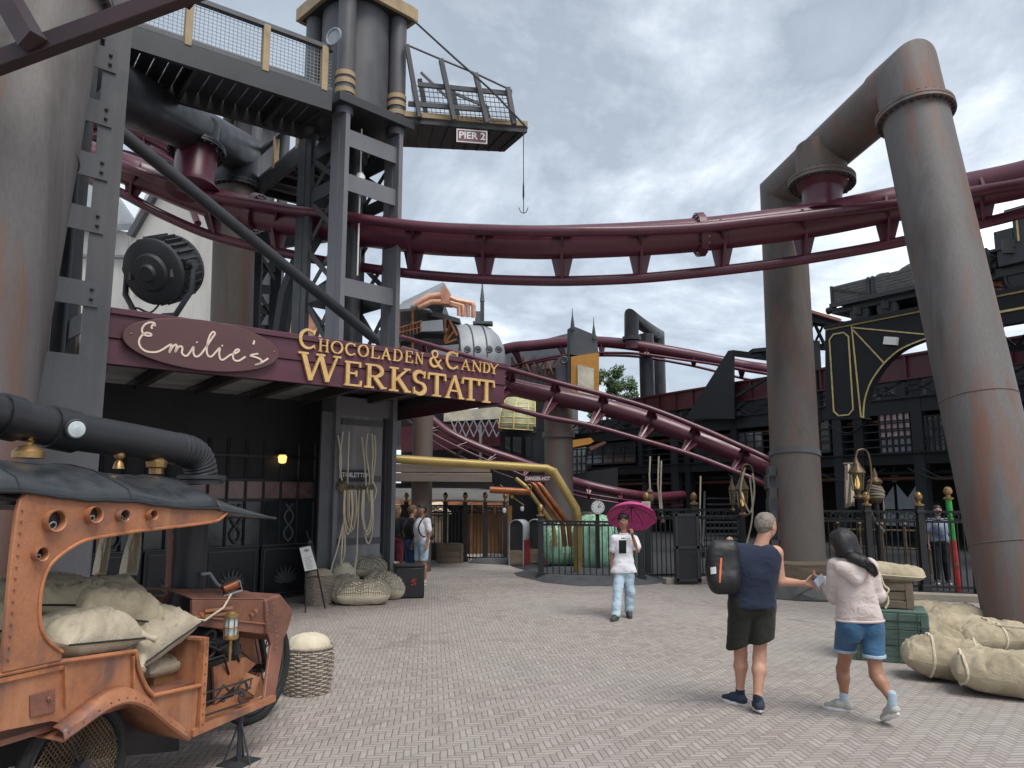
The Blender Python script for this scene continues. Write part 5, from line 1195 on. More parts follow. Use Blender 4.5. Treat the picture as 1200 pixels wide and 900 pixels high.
for f in (.02, .5, .98): c = ctr0.lerp(ctr1, f); mb.tube([c + lat * -math.cos(R(j * 9)) * (rad + .02) + up * math.sin(R(j * 9)) * (rad + .02) for j in range(21)], .04, 6)
for x in (440, 495, 555, 605):
    q_ = pz(x, 403, 40.75); mb.torus(q_, .15, .06, (-.2, -1, .1), 14, 6); mb.sphere(q_ + V((0, .1, .05)), .17, 10)
mb.build('roof_rib', M['slate_dk'], t)
mb = MB()
for a_, b_ in (((322, 240), (322, 370)), ((322, 370), (385, 350)), ((325, 362), (350, 270)), ((325, 364), (372, 305)), ((345, 250), (385, 330))): mb.beam(pz(*a_, 41.5), pz(*b_, 41.5), .12, .12)
mb.build('copper_frame', M['copper'], t)
mb = MB(); slab(mb, [s45(-40, 300), s45(330, 320), s45(330, 900), s45(-40, 900)], 43.5, 6); mb.build('wall', M['slate_dk'], t)
mb = MB(); slab(mb, [s45(275, 385), s45(395, 375), s45(395, 470), s45(275, 470)], 41.2, .3); mb.build('panel', M['slate'], t); mb = MB(); slab(mb, [s45(195, 255), s45(308, 245), s45(312, 305), s45(195, 308)], 41, .2); mb.build('panel', M['slate'], t)
mb = MB(); slab(mb, [s45(40, 310), s45(195, 300), s45(320, 305), s45(320, 318), s45(195, 312), s45(40, 385)], 41.1, 1.5); mb.build('balcony', M['steel_dk'], t)
mb = MB()
for i in range(9): x = 48 + i * 18; mb.beam(pz(x, 300 - i * 5, 41), pz(x, 345 - i * 4, 41), .05, .05)
mb.beam(pz(45, 300, 41), pz(200, 252, 41), .07, .07); mb.beam(pz(45, 322, 41), pz(200, 285, 41), .05, .05)
for x in (80, 152): mb.beam(pz(x, 190, 41.2), pz(x, 400, 41.2), .12, .12)
mb.build('balcony_rail', M['copper'], t)
mb = MB(); mb.prism([pz(62, 192, 42), pz(100, 150, 42), pz(310, 48, 42), pz(325, 60, 42), pz(290, 105, 41), pz(160, 185, 41)], V((0, .15, -.1))); mb.prism([pz(140, 180, 41), pz(240, 198, 41), pz(255, 215, 42.5), pz(140, 190, 42.5)], V((0, 0, .12))); mb.build('upper_roof', M['slate'], t)
mb = MB(); slab(mb, [s45(70, 200), s45(160, 180), s45(290, 110), s45(320, 160), s45(300, 250), s45(70, 330)], 43, 4); mb.build('attic', M['black'], t)
mb = MB(); slab(mb, [s45(290, 105), s45(318, 55), s45(352, 110), s45(355, 165), s45(296, 158)], 41.2, .8); mb.build('copper_hopper', M['copper_lt'], t)
for pts, r_ in (([(160, 170), (240, 125), (300, 118)], .19), ([(180, 180), (250, 150), (300, 150)], .17), ([(350, 130), (380, 145), (465, 160), (472, 175), (472, 235)], .13), ([(350, 155), (415, 172), (418, 230)], .13), ([(350, 165), (395, 178), (397, 225)], .12), ([(440, 160), (445, 232)], .12)):
    mb = MB(); mb.tube([pz(x, y, 41) for x, y in pts], r_, 12); mb.build('copper_pipe', M['copper_lt'], t)
mb = MB(); mb.beam(pz(518, 275, 43.5), pz(518, 150, 43.5), .22, .2); mb.lathe([(.14, 0), (.05, .8), (.01, 2.0)], pz(518, 150, 43.5), n=10); mb.box(pz(522, 268, 43.3), (1.1, .8, .14)); mb.box(pz(495, 250, 43.3), (.3, .3, 1.0)); mb.build('spire', M['slate_dk'], t)
mb = MB(); slab(mb, [s45(230, 190), s45(400, 240), s45(400, 262), s45(230, 220)], 42.5, 2.5); mb.build('ridge_deck', M['slate_dk'], t)
# long hall and yellow clock tower to its side
t = thing('long_hall', 'long grey roofed hall behind the hump of maroon track', 'building', P(625, 590, 52).xy.to_3d())
mb = MB(); mb.prism([P(585, 411, 50), P(668, 390, 46), P(668, 428, 46), P(585, 440, 50)], V((1.5, 6, 0))); mb.build('roof', M['slate'], t)
mb = MB(); mb.prism([P(560, 435, 50), P(668, 426, 46.5), P(668, 640, 46.5), P(560, 640, 50)], V((1, 6, 0))); mb.build('wall', M['slate_dk'], t)
mb = MB()
for i in range(5): u = 600 + i * 13; mb.beam(P(u, 420, 45.6), P(u + 13, 446, 45.6), .1, .1); mb.beam(P(u + 13, 420, 45.7), P(u, 446, 45.7), .1, .1); mb.beam(P(u, 418, 45.5), P(u, 450, 45.5), .1, .1)
mb.build('truss_bar', M['rust_dk'], t)
t = thing('yellow_tower', 'slate tower with two spikes and an ochre face bearing a faded poster', 'tower', P(683, 590, 40).xy.to_3d())
mb = MB(); slab(mb, [(654, 420), (668, 412), (668, 640), (654, 640)], 40, 2.0); slab(mb, [(668, 384), (674, 383), (699, 393), (702, 420), (668, 415)], 40.05, 2.2); mb.build('shell', M['slate_dk'], t)
mb = MB(); slab(mb, [(669, 418), (702, 413), (702, 472), (669, 472)], 39.9, 2.0); mb.build('ochre_face', M['yellow'], t)
mb = MB(); slab(mb, [(677, 427), (696, 432), (696, 464), (677, 462)], 39.8, .05); mb.build('poster', M['poster'], t)
mb = MB(); slab(mb, [(665, 386), (668, 384), (668, 470), (665, 470)], 39.8, .2)
for u, v in ((671, 371), (696, 382)): mb.lathe([(.13, 0), (.09, .4), (.03, .8), (.01, 1.2)], P(u, v + 16, 40.1), n=10)
mb.torus(P(661, 422, 39.7), .16, .06, (0, 1, 0), 18, 6); mb.build('spike', M['steel_dk'], t)
# tiled turret cabin
t = thing('turret_cabin', 'little cabin with a pale green tiled quarter dome beside the thick pipe pillar', 'cabin', P(612, 590, 36).xy.to_3d())
M['tiles'] = mat('pale_green_gold_tiles', (0.36, 0.36, 0.20), (0.22, 0.26, 0.15), scale=3.5, var=.4, rough=.5, bump=.2)
rows = []
for i in range(9):
    a_ = PI / 2 * i / 8; u0 = 585 + 12 * (1 - math.cos(a_)); u1 = 627; v = 502 - 36 * math.sin(a_); zc = 34 + 1.2 * (1 - math.cos(a_))
    rows.append([P(u0 + (u1 - u0) * j / 5, v + 2.5 * (j / 5) * (1 - i / 8), zc - .5 * math.sin(PI * j / 5)) for j in range(6)])
mb = MB(); mb.grid(rows); mb.build('tiled_dome', M['tiles'], t, solid=.08)
mb = MB()
for i in range(0, 9, 1): mb.tube([p + V((0, -.05, 0)) for p in rows[i]], .02, 5)
for j in (0, 2, 4, 5): mb.tube([r_[j] + V((0, -.05, 0)) for r_ in rows], .035, 5)
mb.build('gold_rib', M['goldtrim'], t)
mb = MB(); slab(mb, [(586, 503), (641, 505), (641, 640), (589, 640)], 34.6, 2.5); slab(mb, [(625, 466), (641, 470), (641, 505), (627, 503)], 34.6, 2); mb.build('cabin_wall', M['station_lt'], t)
for u0, u1 in ((592, 598), (601, 611), (616, 622)):
    mb = MB(); slab(mb, [(u0, 512), (u1, 512), (u1, 538), (u0, 538)], 34.5, .05); w_ = mb.build('window', M['glass'], t)
mb = MB(); mb.beam(P(626, 500, 34), P(632, 560, 34), .25, .2); mb.beam(P(584, 504, 34), P(628, 506, 34), .3, .15); mb.build('corner_post', M['station_lt'], t)
# infill between canopy and cabin: maroon gallery with lattice
t = thing('maroon_gallery', 'low maroon gallery with pale lattice behind the falling track', 'building', P(560, 600, 40).xy.to_3d())
mb = MB(); slab(mb, [(470, 500), (592, 494), (592, 522), (470, 530)], 38, .3); mb.build('gallery_front', M['girder'], t)
mb = MB(); slab(mb, [(470, 480), (592, 480), (592, 640), (470, 640)], 39, 3); mb.build('wall', M['station'], t)
mb = MB(); slab(mb, [(520, 483), (600, 475), (600, 490), (520, 494)], 38.4, .3); mb.build('cream_frieze', M['poster'], t)
mb = MB()
for i in range(7): u = 528 + i * 9; mb.beam(P(u, 492, 37.8), P(u + 9, 512, 37.8), .05, .05); mb.beam(P(u + 9, 492, 37.8), P(u, 512, 37.8), .05, .05)
mb.beam(P(563, 498, 37.5), P(563, 545, 37.5), .12, .12); mb.build('lattice', M['slate'], t)
t = thing('ochre_booth', 'ochre boarded booth with barred windows under the station deck', 'booth', P(690, 600, 37).xy.to_3d())
mb = MB(); slab(mb, [(668, 516), (692, 513), (696, 517), (692, 520), (668, 525)], 36.5, 1); mb.build('boards', M['yellow'], t)
mb = MB(); slab(mb, [(668, 555), (724, 548), (724, 640), (668, 640)], 37.4, 1.5); mb.build('booth_base', M['blackwall'], t)
mb = MB(); slab(mb, [(671, 526), (687, 524), (687, 553), (671, 555)], 36.4, .05); w_ = mb.build('window', M['glass_lt'], t)
mb = MB()
for i in range(4): mb.beam(P(671 + i * 5.3, 525, 36.3), P(671 + i * 5.3, 555, 36.3), .08, .05)
for i in range(4): mb.beam(P(671, 527 + i * 8.5, 36.3), P(687, 526 + i * 8.5, 36.3), .05, .08)
mb.build('frame', M['station'], w_)
mb = MB(); mb.prism([P(690, 524, 36), P(708, 517, 36), P(711, 519, 36), P(693, 528, 36)], V((0, .5, 0))); mb.build('awning', M['rust_dk'], t)
# white plastered houses behind the lattice post
t = thing('white_house', 'white plastered gable house seen behind the spotlight and the lattice post', 'house', P(190, 640, 31).xy.to_3d())
mb = MB(); slab(mb, [(152, 268), (172, 225), (205, 185), (262, 215), (262, 660), (152, 660)], 31, 7); mb.build('wall', M['white'], t)
mb = MB(); mb.prism([P(148, 274, 30.7), P(205, 178, 30.7), P(268, 212, 30.7), P(268, 219, 30.7), P(205, 187, 30.7), P(154, 276, 30.7)], V((0, 8, 0))); mb.build('roof', M['slate_dk'], t)
mb = MB(); slab(mb, [(158, 300), (172, 300), (172, 345), (158, 345)], 30.95, .03); mb.build('window', M['glass'], t)
t = thing('white_house', 'lower white plastered house with a slate roof behind the pipe column', 'house', P(90, 640, 33).xy.to_3d())
mb = MB(); slab(mb, [(-140, 262), (100, 262), (150, 272), (150, 660), (-140, 660)], 33, 6); mb.build('wall', M['white'], t)
mb = MB(); mb.prism([P(-145, 268, 32.6), P(-145, 205, 34), P(120, 208, 34), P(158, 262, 32.6), P(158, 270, 32.6)], V((0, .3, .1))); mb.prism([P(-145, 292, 32.8), P(158, 299, 32.8), P(158, 302, 32.8), P(-145, 296, 32.8)], V((0, .2, 0))); mb.build('roof', M['slate'], t)
mb = MB(); slab(mb, [(60, 320), (78, 320), (78, 360), (60, 360)], 32.95, .03); slab(mb, [(105, 320), (120, 320), (120, 360), (105, 360)], 32.95, .03); mb.build('window', M['glass'], t)
t = thing('copper_works', 'far brick works with copper pipe bends between gantry leg and grey tower', 'building', P(340, 640, 46).xy.to_3d())
mb = MB(); slab(mb, [(318, 372), (332, 350), (352, 350), (372, 385), (372, 660), (318, 660)], 46, 5); mb.build('wall', M['copper_lt'], t)
mb = MB(); slab(mb, [(326, 338), (343, 336), (343, 372), (326, 374)], 45.7, 2); mb.build('silo', M['slate'], t)
for k in range(3): mb = MB(); mb.tube([P(344, 352 + 6 * k, 45), P(351, 347 + 6 * k, 45), P(357, 356 + 6 * k, 45), P(357, 395, 45)], .14, 10); mb.build('copper_pipe', M['copper'], t)

# ---------------------------------------------------------------- trees beyond the tower
M['leaf'] = mat('tree_leaves', (0.050, 0.095, 0.028), (0.024, 0.05, 0.016), scale=1.3, var=.5, rough=.6, bump=0, bscale=6)
M['bark'] = mat('tree_bark', (0.07, 0.05, 0.035), scale=4, rough=.9, bump=.5)
def tree(c, h, r, label, seed):
    rnd = random.Random(seed); t = thing('tree', label, 'tree', c, 'trees beyond the yellow tower')
    mb = MB(); mb.tube([c, c + V((.1, 0, h * .3)), c + V((-.1, .1, h * .62)), c + V((0, 0, h * .85))], [.3, .24, .15, .05], 10)
    for k in range(9):
        a = rnd.uniform(0, 2 * PI); z = h * rnd.uniform(.35, .7); l_ = r * rnd.uniform(.5, .9)
        mb.tube([c + up * z, c + V((math.cos(a) * l_ * .5, math.sin(a) * l_ * .5, z + h * .06)), c + V((math.cos(a) * l_, math.sin(a) * l_, z + h * .16))], [.1, .06, .02], 6)
    mb.build('trunk', M['bark'], t)
    mb = MB(); cl_ = []
    for k in range(26):
        a = rnd.uniform(0, 2 * PI); f = rnd.uniform(.0, 1) ** .6; zf_ = rnd.uniform(.36, 1.0); rr = r * f * math.sin(PI * min(1, (zf_ - .25) / .85)) ** .7
        cl_.append((c + V((math.cos(a) * rr, math.sin(a) * rr, h * zf_)), rnd.uniform(.35, .75) * r * .42))
    for q_, cr in cl_:
        for k in range(150):
            d_ = V((rnd.gauss(0, 1), rnd.gauss(0, 1), rnd.gauss(0, .75))).normalized() * cr * rnd.uniform(.5, 1.1); p = q_ + d_
            a = V((rnd.gauss(0, 1), rnd.gauss(0, 1), rnd.gauss(0, 1))).normalized(); b = a.orthogonal().normalized(); s_ = rnd.uniform(.10, .20)
            mb.quad(p - a * s_, p + b * s_ * .5, p + a * s_, p - b * s_ * .5)
    mb.build('crown', M['leaf'], t, smooth=False)
for u, v, z, r, lb, sd_ in ((712, 434, 62, 1.9, 'slim green tree close beside the yellow tower', 3), (731, 447, 66, 2.4, 'broad green tree between yellow tower and far pipe gantry', 9), (748, 458, 70, 2.0, 'lowest green tree by the end of the maroon girder', 14)):
    a = P(u, v, z); tree(V((a.x, a.y, 0)), a.z, r, lb, sd_)

# ---------------------------------------------------------------- iron fences
def ball_post(base_, h, w_, t, m='black', ball=.075):
    mb = MB(); mb.box(base_ + up * h / 2, (w_, w_, h)); mb.box(base_ + up * (h - .1), (w_ + .05, w_ + .05, .05)); mb.box(base_ + up * .08, (w_ + .06, w_ + .06, .16)); ps = mb.build('post', M[m], t, bevel=.006)
    mb = MB(); mb.lathe([(w_ * .5, 0), (w_ * .75, .02), (w_ * .75, .05), (w_ * .3, .07), (w_ * .25, .11), (.05, .12), (ball * .98, .16), (ball, .16 + ball * .6), (ball * .8, .16 + ball * 1.3), (ball * .4, .16 + ball * 1.75), (.004, .16 + ball * 1.9)], base_ + up * h, n=18); mb.build('finial', M['brass'], ps)
def fence(label, a, b, h, npost, pick=.105, band=.22, solid=None):
    t = thing('iron_fence', label, 'fence', (a + b) / 2, 'black iron fences round the coaster yard')
    d = (b - a); L_ = d.length; d.normalize()
    for i in range(npost):
        ball_post(a + d * L_ * i / max(1, npost - 1), h + .08, .13, t)
    mb = MB()
    for z in (.12, h - band, h - .02): mb.beam(a + up * z, b + up * z, .035, .045)
    mb.build('rail', M['black'], t)
    mb = MB(); n = int(L_ / pick)
    for i in range(n + 1):
        q_ = a + d * (L_ * i / n); mb.cyl(q_ + up * .05, q_ + up * (h - band), .014, n=5)
    mb.build('picket', M['black'], t)
    mb = MB(); n = int(L_ / .30)
    for i in range(n):
        c = a + d * (L_ * (i + .5) / n) + up * (h - band * .5)
        for s in (-1, 1): mb.tube([c + d * s * (.13 - .05 * j * .8 * math.cos(j * 1.1)) * .9 + up * (band * .38 * math.sin(j * 1.1)) for j in range(6)], .011, 5)
        mb.torus(c, band * .26, .011, (d.y, -d.x, 0), 10, 5)
    mb.build('scroll_band', M['black'], t)
    return t
fA, fB, fC = G(783, 678), G(905, 677), G(905, 677)
fence('iron fence with scroll band and brass balls between umbrella boy and rear pipe leg', G(760, 680), G(872, 679), 1.62, 3)
fence('iron fence between the rear pipe leg and the near rusty leg, before the station passage', G(962, 690), G(1150, 697), 1.62, 4)
fence('low railing of thin bars in front of the green tanks', G(634, 679), G(752, 683), 1.35, 2, .14, .10)
fence('far fence with many brass balls behind the wooden crates and the chatting visitors', G(452, 657), G(592, 659), 1.65, 7)
# solid gate leaf and kerb
t = thing('gate_panel', 'solid black gate panel in the fence behind the umbrella boy', 'gate', G(806, 686))
a, b = G(791, 685), G(822, 685); mb = MB(); mb.beam(a + up * .78, b + up * .78, .08, 1.5); mb.build('panel', M['black'], t, bevel=.01)
mb = MB()
for z in (.1, .8, 1.5): mb.beam(a + up * z - V((0, .05, 0)), b + up * z - V((0, .05, 0)), .03, .06)
mb.beam(a.lerp(b, .1) + up * .05 - V((0, .05, 0)), a.lerp(b, .1) + up * 1.55 - V((0, .05, 0)), .05, .03); mb.beam(a.lerp(b, .9) + up * .05 - V((0, .05, 0)), a.lerp(b, .9) + up * 1.55 - V((0, .05, 0)), .05, .03)
mb.build('frame', M['steel_dk'], t)
kb = MB(); pts = [G(778, 684), G(800, 683.5), G(880, 682)]
for a, b in zip(pts[:-1], pts[1:]): kb.beam(a + up * .06, b + up * .06, .28, .13)
kb.beam(G(965, 698) + up * .06, G(1160, 706) + up * .06, .28, .13)
struct(kb.build('kerb', M['kerb'], bevel=.015))
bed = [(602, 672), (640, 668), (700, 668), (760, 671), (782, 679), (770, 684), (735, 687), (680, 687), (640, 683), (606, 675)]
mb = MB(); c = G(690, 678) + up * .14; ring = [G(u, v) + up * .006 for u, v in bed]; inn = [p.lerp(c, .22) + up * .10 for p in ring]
mb.grid([[*ring, ring[0]], [*inn, inn[0]]]); mb.add(inn, [tuple(range(len(inn)))]); struct(mb.build('stone_bed', M['bedstone']))  # cobble bed; its shadowed tone is painted into the dark stone colour
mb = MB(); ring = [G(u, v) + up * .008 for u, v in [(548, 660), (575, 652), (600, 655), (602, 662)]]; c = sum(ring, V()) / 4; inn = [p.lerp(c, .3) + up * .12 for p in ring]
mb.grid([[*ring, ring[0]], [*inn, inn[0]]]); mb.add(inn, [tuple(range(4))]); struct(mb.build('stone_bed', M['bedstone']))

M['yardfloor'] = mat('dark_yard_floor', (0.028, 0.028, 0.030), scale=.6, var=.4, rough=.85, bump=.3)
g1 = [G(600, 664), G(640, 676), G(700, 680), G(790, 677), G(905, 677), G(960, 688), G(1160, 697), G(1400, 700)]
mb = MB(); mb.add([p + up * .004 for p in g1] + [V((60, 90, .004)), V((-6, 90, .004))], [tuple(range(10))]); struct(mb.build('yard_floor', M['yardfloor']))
# ---------------------------------------------------------------- sacks: soft pillows with a stitched rim
def pillow(Lx, Ly, H, seed, nx=52, ny=36, rnd=0.0, sag=.0, ear=.05):
    """two-sided bag surface in its own frame, bottom near z=0; rnd rounds the outline from a flat bag to a stuffed roll"""
    def pt(a, b, sgn):
        e = (1 - abs(a) ** 3.2) * (1 - abs(b) ** 3.2); th_ = max(e, 0) ** .5
        wx = Lx / 2 * (1 - .05 * (1 - abs(b)) + ear * (abs(a * b) ** 6) - rnd * .34 * abs(b) ** 3); wy = Ly / 2 * (1 - .07 * (1 - abs(a) ** 2) + ear * (abs(a * b) ** 6) - rnd * .42 * abs(a) ** 4)
        x, y = a * wx, b * wy
        z = H * (.40 + sgn * (.60 if sgn > 0 else .40) * th_)
        k = noise.noise((x * 4 + seed, y * 4, seed * 3)) * .13 + noise.noise((x * 11, y * 11 + seed, sgn + seed)) * .05
        cr = math.sin(math.atan2(abs(b) + .15, abs(a) + .15) * 26 + seed) * .03 * (abs(a * b)) ** .8
        n1 = noise.noise((x * 3.1 + seed * 7, y * 6.5, seed)); n2 = noise.noise((x * 8.0 - seed, y * 5.0, seed + 9)); n3 = noise.noise((x * 6.0 + y * 9 + seed, y * 11.0 - x * 7, seed + 2))
        cz = -.075 * max(0, 1 - abs(n1) * 9) - .05 * max(0, 1 - abs(n2) * 8) - .03 * max(0, 1 - abs(n3) * 7)
        # pull folds gathered towards the ends
        pf_ = .035 * math.sin(y * 46 + seed + 3 * n1) * max(0, abs(a) - .55) / .45
        z += H * (k * .9 + cr * 1.4 + cz + pf_) * (1 if sgn > 0 else .3) * min(1, th_ * 2)
        z -= sag * x * x
        return V((x + .02 * n2 * Lx * th_, y + .03 * n1 * Ly * th_, z))
    A_ = [2 * i / nx - 1 for i in range(nx + 1)]; B_ = [2 * j / ny - 1 for j in range(ny + 1)]
    ease = lambda t: math.copysign(1 - (1 - abs(t)) ** 1.5, t)
    A_ = [ease(a) for a in A_]; B_ = [ease(b) for b in B_]
    top = [[pt(a, b, 1) for b in B_] for a in A_]; bot = [[pt(a, b, -1) for b in B_] for a in A_]
    return top, bot
def sack(label, c, size, rz=0, tilt=(0, 0), m='sack', seed=1, group=None, seam='dark', knots=(), ropes=(), name='sack', cat='sack', rnd=0.0):
    Lx, Ly, H = size; top, bot = pillow(Lx, Ly, H, seed, rnd=rnd)
    mx = Matrix.Rotation(rz, 3, 'Z') @ Matrix.Rotation(tilt[0], 3, 'X') @ Matrix.Rotation(tilt[1], 3, 'Y'); c = V(c)
    f = lambda p: c + mx @ p
    t = thing(name, label, cat, c, group)
    mb = MB(); mb.grid([[f(p) for p in r_] for r_ in top]); mb.grid([[f(p) for p in r_[::-1]] for r_ in bot]); mb.build('cloth', M[m], t, angle=60)
    if seam:
        ms = 'dark' if seam == 'dark' else 'rope'
        mb = MB(); ns = len(top[0]) - 1
        rim = [f(r_[0] + V((0, -.004, .0))) for r_ in top]
        mb.tube(rim, .006, 5); rim2 = [f(r_[-1] + V((0, .004, 0))) for r_ in top]; mb.tube(rim2, .006, 5)
        rim = [f(p + V((.004, 0, 0))) for p in top[-1]]; mb.tube(rim, .005, 5)
        mb.build('seam', M[ms], t)
    for k in knots:                                                # (along, side) twisted bag ears
        a, b = k; p = f(V((a * Lx / 2, b * Ly / 2, H * .4))); d_ = (mx @ V((a, b * .9, -.25))).normalized()
        mb = MB(); mb.lathe([(.04, -.05), (.022, .0), (.013, .02), (.022, .045), (.026, .06), (.008, .066)], p - d_ * .03, d_, 12); mb.build('tied_ear', M[m], t, angle=60)
    for x in ropes:                                                # rope bound round the bag at x (0..1)
        i = int(x * (len(top) - 1)); mb = MB()
        loop = [f(p + V((0, 0, .008))) for p in top[i]] + [f(p - V((0, 0, .006))) for p in bot[i][::-1]]
        mb.tube(loop, .014, 6, closed=True); mb.build('binding_rope', M['rope'], t)
    return t

# ---------------------------------------------------------------- rusty three wheeled truck, local frame: x forward, y to the far side
O_ = V((-2.2, 5.2, 0)); td = V((.351, .936, 0)).normalized(); tn = V((-td.y, td.x, 0))
def Lc(u, v, y=0.0): q = onplane(u, v, O_ + tn * y, tn) - O_; return V((q.dot(td), y, q.z))
def Wd(p): return O_ + td * p[0] + tn * p[1] + up * p[2]
truck = thing('rusty_truck', 'old rusted three wheeled truck with black oilcloth roof, loaded with jute sacks', 'truck')
TW_ = 1.25
def pl(mb, pts, y, th, dy=(0, 1, 0)): return mb.prism([Lc(u, v, y) for u, v in pts], V(dy) * th)
def rivets(mb, pts, y, n, r=.008):
    P_ = [Lc(u, v, y) for u, v in pts]
    seg = [(P_[i + 1] - P_[i]).length for i in range(len(P_) - 1)]; tot = sum(seg)
    for k in range(n):
        s = tot * (k + .5) / n; i = 0
        while s > seg[i]: s -= seg[i]; i += 1
        mb.sphere(P_[i].lerp(P_[i + 1], s / seg[i]), r, 6)
fend = [(60, 865), (83, 849), (110, 830), (125, 823), (140, 820), (155, 824), (167, 831), (187, 848), (210, 864)]
sill = [(157, 763), (160, 780), (164, 793), (170, 806), (178, 815)]
xb = -2.3
def ext(p, x): return V((x, p.y, p.z))
mb = MB(); poly = [Lc(*p) for p in [(0, 857), (60, 845)]]
poly = [V((xb, 0, .74))] + poly + [Lc(*p) for p in fend[1:]] + [Lc(228, 862), Lc(233, 804)] + [Lc(*p) for p in sill[::-1]] + [Lc(72, 775), Lc(0, 790), V((xb, 0, 1.03))]
mb.prism(poly, V((0, .035, 0))); sp = mb.build('side_panel', M['rust'], truck)
mb = MB(); mb.prism([p + V((0, TW_, 0)) for p in poly], V((0, -.035, 0))); mb.build('side_panel', M['rust'], truck)
mb = MB()
top_edge = [Lc(0, 790), Lc(72, 775), Lc(157, 763)] + [Lc(*p) for p in sill] + [Lc(233, 803)]
mb.tube([V((xb, -.01, 1.03))] + [p + V((0, -.012, 0)) for p in top_edge], .014, 8)
for u in (74, 154): a, b = Lc(u, 777 - (u - 72) * .15), Lc(u, 838); mb.beam(a + V((0, -.008, -.02)), b + V((0, -.008, .05)), .014, .03)
mb.beam(V((xb, -.01, 1.0)), Lc(72, 781) + V((0, -.01, 0)), .014, .025)
mb.build('edge_bead', M['rust_br'], truck)
mb = MB(); pl(mb, [(36, 815), (65, 806), (65, 834), (36, 841)], -.012, .014); c_ = Lc(57, 819, -.014); mb.cyl(c_, c_ - V((0, .012, 0)), .014, n=12); mb.cyl(c_ - V((0, .012, 0)), c_ - V((0, .02, 0)), .006, n=8); mb.build('service_hatch', M['rust_dk'], truck, bevel=.004)
# mudguard: rolled lip standing proud of the panel
mb = MB(); rows = []
sf_ = [tuple(q) for q in spline(fend, 3)]
for i, (u, v) in enumerate(sf_):
    p = Lc(u, v); n_ = V((0, 0, 1)); k = math.sin(PI * min(1, i / (len(sf_) - 1) * 1.15)) if i / (len(sf_) - 1) < .87 else .3
    rows.append([p + V((0, -.005, .055 + .02 * k)), p + V((0, -.05, .052 + .02 * k)), p + V((0, -.085, .035)), p + V((0, -.095, .0)), p + V((0, -.085, -.012)), p + V((0, .02, -.006)), p + V((0, .30, 0.0))])
mb.grid(rows); mg = mb.build('mudguard', M['rust'], truck, solid=.008)
mb = MB()
for i in range(1, len(sf_), 2): mb.sphere(rows[i][2].lerp(rows[i][3], .4) + V((0, -.003, 0)), .007, 6)
mb.build('rivet', M['rust_dk'], mg)
mb = MB(); pl(mb, [(0, 858), (60, 846), (90, 846), (110, 832), (140, 822), (167, 833), (210, 866), (210, 880), (0, 900)], .34, .02); mb.build('inner_wheel_panel', M['black'], truck)
# upper arch panel with portholes
arc_in = [(267, 599), (257, 609), (240, 613), (200, 618), (160, 622.5), (133, 627), (100, 633), (73, 649), (58, 664), (50, 684), (47, 705), (47, 727), (50, 740), (55, 749), (63, 757), (73, 764)]
out = [(73, 774), (2, 789), (8, 720), (14, 650), (20, 600), (24, 585), (31, 578), (200, 592)]
mb = MB(); ai = spline(arc_in, 3); mb.prism([Lc(*p, -.03) for p in ai] + [Lc(*p, -.03) for p in out], V((0, .03, 0)))
ap = mb.build('arch_panel', M['rust'], truck)
md = ap.modifiers.new('bevel', 'BEVEL'); md.width = .006; md.segments = 2; md.limit_method = 'ANGLE'; md.angle_limit = R(50)
mb = MB(); mb.tube([Lc(*p, -.034) for p in ai], .010, 7); mb.build('arch_bead', M['rust_br'], truck)
mb = MB(); rivets(mb, [(27, 592), (16, 700), (9, 780)], -.034, 14, .007); mb.build('rivet', M['rust_dk'], ap)
for u, v, rp in ((60, 610, 11), (106, 603, 8.5), (140, 604, 6), (174, 603, 5.2), (43, 649, 7)):
    c_ = Lc(u, v, -.03); r_ = rp / 900 * (Wd(c_) - CAM).dot(CF)
    mb = MB(); mb.lathe([(r_, .02), (r_, -.045), (r_ * 1.15, -.05), (r_ * 1.15, -.02), (r_ * 1.15, .0)], c_, (0, 1, 0), 28, cap=False); ring = mb.build('porthole_ring', M['rust'], ap)
    mb = MB(); mb.cyl(c_ + V((0, -.004, 0)), c_ + V((0, -.001, 0)), r_ * 1.02, n=24); mb.build('dark_hole', M['dark'], ring)
    mb = MB(); mb.torus(c_ + V((.0, -.012, -r_ * .55)), r_ * .42, .005, (0, 1, .3), 16, 5); mb.build('inner_clip', M['slate'], ring)
# oilcloth roof: bowed across, sagging between bows, with a dropped front visor
yr = [0, .04, .14, .30, .48, .625, .77, .95, 1.11, 1.21, 1.25]
rows = []; nx = 48; xA, xB = -1.75, .30
for i in range(nx + 1):
    x = xA + (xB - xA) * i / nx
    f = (x + 1.13) / 1.55; zed = 1.93 - .075 * (x + 1.13) ; ztop = 2.155 - .075 * (x + 1.13)
    sg = abs(math.sin((x + .46) / .72 * PI))                              # bows every 0.72 m
    r_ = []
    for y in yr:
        s = math.sin(PI * y / TW_) ** .55
        z = zed + (ztop - zed) * s
        pull = (1 - sg) * .012 - sg * .02 * (1 if .03 < y < .5 or .75 < y < 1.22 else .2)
        fold = .012 * math.sin(x * 26 + y * 34) * max(0, 1 - abs(y - .12) * 7) * sg + .006 * noise.noise((x * 7, y * 9, 2))
        r_.append(V((x, y - .045 * (1 if y < .1 else 0) * (1 + .3 * noise.noise((x * 8, 1, 1))), z + pull + fold)))
    rows.append(r_)
mb = MB(); mb.grid(rows); rf = mb.build('oilcloth_roof', M['leather'], truck, angle=70, solid=.012)
mb = MB()
for x in (-1.18, -.46, .26):
    i = round((x - xA) / (xB - xA) * nx); mb.tube([p + V((0, 0, .004)) for p in rows[i]], .009, 6)
mb.tube([r_[0] + V((0, -.004, -.004)) for r_ in rows], .011, 6); mb.build('seam', M['black'], rf)
rows = []
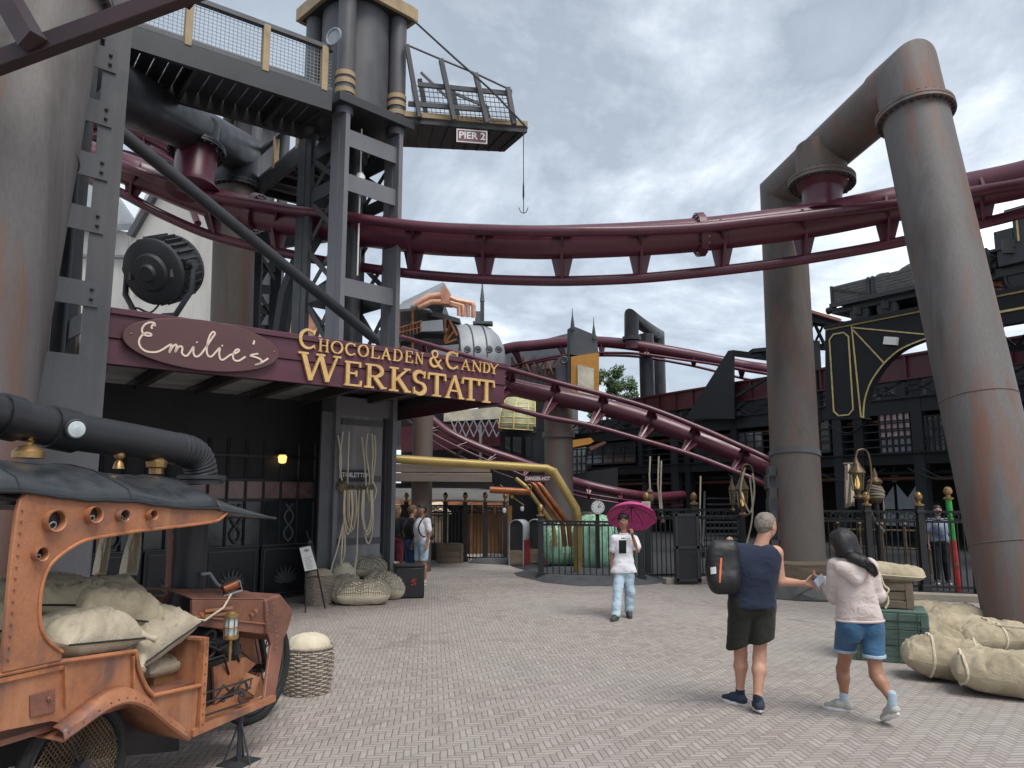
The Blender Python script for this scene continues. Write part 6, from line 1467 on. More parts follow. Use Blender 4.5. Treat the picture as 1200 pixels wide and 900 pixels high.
for i in range(13):
    f = i / 12; zt = 2.045 - f * .29; ze = 1.822 - f * .075
    rows.append([V((.30 + f * (.78 - .16 * abs(2 * y / TW_ - 1) ** 2), y + (-.045 if y < .1 else 0), ze + (zt - ze) * math.sin(PI * y / TW_) ** .6 if f < .99 else ze)) for y in yr])
mb = MB(); mb.grid(rows); vs_ = mb.build('roof_visor', M['leather'], truck, angle=70, solid=.010)
mb = MB(); mb.tube([p for p in rows[-1]], .010, 6); mb.tube([r_[0] for r_ in rows], .009, 6); mb.build('seam', M['steel_dk'], vs_)
mb = MB(); mb.prism([V((-1.7, .02, 1.9)), V((.28, .02, 1.79)), V((.28, 1.23, 1.79)), V((-1.7, 1.23, 1.9))], V((0, 0, .02))); mb.build('roof_lining', M['black'], truck)
# far posts, partition, bed, bulkhead, step
mb = MB()
for u, v0, v1, y in ((200, 615, 748, .95),): mb.beam(Lc(u, v0, y), Lc(u - 6, v1, y), .03, .03)
mb.build('far_post', M['rust_dk'], truck)
for x in (-1.15, -.1, .45): mb = MB(); mb.beam(V((x, 1.22, .9)), V((x, 1.22, 1.86)), .035, .035); mb.build('far_post', M['rust_dk'], truck)
mb = MB(); mb.box(V((-1.0, .63, .66)), (2.5, 1.18, .03)); mb.build('bed_floor', M['rust_dk'], truck)
s0, s1 = Lc(178, 815), Lc(233, 803)
mb = MB(); mb.prism([s0 + V((0, .036, 0)), s1 + V((0, .036, 0)), s1 + V((0, .85, 0)), s0 + V((0, .85, 0))], V((0, 0, -.02))); mb.build('step_tread', M['rust_dk'], truck)
xb_ = Lc(236, 760).x
mb = MB(); mb.prism([V((xb_, .03, .62)), V((xb_, .95, .62)), V((xb_, .95, .95)), V((xb_, .03, .95))], V((.025, 0, 0))); mb.beam(V((xb_ + .01, .0, .955)), V((xb_ + .01, .95, .955)), .06, .016); mb.build('bulkhead', M['rust'], truck)
mb = MB(); mb.beam(V((xb_ + .02, .005, .34)), V((xb_ + .02, .005, .96)), .045, .06, (0, 1, 0)); bp_o = mb.build('bulkhead_post', M['rust_br'], truck)
mb = MB()
for k in range(9): mb.sphere(V((xb_ + .02, -.028, .40 + k * .065)), .007, 6)
mb.build('rivet', M['rust_dk'], bp_o)
# running board, rail with scrolls, front leg, hood and cowl
r0, r1 = Lc(230, 857), Lc(318, 819)
mb = MB(); mb.beam(r0 + V((-.05, .0, 0)), r1 + V((.03, 0, 0)), .04, .045); mb.prism([r0 + V((0, .02, .0)), r1 + V((0, .02, 0)), r1 + V((0, .5, 0)), r0 + V((0, .5, 0))], V((0, 0, -.02))); mb.build('running_board', M['rust'], truck)
mb = MB()
for (a, b) in (((235, 814), (296, 795)), ((233, 841), (292, 821)), ((234, 826), (294, 806))): mb.tube([Lc(*a, .05), Lc(*b, .05)], .007, 6)
for u, v, rp in ((237, 832, 4.5), (285, 808, 8), (291, 801, 5), (283, 818, 5), (262, 818, 4)): mb.torus(Lc(u, v, .05), rp * .0062, .006, (0, 1, 0), 16, 5)
mb.tube([Lc(250, 822, .06), Lc(262, 803, .07), Lc(272, 814, .08), Lc(284, 800, .09)], .007, 6)
mb.build('scroll_rail', M['steel_dk'], truck)
hy = .22
H0, H1, H2, H3 = Lc(226, 703, hy), Lc(314, 703, hy), Lc(313, 744, hy), Lc(226, 733, hy)
mb = MB(); mb.prism([H0, H1, H2, H3], V((0, .03, 0)))
mb.prism([H0 + V((0, .0, .0)), H1, H1 + V((0, .22, .055)), H0 + V((0, .22, .055))], V((0, 0, .012))); mb.prism([H0 + V((0, .22, .055)), H1 + V((0, .22, .055)), H1 + V((0, .62, .055)), H0 + V((0, .62, .055))], V((0, 0, .012))); mb.prism([p + V((0, .84, 0)) for p in (H0, H1, H2, H3)], V((0, -.03, 0)))
hd = mb.build('hood', M['rust_dk'], truck, bevel=.006)
mb = MB()
for i in range(2):
    a = Lc(240, 716 + i * 6, hy - .012); b = Lc(272, 712 + i * 6, hy - .012); mb.beam(a, b, .012, .02)
for u, v in ((235, 720), (294, 720), (298, 716)): c_ = Lc(u, v, hy - .004); mb.cyl(c_, c_ - V((0, .02, 0)), .016, n=10)
a, b = Lc(228, 722, hy - .008), Lc(312, 731, hy - .008); mb.beam(a, b, .012, .012); mb.build('louvre', M['rust'], hd)
# front cowl: folded plate round the nose and a leg to the running board
cw = [Lc(312, 702, hy - .03), Lc(329, 696, hy + .06), Lc(345, 716, hy + .12), Lc(336, 741, hy + .08), Lc(332, 752, hy + .02), Lc(313, 744, hy - .03)]
mb = MB(); mb.prism(cw, V((.03, 1.0, 0.0))); cwo = mb.build('front_cowl', M['rust_dk'], truck, bevel=.02)
lg = [Lc(314, 742, hy - .035), Lc(333, 745, hy - .0), Lc(332, 760, hy), Lc(323, 815, .02), Lc(310, 818, .02), Lc(318, 756, hy - .03)]
mb = MB(); mb.prism(lg, V((.0, .03, 0))); lgo = mb.build('front_leg', M['rust_dk'], truck, bevel=.006)
mb = MB(); rivets(mb, [(320, 704), (322, 730), (325, 745), (322, 775), (318, 806)], hy - .05, 15, .008); rivets(mb, [(313, 708), (314, 738)], hy - .04, 6, .007); mb.build('rivet', M['rust'], lgo)
mb = MB(); pl(mb, [(228, 742), (310, 748), (308, 815), (240, 838)], .62, .02); pl(mb, [(250, 782), (288, 770), (300, 778), (252, 826)], .30, .02); mb.build('engine_board', M['rust'], truck)
mb = MB(); mb.box(V((.75, .48, .52)), (.5, .3, .34)); mb.cyl(V((.5, .3, .62)), V((.5, .5, .62)), .13, n=18); mb.cyl(V((.95, .3, .7)), V((.95, .3, .95)), .03, n=10); mb.torus(Lc(245, 746, .3), .05, .02, (0, 1, .2)); mb.torus(Lc(245, 762, .3), .06, .016, (0, 1, .2)); mb.tube([Lc(236, 752, .3), Lc(256, 762, .28), Lc(270, 752, .3), Lc(280, 775, .3)], .014, 8); mb.tube([Lc(240, 775, .3), Lc(262, 768, .26), Lc(268, 790, .3)], .01, 8); mb.build('engine', M['black'], truck, bevel=.01)
mb = MB(); pl(mb, [(289, 788), (305, 794), (298, 815), (284, 806)], .12, .02); mb.build('pedal_plate', M['rust'], truck)
# handlebar with wooden grip
mb = MB(); mb.tube([Lc(236, 673, .5), Lc(246, 672, .48), Lc(254, 684, .42), Lc(262, 690, .36), Lc(262, 700, .36)], .012, 8); mb.build('handlebar', M['slate'], truck)
mb = MB(); mb.cyl(Lc(261, 691, .30), Lc(280, 683, .25), .035, n=14); hg = mb.build('wooden_grip', M['copper'], truck)
mb = MB(); mb.tube([Lc(258, 700, .3), Lc(284, 692, .2), Lc(281, 681, .22), Lc(262, 686, .32)], .008, 6, closed=True); mb.build('grip_frame', M['slate'], truck)
# wheels
def wheel(label, c, r, spokes=14, mesh=False):
    mb = MB(); mb.torus(c, r - .035, .037, (0, 1, 0), 48, 10); w_ = mb.build('wheel', M['rubber'], truck)
    mb = MB(); mb.torus(c, r - .085, .014, (0, 1, 0), 40, 6); mb.cyl(c - V((0, .09, 0)), c + V((0, .09, 0)), .035, n=14); mb.build('rim', M['steel_dk'], w_)
    mb = MB()
    for k in range(spokes):
        a = 2 * PI * k / spokes; d_ = V((math.cos(a), 0, math.sin(a))); mb.cyl(c + d_ * .03 + V((0, -.05 if k % 2 else .05, 0)), c + d_ * (r - .08), .006, n=5)
    mb.build('spoke', M['steel_dk'], w_)
    if mesh:
        mb = MB(); n = 12
        for k in range(-n, n + 1):
            o = (r - .09) * k / n; h = math.sqrt(max(0, (r - .09) ** 2 - o * o))
            for s in (-1, 1):
                e1 = V((math.cos(s * .9), 0, math.sin(s * .9))); e2 = V((-e1.z, 0, e1.x)); mb.cyl(c + e2 * o - e1 * h + V((0, -.03 + .004 * s, 0)), c + e2 * o + e1 * h + V((0, -.03 + .004 * s, 0)), .0035, n=4)
        mb.build('wire_guard', M['bronze'], w_)
    return w_
wheel('', V((-.56, .16, .37)), .37, 10, True); wheel('', V((-.56, 1.09, .37)), .37, 10, True); wheel('', V((1.60, .62, .45)), .46, 18)
mb = MB(); mb.cyl(V((-.56, .16, .37)), V((-.56, 1.09, .37)), .035, n=10); mb.tube([V((1.60, .5, .45)), V((1.45, .5, .9)), V((1.3, .6, 1.0))], .025, 8); mb.tube([V((1.60, .74, .45)), V((1.45, .74, .9)), V((1.3, .66, 1.0))], .025, 8); mb.beam(V((-1.9, .62, .55)), V((1.0, .62, .40)), .12, .1); mb.box(V((-.0, .6, .36)), (.3, .3, .16)); mb.build('chassis', M['black'], truck)
jb = Lc(280, 886, 0.05); jt = Lc(284, 838, 0.05); jt = V((jb.x, jb.y, .36)); jb = V((jb.x, jb.y, 0))
mb = MB(); mb.cyl(jb, jt, .018, n=8)
for a in (0, 2.1, 4.2): mb.cyl(jb + V((math.cos(a + .4) * .11, math.sin(a + .4) * .11, .01)), jb + V((0, 0, .30)), .008, n=6)
mb.box(jb + V((0, 0, .006)), (.24, .2, .012)); mb.build('jack_stand', M['steel_dk'], truck)
# tall exhaust: up from the engine, out through the roof and back over it
ey = .66
e0, e1 = Lc(217, 742, ey), Lc(219, 700, ey); ex_, ey_ = e1.x, ey
pA = V((ex_, ey_, 2.22)); zz1 = Lc(212, 515, ey).z
def exh(u, v): return Lc(u, v, ey)
bendp = [exh(0, 487), exh(80, 505), exh(150, 516), exh(206, 526), exh(222, 530), exh(231, 538), exh(235, 552), exh(236, 566)]
r_e = .125
far = exh(0, 487) + (exh(0, 487) - exh(80, 505)).normalized() * .8
mb = MB(); mb.tube([far] + bendp[:4], r_e, 28); ep = mb.build('exhaust_pipe', M['pipe_black'], truck)
mb = MB(); el = spline(bendp[3:], 6); mb.tube([V(q) for q in el], [r_e * (1.0 + .045 * (i % 2)) for i in range(len(el))], 28); mb.build('ribbed_elbow', M['pipe_black'], ep, angle=20)
mb = MB(); mb.lathe([(r_e, -.03), (r_e * 1.35, -.03), (r_e * 1.35, .0), (r_e * 1.5, .01), (r_e * 1.5, .04), (r_e, .04)], exh(236, 563), (0, 0, 1), 28); mb.build('pipe_collar', M['steel_dk'], ep)
for u, v, w_ in ((8, 489, .06), (71, 503, .10)):
    d_ = (bendp[1] - bendp[0]).normalized(); c_ = exh(u, v); mb = MB(); mb.lathe([(r_e, -w_), (r_e * 1.13, -w_), (r_e * 1.13, w_), (r_e, w_)], c_, d_, 30, cap=False); mb.build('clamp_band', M['pipe_black'], ep)
lpz = Lc(88, 503, ey - .16); cdir = (Matrix(((td.x, td.y, 0), (tn.x, tn.y, 0), (0, 0, 1))) @ (CAM - Wd(lpz))).normalized(); cdir = (cdir + V((.35, 0, 0))).normalized()
mb = MB(); mb.lathe([(.055, -.09), (.066, -.02), (.068, .02), (.060, .03)], lpz, cdir, 26); lm = mb.build('marker_lamp', M['steel_dk'], truck)
mb = MB(); mb.lathe([(.058, .024), (.05, .034), (.02, .040), (.003, .041)], lpz, cdir, 24); mb.build('lens', M['lensglass'], lm)
mb = MB(); p = Lc(219, 712, ey); x0 = p.x; mb.cyl(V((x0, ey, .95)), V((x0, ey, 1.86)), .125, n=28); ic = mb.build('silencer', M['pipe_black'], truck)
mb = MB(); mb.tube([V((x0, ey, .97)), V((x0 - .02, ey - .1, .88)), V((x0 + .12, ey - .28, .76)), V((x0 + .2, ey - .3, .7))], [.11, .1, .085, .08], 20); mb.build('lower_elbow', M['pipe_black'], truck)
# brass finials along the roof ridge
for u, v0, v1, big in ((33, 533, 502, 1), (139, 546, 532, 0), (183, 549, 530, 2)):
    b_ = Lc(u, v0, .62); h = Lc(u, v1, .62).z - b_.z
    if big == 1: prof = [(.09, -.02), (.09, .02), (.06, .05), (.022, .062), (.022, .078), (.035, .085), (.022, .092)] + [(.046 * math.sin(a), .138 - .046 * math.cos(a)) for a in [PI * (k + 1.5) / 10 for k in range(9)]]
    elif big == 0: prof = [(.04, -.02), (.03, .02), (.016, .04)] + [(.036 * math.sin(a), .075 - .036 * math.cos(a)) for a in [PI * (k + 1) / 10 for k in range(10)]]
    else: prof = [(.05, -.04), (.05, .0), (.07, .01), (.075, .05), (.05, .075), (.026, .085), (.026, .11), (.004, .112)]
    mb = MB(); mb.lathe(prof, b_, (0, 0, 1), 20 if big != 2 else 8); mb.build('brass_finial', M['brass'], truck)
truck.location = O_; truck.rotation_euler = (0, 0, math.atan2(td.y, td.x))
# carbide lantern hung on the hood
c_ = Wd(Lc(271, 733, .06))
t = thing('lantern', 'small caged glass lantern mounted beside the engine of the rusty truck', 'lantern', c_ - up * .09)
mb = MB(); mb.lathe([(.04, -.10), (.055, -.09), (.055, -.07), (.045, -.065)], c_, n=18); mb.lathe([(.045, .055), (.06, .06), (.06, .075), (.035, .09), (.034, .1)], c_, n=18)
for k in range(8): a = 2 * PI * k / 8; d_ = V((math.cos(a), math.sin(a), 0)) * .053; mb.cyl(c_ + d_ - up * .08, c_ + d_ + up * .068, .004, n=5)
mb.torus(c_ - up * .01, .054, .004); mb.cyl(c_ - up * .10, c_ - up * .25, .012, n=8); mb.build('cage', M['brass'], t)
mb = MB(); mb.lathe([(.042, -.066), (.046, -.03), (.046, .03), (.042, .056)], c_, n=18); mb.build('glass', M['lensglass'], t)
# sacks in the truck
def ts(label, u, v, y, size, rz, tilt, m, seed, **k):
    c = Wd(Lc(u, v, y)); return sack(label, c, size, math.atan2(td.y, td.x) + rz, tilt, m, seed, 'sacks loaded in the rusty truck', **k)
ts('plump jute sack lying across the top of the truck load with a dark stitched rim', 114, 733, .45, (.66, .54, .30), R(-8), (R(14), R(12)), 'sack', 2, rnd=.25, knots=((1, -1),))
ts('lower jute sack by the rear arch pillar of the truck, under the plump one', 88, 765, .24, (.64, .50, .26), R(4), (R(6), R(6)), 'sack_grey', 5, rnd=.25, knots=((1, -1),))
ts('pale jute sack leaning on the bulkhead beside the silencer', 162, 764, .36, (.66, .56, .30), R(10), (R(8), R(-16)), 'sack_grey', 8, rnd=.25, knots=((-1, -1),))
ts('half hidden jute sack behind the arch pillar at the back of the load', 52, 724, .55, (.6, .5, .27), R(0), (R(5), R(8)), 'sack', 11)
ts('flat grey sack at the very bottom of the truck load under the pale one', 180, 790, .34, (.42, .36, .15), R(0), (0, 0), 'sack_grey', 14, seam=None)
ts('flat grey sack at the bottom under the lower jute sack', 100, 785, .30, (.50, .40, .13), R(0), (0, 0), 'sack_grey', 15, seam=None)
ts('jute sack at the tail of the truck behind the rusted pillar', -40, 760, .45, (.6, .5, .26), R(6), (0, R(4)), 'sack', 17)
c = Wd(Lc(183, 803, .36)); t = thing('wooden_box', 'small yellowish wooden box under the flat grey sack in the truck', 'box', c)
mb = MB(); mx = Matrix.Rotation(math.atan2(td.y, td.x), 3, 'Z'); mb.box(c + up * .06, (.34, .3, .12), mx); b_ = mb.build('body', M['wood_warm'], t, bevel=.006)
mb = MB(); mb.box(c + up * .128, (.36, .32, .014), mx); mb.build('lid', M['wood'], t)
mb = MB(); mb.tube([Wd(Lc(*q)) for q in ((120, 690, .5), (160, 704, .4), (205, 722, .2), (240, 727, .18), (262, 712, .2), (271, 696, .24))], .008, 6); mb.tube([Wd(Lc(*q)) for q in ((204, 718, .25), (214, 730, .22), (222, 745, .2))], .005, 5)
tag(mb.build('tow_rope', M['rope'], angle=60), 'thin hemp rope slung from the sacks over the engine to the handlebar', 'rope')
for u, w_, lb in ((156, 9, 'wide pleated cream fabric strip hanging beyond the truck portholes'), (122, 6, 'narrow cream fabric strip hanging farther back inside the truck')):
    t = MB(); rows = []
    for i in range(15):
        f = i / 14; r_ = []
        for j in range(17):
            g_ = j / 16 - .5; a = Lc(u + 3 - 8 * f + g_ * w_ * (1.0 + .9 * f), 618 + f * 56, 1.0); r_.append(Wd(a + V((0, .03 * math.sin(j * 2.6 + f * 2), 0))))
        rows.append(r_)
    t.grid(rows); tag(t.build('hanging_cloth', M['sack_pale'], angle=80, solid=.004), lb, 'cloth', 'cloth strips hanging in the truck')
# ---------------------------------------------------------------- people: one implicit skin per body, clothes as their own shells
from mathutils.bvhtree import BVHTree
def sdf_caps(X, Y, Z, parts):
    D = None
    for p in parts:
        if p[0] == 'e': d = ellipsoid(X, Y, Z, p[1], p[2]); k = p[3] if len(p) > 3 else .03
        else: d = capsule(X, Y, Z, p[0], p[1], p[2], p[3]); k = p[4] if len(p) > 4 else .03
        D = d if D is None else smin(D, d, k)
    return D
def bounds(parts, pad=.05):
    lo, hi = [9e9] * 3, [-9e9] * 3
    for p in parts:
        pts = [(p[1], p[2])] if p[0] == 'e' else [(p[0], (p[2],) * 3), (p[1], (p[3],) * 3)]
        for c, r in pts:
            for i in range(3): lo[i] = min(lo[i], c[i] - r[i] - pad); hi[i] = max(hi[i], c[i] + r[i] + pad)
    return lo, hi
def shell(name, parts, m, parent, org, res=.010, cuts=(), sub=(), fold=.0, fs=(10, 10, 10), extra=None, wt=None):
    """skin of the smooth union of parts, cut by planes (n, d) keeping n.p<d, minus sub parts; folds pushed along normals"""
    lo, hi = bounds(parts)
    def fn(X, Y, Z):
        D = sdf_caps(X, Y, Z, parts)
        for n, d in cuts: D = np.maximum(D, X * n[0] + Y * n[1] + Z * n[2] - d)
        for s in sub: D = np.maximum(D, -sdf_caps(X, Y, Z, [s]))
        return D
    vs, fs_ = surface_nets(fn, lo, hi, res)
    me = bpy.data.meshes.new('tmp'); me.from_pydata(vs.tolist(), [], fs_.tolist()); me.update()
    if fold:
        for v in me.vertices:
            p = v.co; a = noise.noise((p.x * fs[0], p.y * fs[1], p.z * fs[2]))
            b = noise.noise((p.x * fs[0] * 1.7 + p.z * 6 + 5, p.y * fs[1] * 1.7, p.z * fs[2] * 2.1 - p.x * 4))
            a = a * 1.1 + .45 * (1 - 2.6 * abs(b)) * max(0, .55 - abs(a))            # broad pads, with slanting soft folds between
            v.co = p + v.normal * fold * a * (wt(p) if wt else 1)
    mb = MB(); mb.v = [tuple(V(org) + v.co) for v in me.vertices]; mb.f = [tuple(f.vertices) for f in me.polygons]; mb.mi = [0] * len(mb.f)
    bpy.data.meshes.remove(me)
    if extra: extra(mb)
    return mb.build(name, m, parent, angle=180)
def head_frame(c, fwd, pitch=0.0, s=1.0):
    f = V((fwd[0], fwd[1], 0)).normalized(); r = V((f.y, -f.x, 0)); f2 = (f * math.cos(pitch) + up * math.sin(pitch)).normalized(); u2 = r.cross(f2)
    return lambda x, y, z: tuple(V(c) + (r * x + f2 * y + u2 * z) * s)
def head_parts(h, s, jaw=1.0):
    def e(c, r): return c, r
    # spheres and capsules in the head's own frame make the skull, face and ears
    return [(h(0, -.030, .035), h(0, .022, .038), .079 * s, .079 * s, .01), (h(0, .0, .045), h(0, -.018, .05), .080 * s, .080 * s, .02),
            (h(-.030, .035, -.015), h(.030, .035, -.015), .050 * s, .050 * s, .03), (h(-.022 * jaw, .035, -.055), h(.022 * jaw, .035, -.055), .040 * s, .040 * s, .03), (h(0, .058, -.085), h(0, .050, -.075), .024 * s, .03 * s, .025),
            (h(0, .085, .012), h(0, .106, -.024), .009 * s, .015 * s, .012), (h(-.011, .094, -.027), h(.011, .094, -.027), .010 * s, .010 * s, .008),
            (h(-.032, .074, .028), h(.032, .074, .028), .012 * s, .012 * s, .016), (h(-.014, .083, -.056), h(.014, .083, -.056), .009 * s, .009 * s, .008), (h(-.012, .080, -.068), h(.012, .080, -.068), .009 * s, .009 * s, .008),
            (h(-.080, -.012, .005), h(-.082, -.016, -.028), .013 * s, .009 * s, .008), (h(.080, -.012, .005), h(.082, -.016, -.028), .013 * s, .009 * s, .008)]
def face(h, s, org, parent, hairm):
    mb = MB()
    for sx in (-1, 1): mb.sphere(V(org) + V(h(sx * .031, .0885, .012)), .0125 * s, 10)
    mb.build('eye', M['eye'], parent)
    mb = MB()
    for sx in (-1, 1): mb.sphere(V(org) + V(h(sx * .031, .0965, .012)), .0062 * s, 8); mb.tube([V(org) + V(h(sx * (.018 + .028 * i / 4), .1005 - .012 * (i / 4) ** 2, .034 + .006 * math.sin(PI * i / 4))) for i in range(5)], .0042 * s, 5)
    mb.build('brow', M['brow'], parent)
    mb = MB(); mb.tube([V(org) + V(h(-.022 + .044 * i / 6, .0935 - .010 * abs(i / 3 - 1) ** 2, -.0615 + .002 * abs(i / 3 - 1))) for i in range(7)], .004 * s, 6); mb.build('mouth', M['lip'], parent)
def finger_chain(a, dir_, curl_ax, L_, r, curl):
    """three joint finger from a along dir_, bending by curl about curl_ax"""
    pts = [V(a)]; d = V(dir_).normalized()
    for k, f in enumerate((.45, .31, .24)):
        pts.append(pts[-1] + d * L_ * f); d = Matrix.Rotation(curl, 3, V(curl_ax)) @ d
    return [(tuple(pts[i]), tuple(pts[i + 1]), r * (1 - .12 * i), r * (.9 - .12 * i), .004) for i in range(3)]
def hand_parts(wrist, dir_, palm_n, s=1.0, curl=.35, spread=.12, thumb=.8, side=1):
    """palm and five fingers; dir_ wrist to knuckles, palm_n out of the palm, side the thumb's side along dir_ x palm_n"""
    d = V(dir_).normalized(); n = V(palm_n); n = (n - d * n.dot(d)).normalized(); a = d.cross(n) * side; w = V(wrist); P_ = []
    for k in (-.026, -.009, .009, .026): P_.append((tuple(w + a * k * .7 * s + d * .012 * s), tuple(w + a * k * s + d * .085 * s), .015 * s, .0125 * s, .012))
    for k, (o, L_) in enumerate(((.027, .075), (.009, .084), (-.009, .078), (-.026, .060))):
        dd = (d + a * o / .027 * spread).normalized(); P_ += finger_chain(w + a * o * s + d * .085 * s, dd, (dd.cross(n)).normalized(), L_ * s, .0095 * s, curl * (1 + .1 * k))
    td_ = (d * .75 + a * thumb + n * .25).normalized(); P_ += finger_chain(w + a * .022 * s + d * .025 * s, td_, td_.cross(n).normalized(), .072 * s, .011 * s, curl * .5)
    return P_
def body_mesh(name, parts, hands, m, parent, org, res):
    def extra(mb):
        for hp in hands:
            lo, hi = bounds(hp, .02); vs, fs_ = surface_nets(lambda X, Y, Z: sdf_caps(X, Y, Z, hp), lo, hi, max(.0042, res * .45)); mb.add([V(org) + V(p) for p in vs.tolist()], fs_.tolist())
    return shell(name, parts, m, parent, org, res, extra=extra)
def shoe(parent, org, heel, toe, s=1.0, m='shoe_lt', sole='whitepaint', res=.008, hh=.07):
    h, t_ = V(heel), V(toe); d = (t_ - h); L_ = d.length; d.normalize(); upv = (up - d * up.dot(d)).normalized(); sd = d.cross(upv)
    q = lambda a, b: tuple(h + d * L_ * a + upv * b * s)
    parts = [(q(.10, .045), q(.45, .045), .040 * s, .044 * s, .02), (q(.45, .04), q(.84, .03), .042 * s, .034 * s, .03), (q(.14, .05), q(.20, hh + .03), .040 * s, .036 * s, .03), (q(.2, .07), q(.5, .06), .034 * s, .034 * s, .03)]
    o = shell('shoe', parts, M[m], parent, org, res, cuts=[(tuple(-upv), -(h.dot(upv)) - .022 * s)], fold=.002, fs=(30, 30, 30))
    mb = MB(); pts = []
    for i in range(26):
        a = 2 * PI * i / 26; x = .5 + .53 * math.cos(a); y = math.sin(a) * (.042 + .006 * math.sin(x * 3)) * s * (1 if x > .2 else .9); pts.append(V(org) + h + d * L_ * x + sd * y)
    mb.prism(pts, upv * .028 * s); mb.build('sole', M[sole], o, bevel=.004); return o
def decal(name, src, quad, m, parent, off=.004, n=10, toward=None):
    """a printed patch lying on a garment: grid over the image-space quad, dropped on to the cloth"""
    me = src.data; o0 = WL.get(src.name, V()) ; bvh = BVHTree.FromPolygons([v.co + o0 for v in me.vertices], [tuple(p.vertices) for p in me.polygons])
    rows = []
    for i in range(n + 1):
        r_ = []
        for j in range(n + 1):
            f, g_ = i / n, j / n
            u = (quad[0][0] * (1 - g_) + quad[1][0] * g_) * (1 - f) + (quad[3][0] * (1 - g_) + quad[2][0] * g_) * f
            v = (quad[0][1] * (1 - g_) + quad[1][1] * g_) * (1 - f) + (quad[3][1] * (1 - g_) + quad[2][1] * g_) * f
            d = ray(u, v).normalized(); hit = bvh.ray_cast(CAM, d)
            if hit[0] is None: return None
            r_.append(hit[0] - d * off)
        rows.append(r_)
    mb = MB(); mb.grid(rows); return mb.build(name, m, parent, angle=180)
def JJ(org): return lambda u, v, Y: tuple(onY(u, v, Y) - org)
def A3(p, dx=0, dy=0, dz=0): return (p[0] + dx, p[1] + dy, p[2] + dz)

# ---- man in navy sleeveless shirt, walking away, head turned to the woman
org = G(882, 832); j = JJ(org); Y = org.y
man = thing('person', 'grey haired man in navy sleeveless shirt and dark shorts reaching out an open hand', 'person', org)
hc = j(897.5, 617, Y + .02); h = head_frame(hc, (.72, .62), -.12, 1.0)
nk = j(889, 641, Y); sL, sR = j(861, 645, Y + .01), j(909, 648, Y - .02); pel = j(881, 712, Y); ch = j(885, 672, Y)
eR, wR = j(914.5, 681, Y - .03), j(941, 683.5, Y + .02)
fL, fR = G(868, 826) - org, G(888.5, 836) - org; aL, aR = (fL.x, fL.y, .10), (fR.x, fR.y, .10)
kL, kR = j(868, 766, Y + fL.y * .6 + .03), j(890, 770, Y + fR.y * .5 + .04)
hL, hR = A3(pel, -.09, 0, -.02), A3(pel, .09, 0, -.02)
eL, wL = A3(sL, -.06, .16, -.24), A3(sL, -.045, .10, -.02)
body = [(A3(pel, -.06, 0, .0), A3(pel, .06, 0, .0), .09, .09), (pel, ch, .09, .10, .05), (A3(ch, -.07, 0, .1), A3(ch, .07, 0, .1), .085, .085, .05), (sL, sR, .056, .056, .05), (A3(nk, 0, 0, -.05), A3(hc, -.02, -.02, -.06), .066, .058, .03),
        (sR, eR, .062, .046, .04), (eR, wR, .044, .028, .02), (sL, eL, .06, .045, .04), (eL, wL, .043, .03, .02), (hL, kL, .075, .056, .04), (hR, kR, .075, .056, .04)]
for k_, a_ in ((kL, aL), (kR, aR)):
    mid = tuple(V(k_).lerp(V(a_), .3)); body += [(k_, mid, .056, .062, .03), (A3(mid, 0, -.012, 0), A3(a_, 0, 0, .04), .058, .036, .03), (A3(a_, 0, 0, .04), A3(a_, 0, .02, -.02), .036, .036, .02)]
body += head_parts(h, 1.0, 1.1)
n_ = V((0, -.55, .8))
hand = []
w0 = V(wR); d_ = V((.95, .1, -.05)).normalized()
for k in (-.024, -.008, .008, .024): hand.append((tuple(w0 + V((.005, .02 * 0, k * .6))), tuple(w0 + d_ * .085 + V((0, k * .5, k))), .016, .0125, .012))
for tip, L_, o in ((V((.93, .05, -.16)), .085, .024), (V((.88, .0, -.40)), .09, .008), (V((.80, .05, -.52)), .082, -.008), (V((.68, .1, -.66)), .065, -.024)):
    hand += finger_chain(w0 + d_ * .085 + V((0, o * .5, o)), tip, (0, 1, 0), L_, .0098, -.12)
hand += finger_chain(w0 + d_ * .03 + V((0, -.01, .022)), V((.62, -.1, .75)), (0, 1, 0), .078, .0115, .10)
lh = hand_parts(wL, (.1, -.35, .9), (.8, .2, .1), 1.0, .9, .05, .5, 1)
body_mesh('body', body, [hand, lh], M['skin'], man, org, .0085)
face(h, 1.0, org, man, M['hair_grey'])
hp = [(h(0, -.032, .045), h(0, .012, .052), .085, .083, .02), (h(0, -.05, .0), h(0, -.045, -.02), .072, .062, .03), (h(-.05, -.02, .0), h(.05, -.02, .0), .036, .036, .02)]
shell('hair', hp, M['hair_grey'], man, org, .0075, sub=[(h(0, .10, -.045), h(0, .10, .02), .070, .058), (h(-.085, .035, -.05), h(.085, .035, -.05), .05, .05), (h(-.1, -.012, -.02), h(.1, -.012, -.02), .026, .026)], fold=.003, fs=(45, 45, 45))
sh = [(A3(ch, -.125, 0, .11), A3(ch, .10, 0, .11), .128, .125), (A3(sL, .02, 0, -.01), A3(sR, -.02, 0, -.01), .078, .078, .05), ('e', A3(ch, -.015, 0, .0), (.232, .152, .24), .06), ('e', A3(pel, .005, 0, .10), (.205, .150, .22), .06), (A3(pel, -.07, 0, .02), A3(pel, .085, 0, .02), .135, .135, .05), (A3(nk, -.03, 0, -.06), A3(nk, .03, 0, -.06), .085, .085, .03)]
shirt = shell('sleeveless_shirt', sh, M['navy'], man, org, .010, cuts=[((0, 0, -1), -(pel[2] + .005))], sub=[(A3(nk, .0, 0, -.03), A3(nk, .02, .02, .3), .066, .075)], fold=.017, fs=(5, 5, 7))
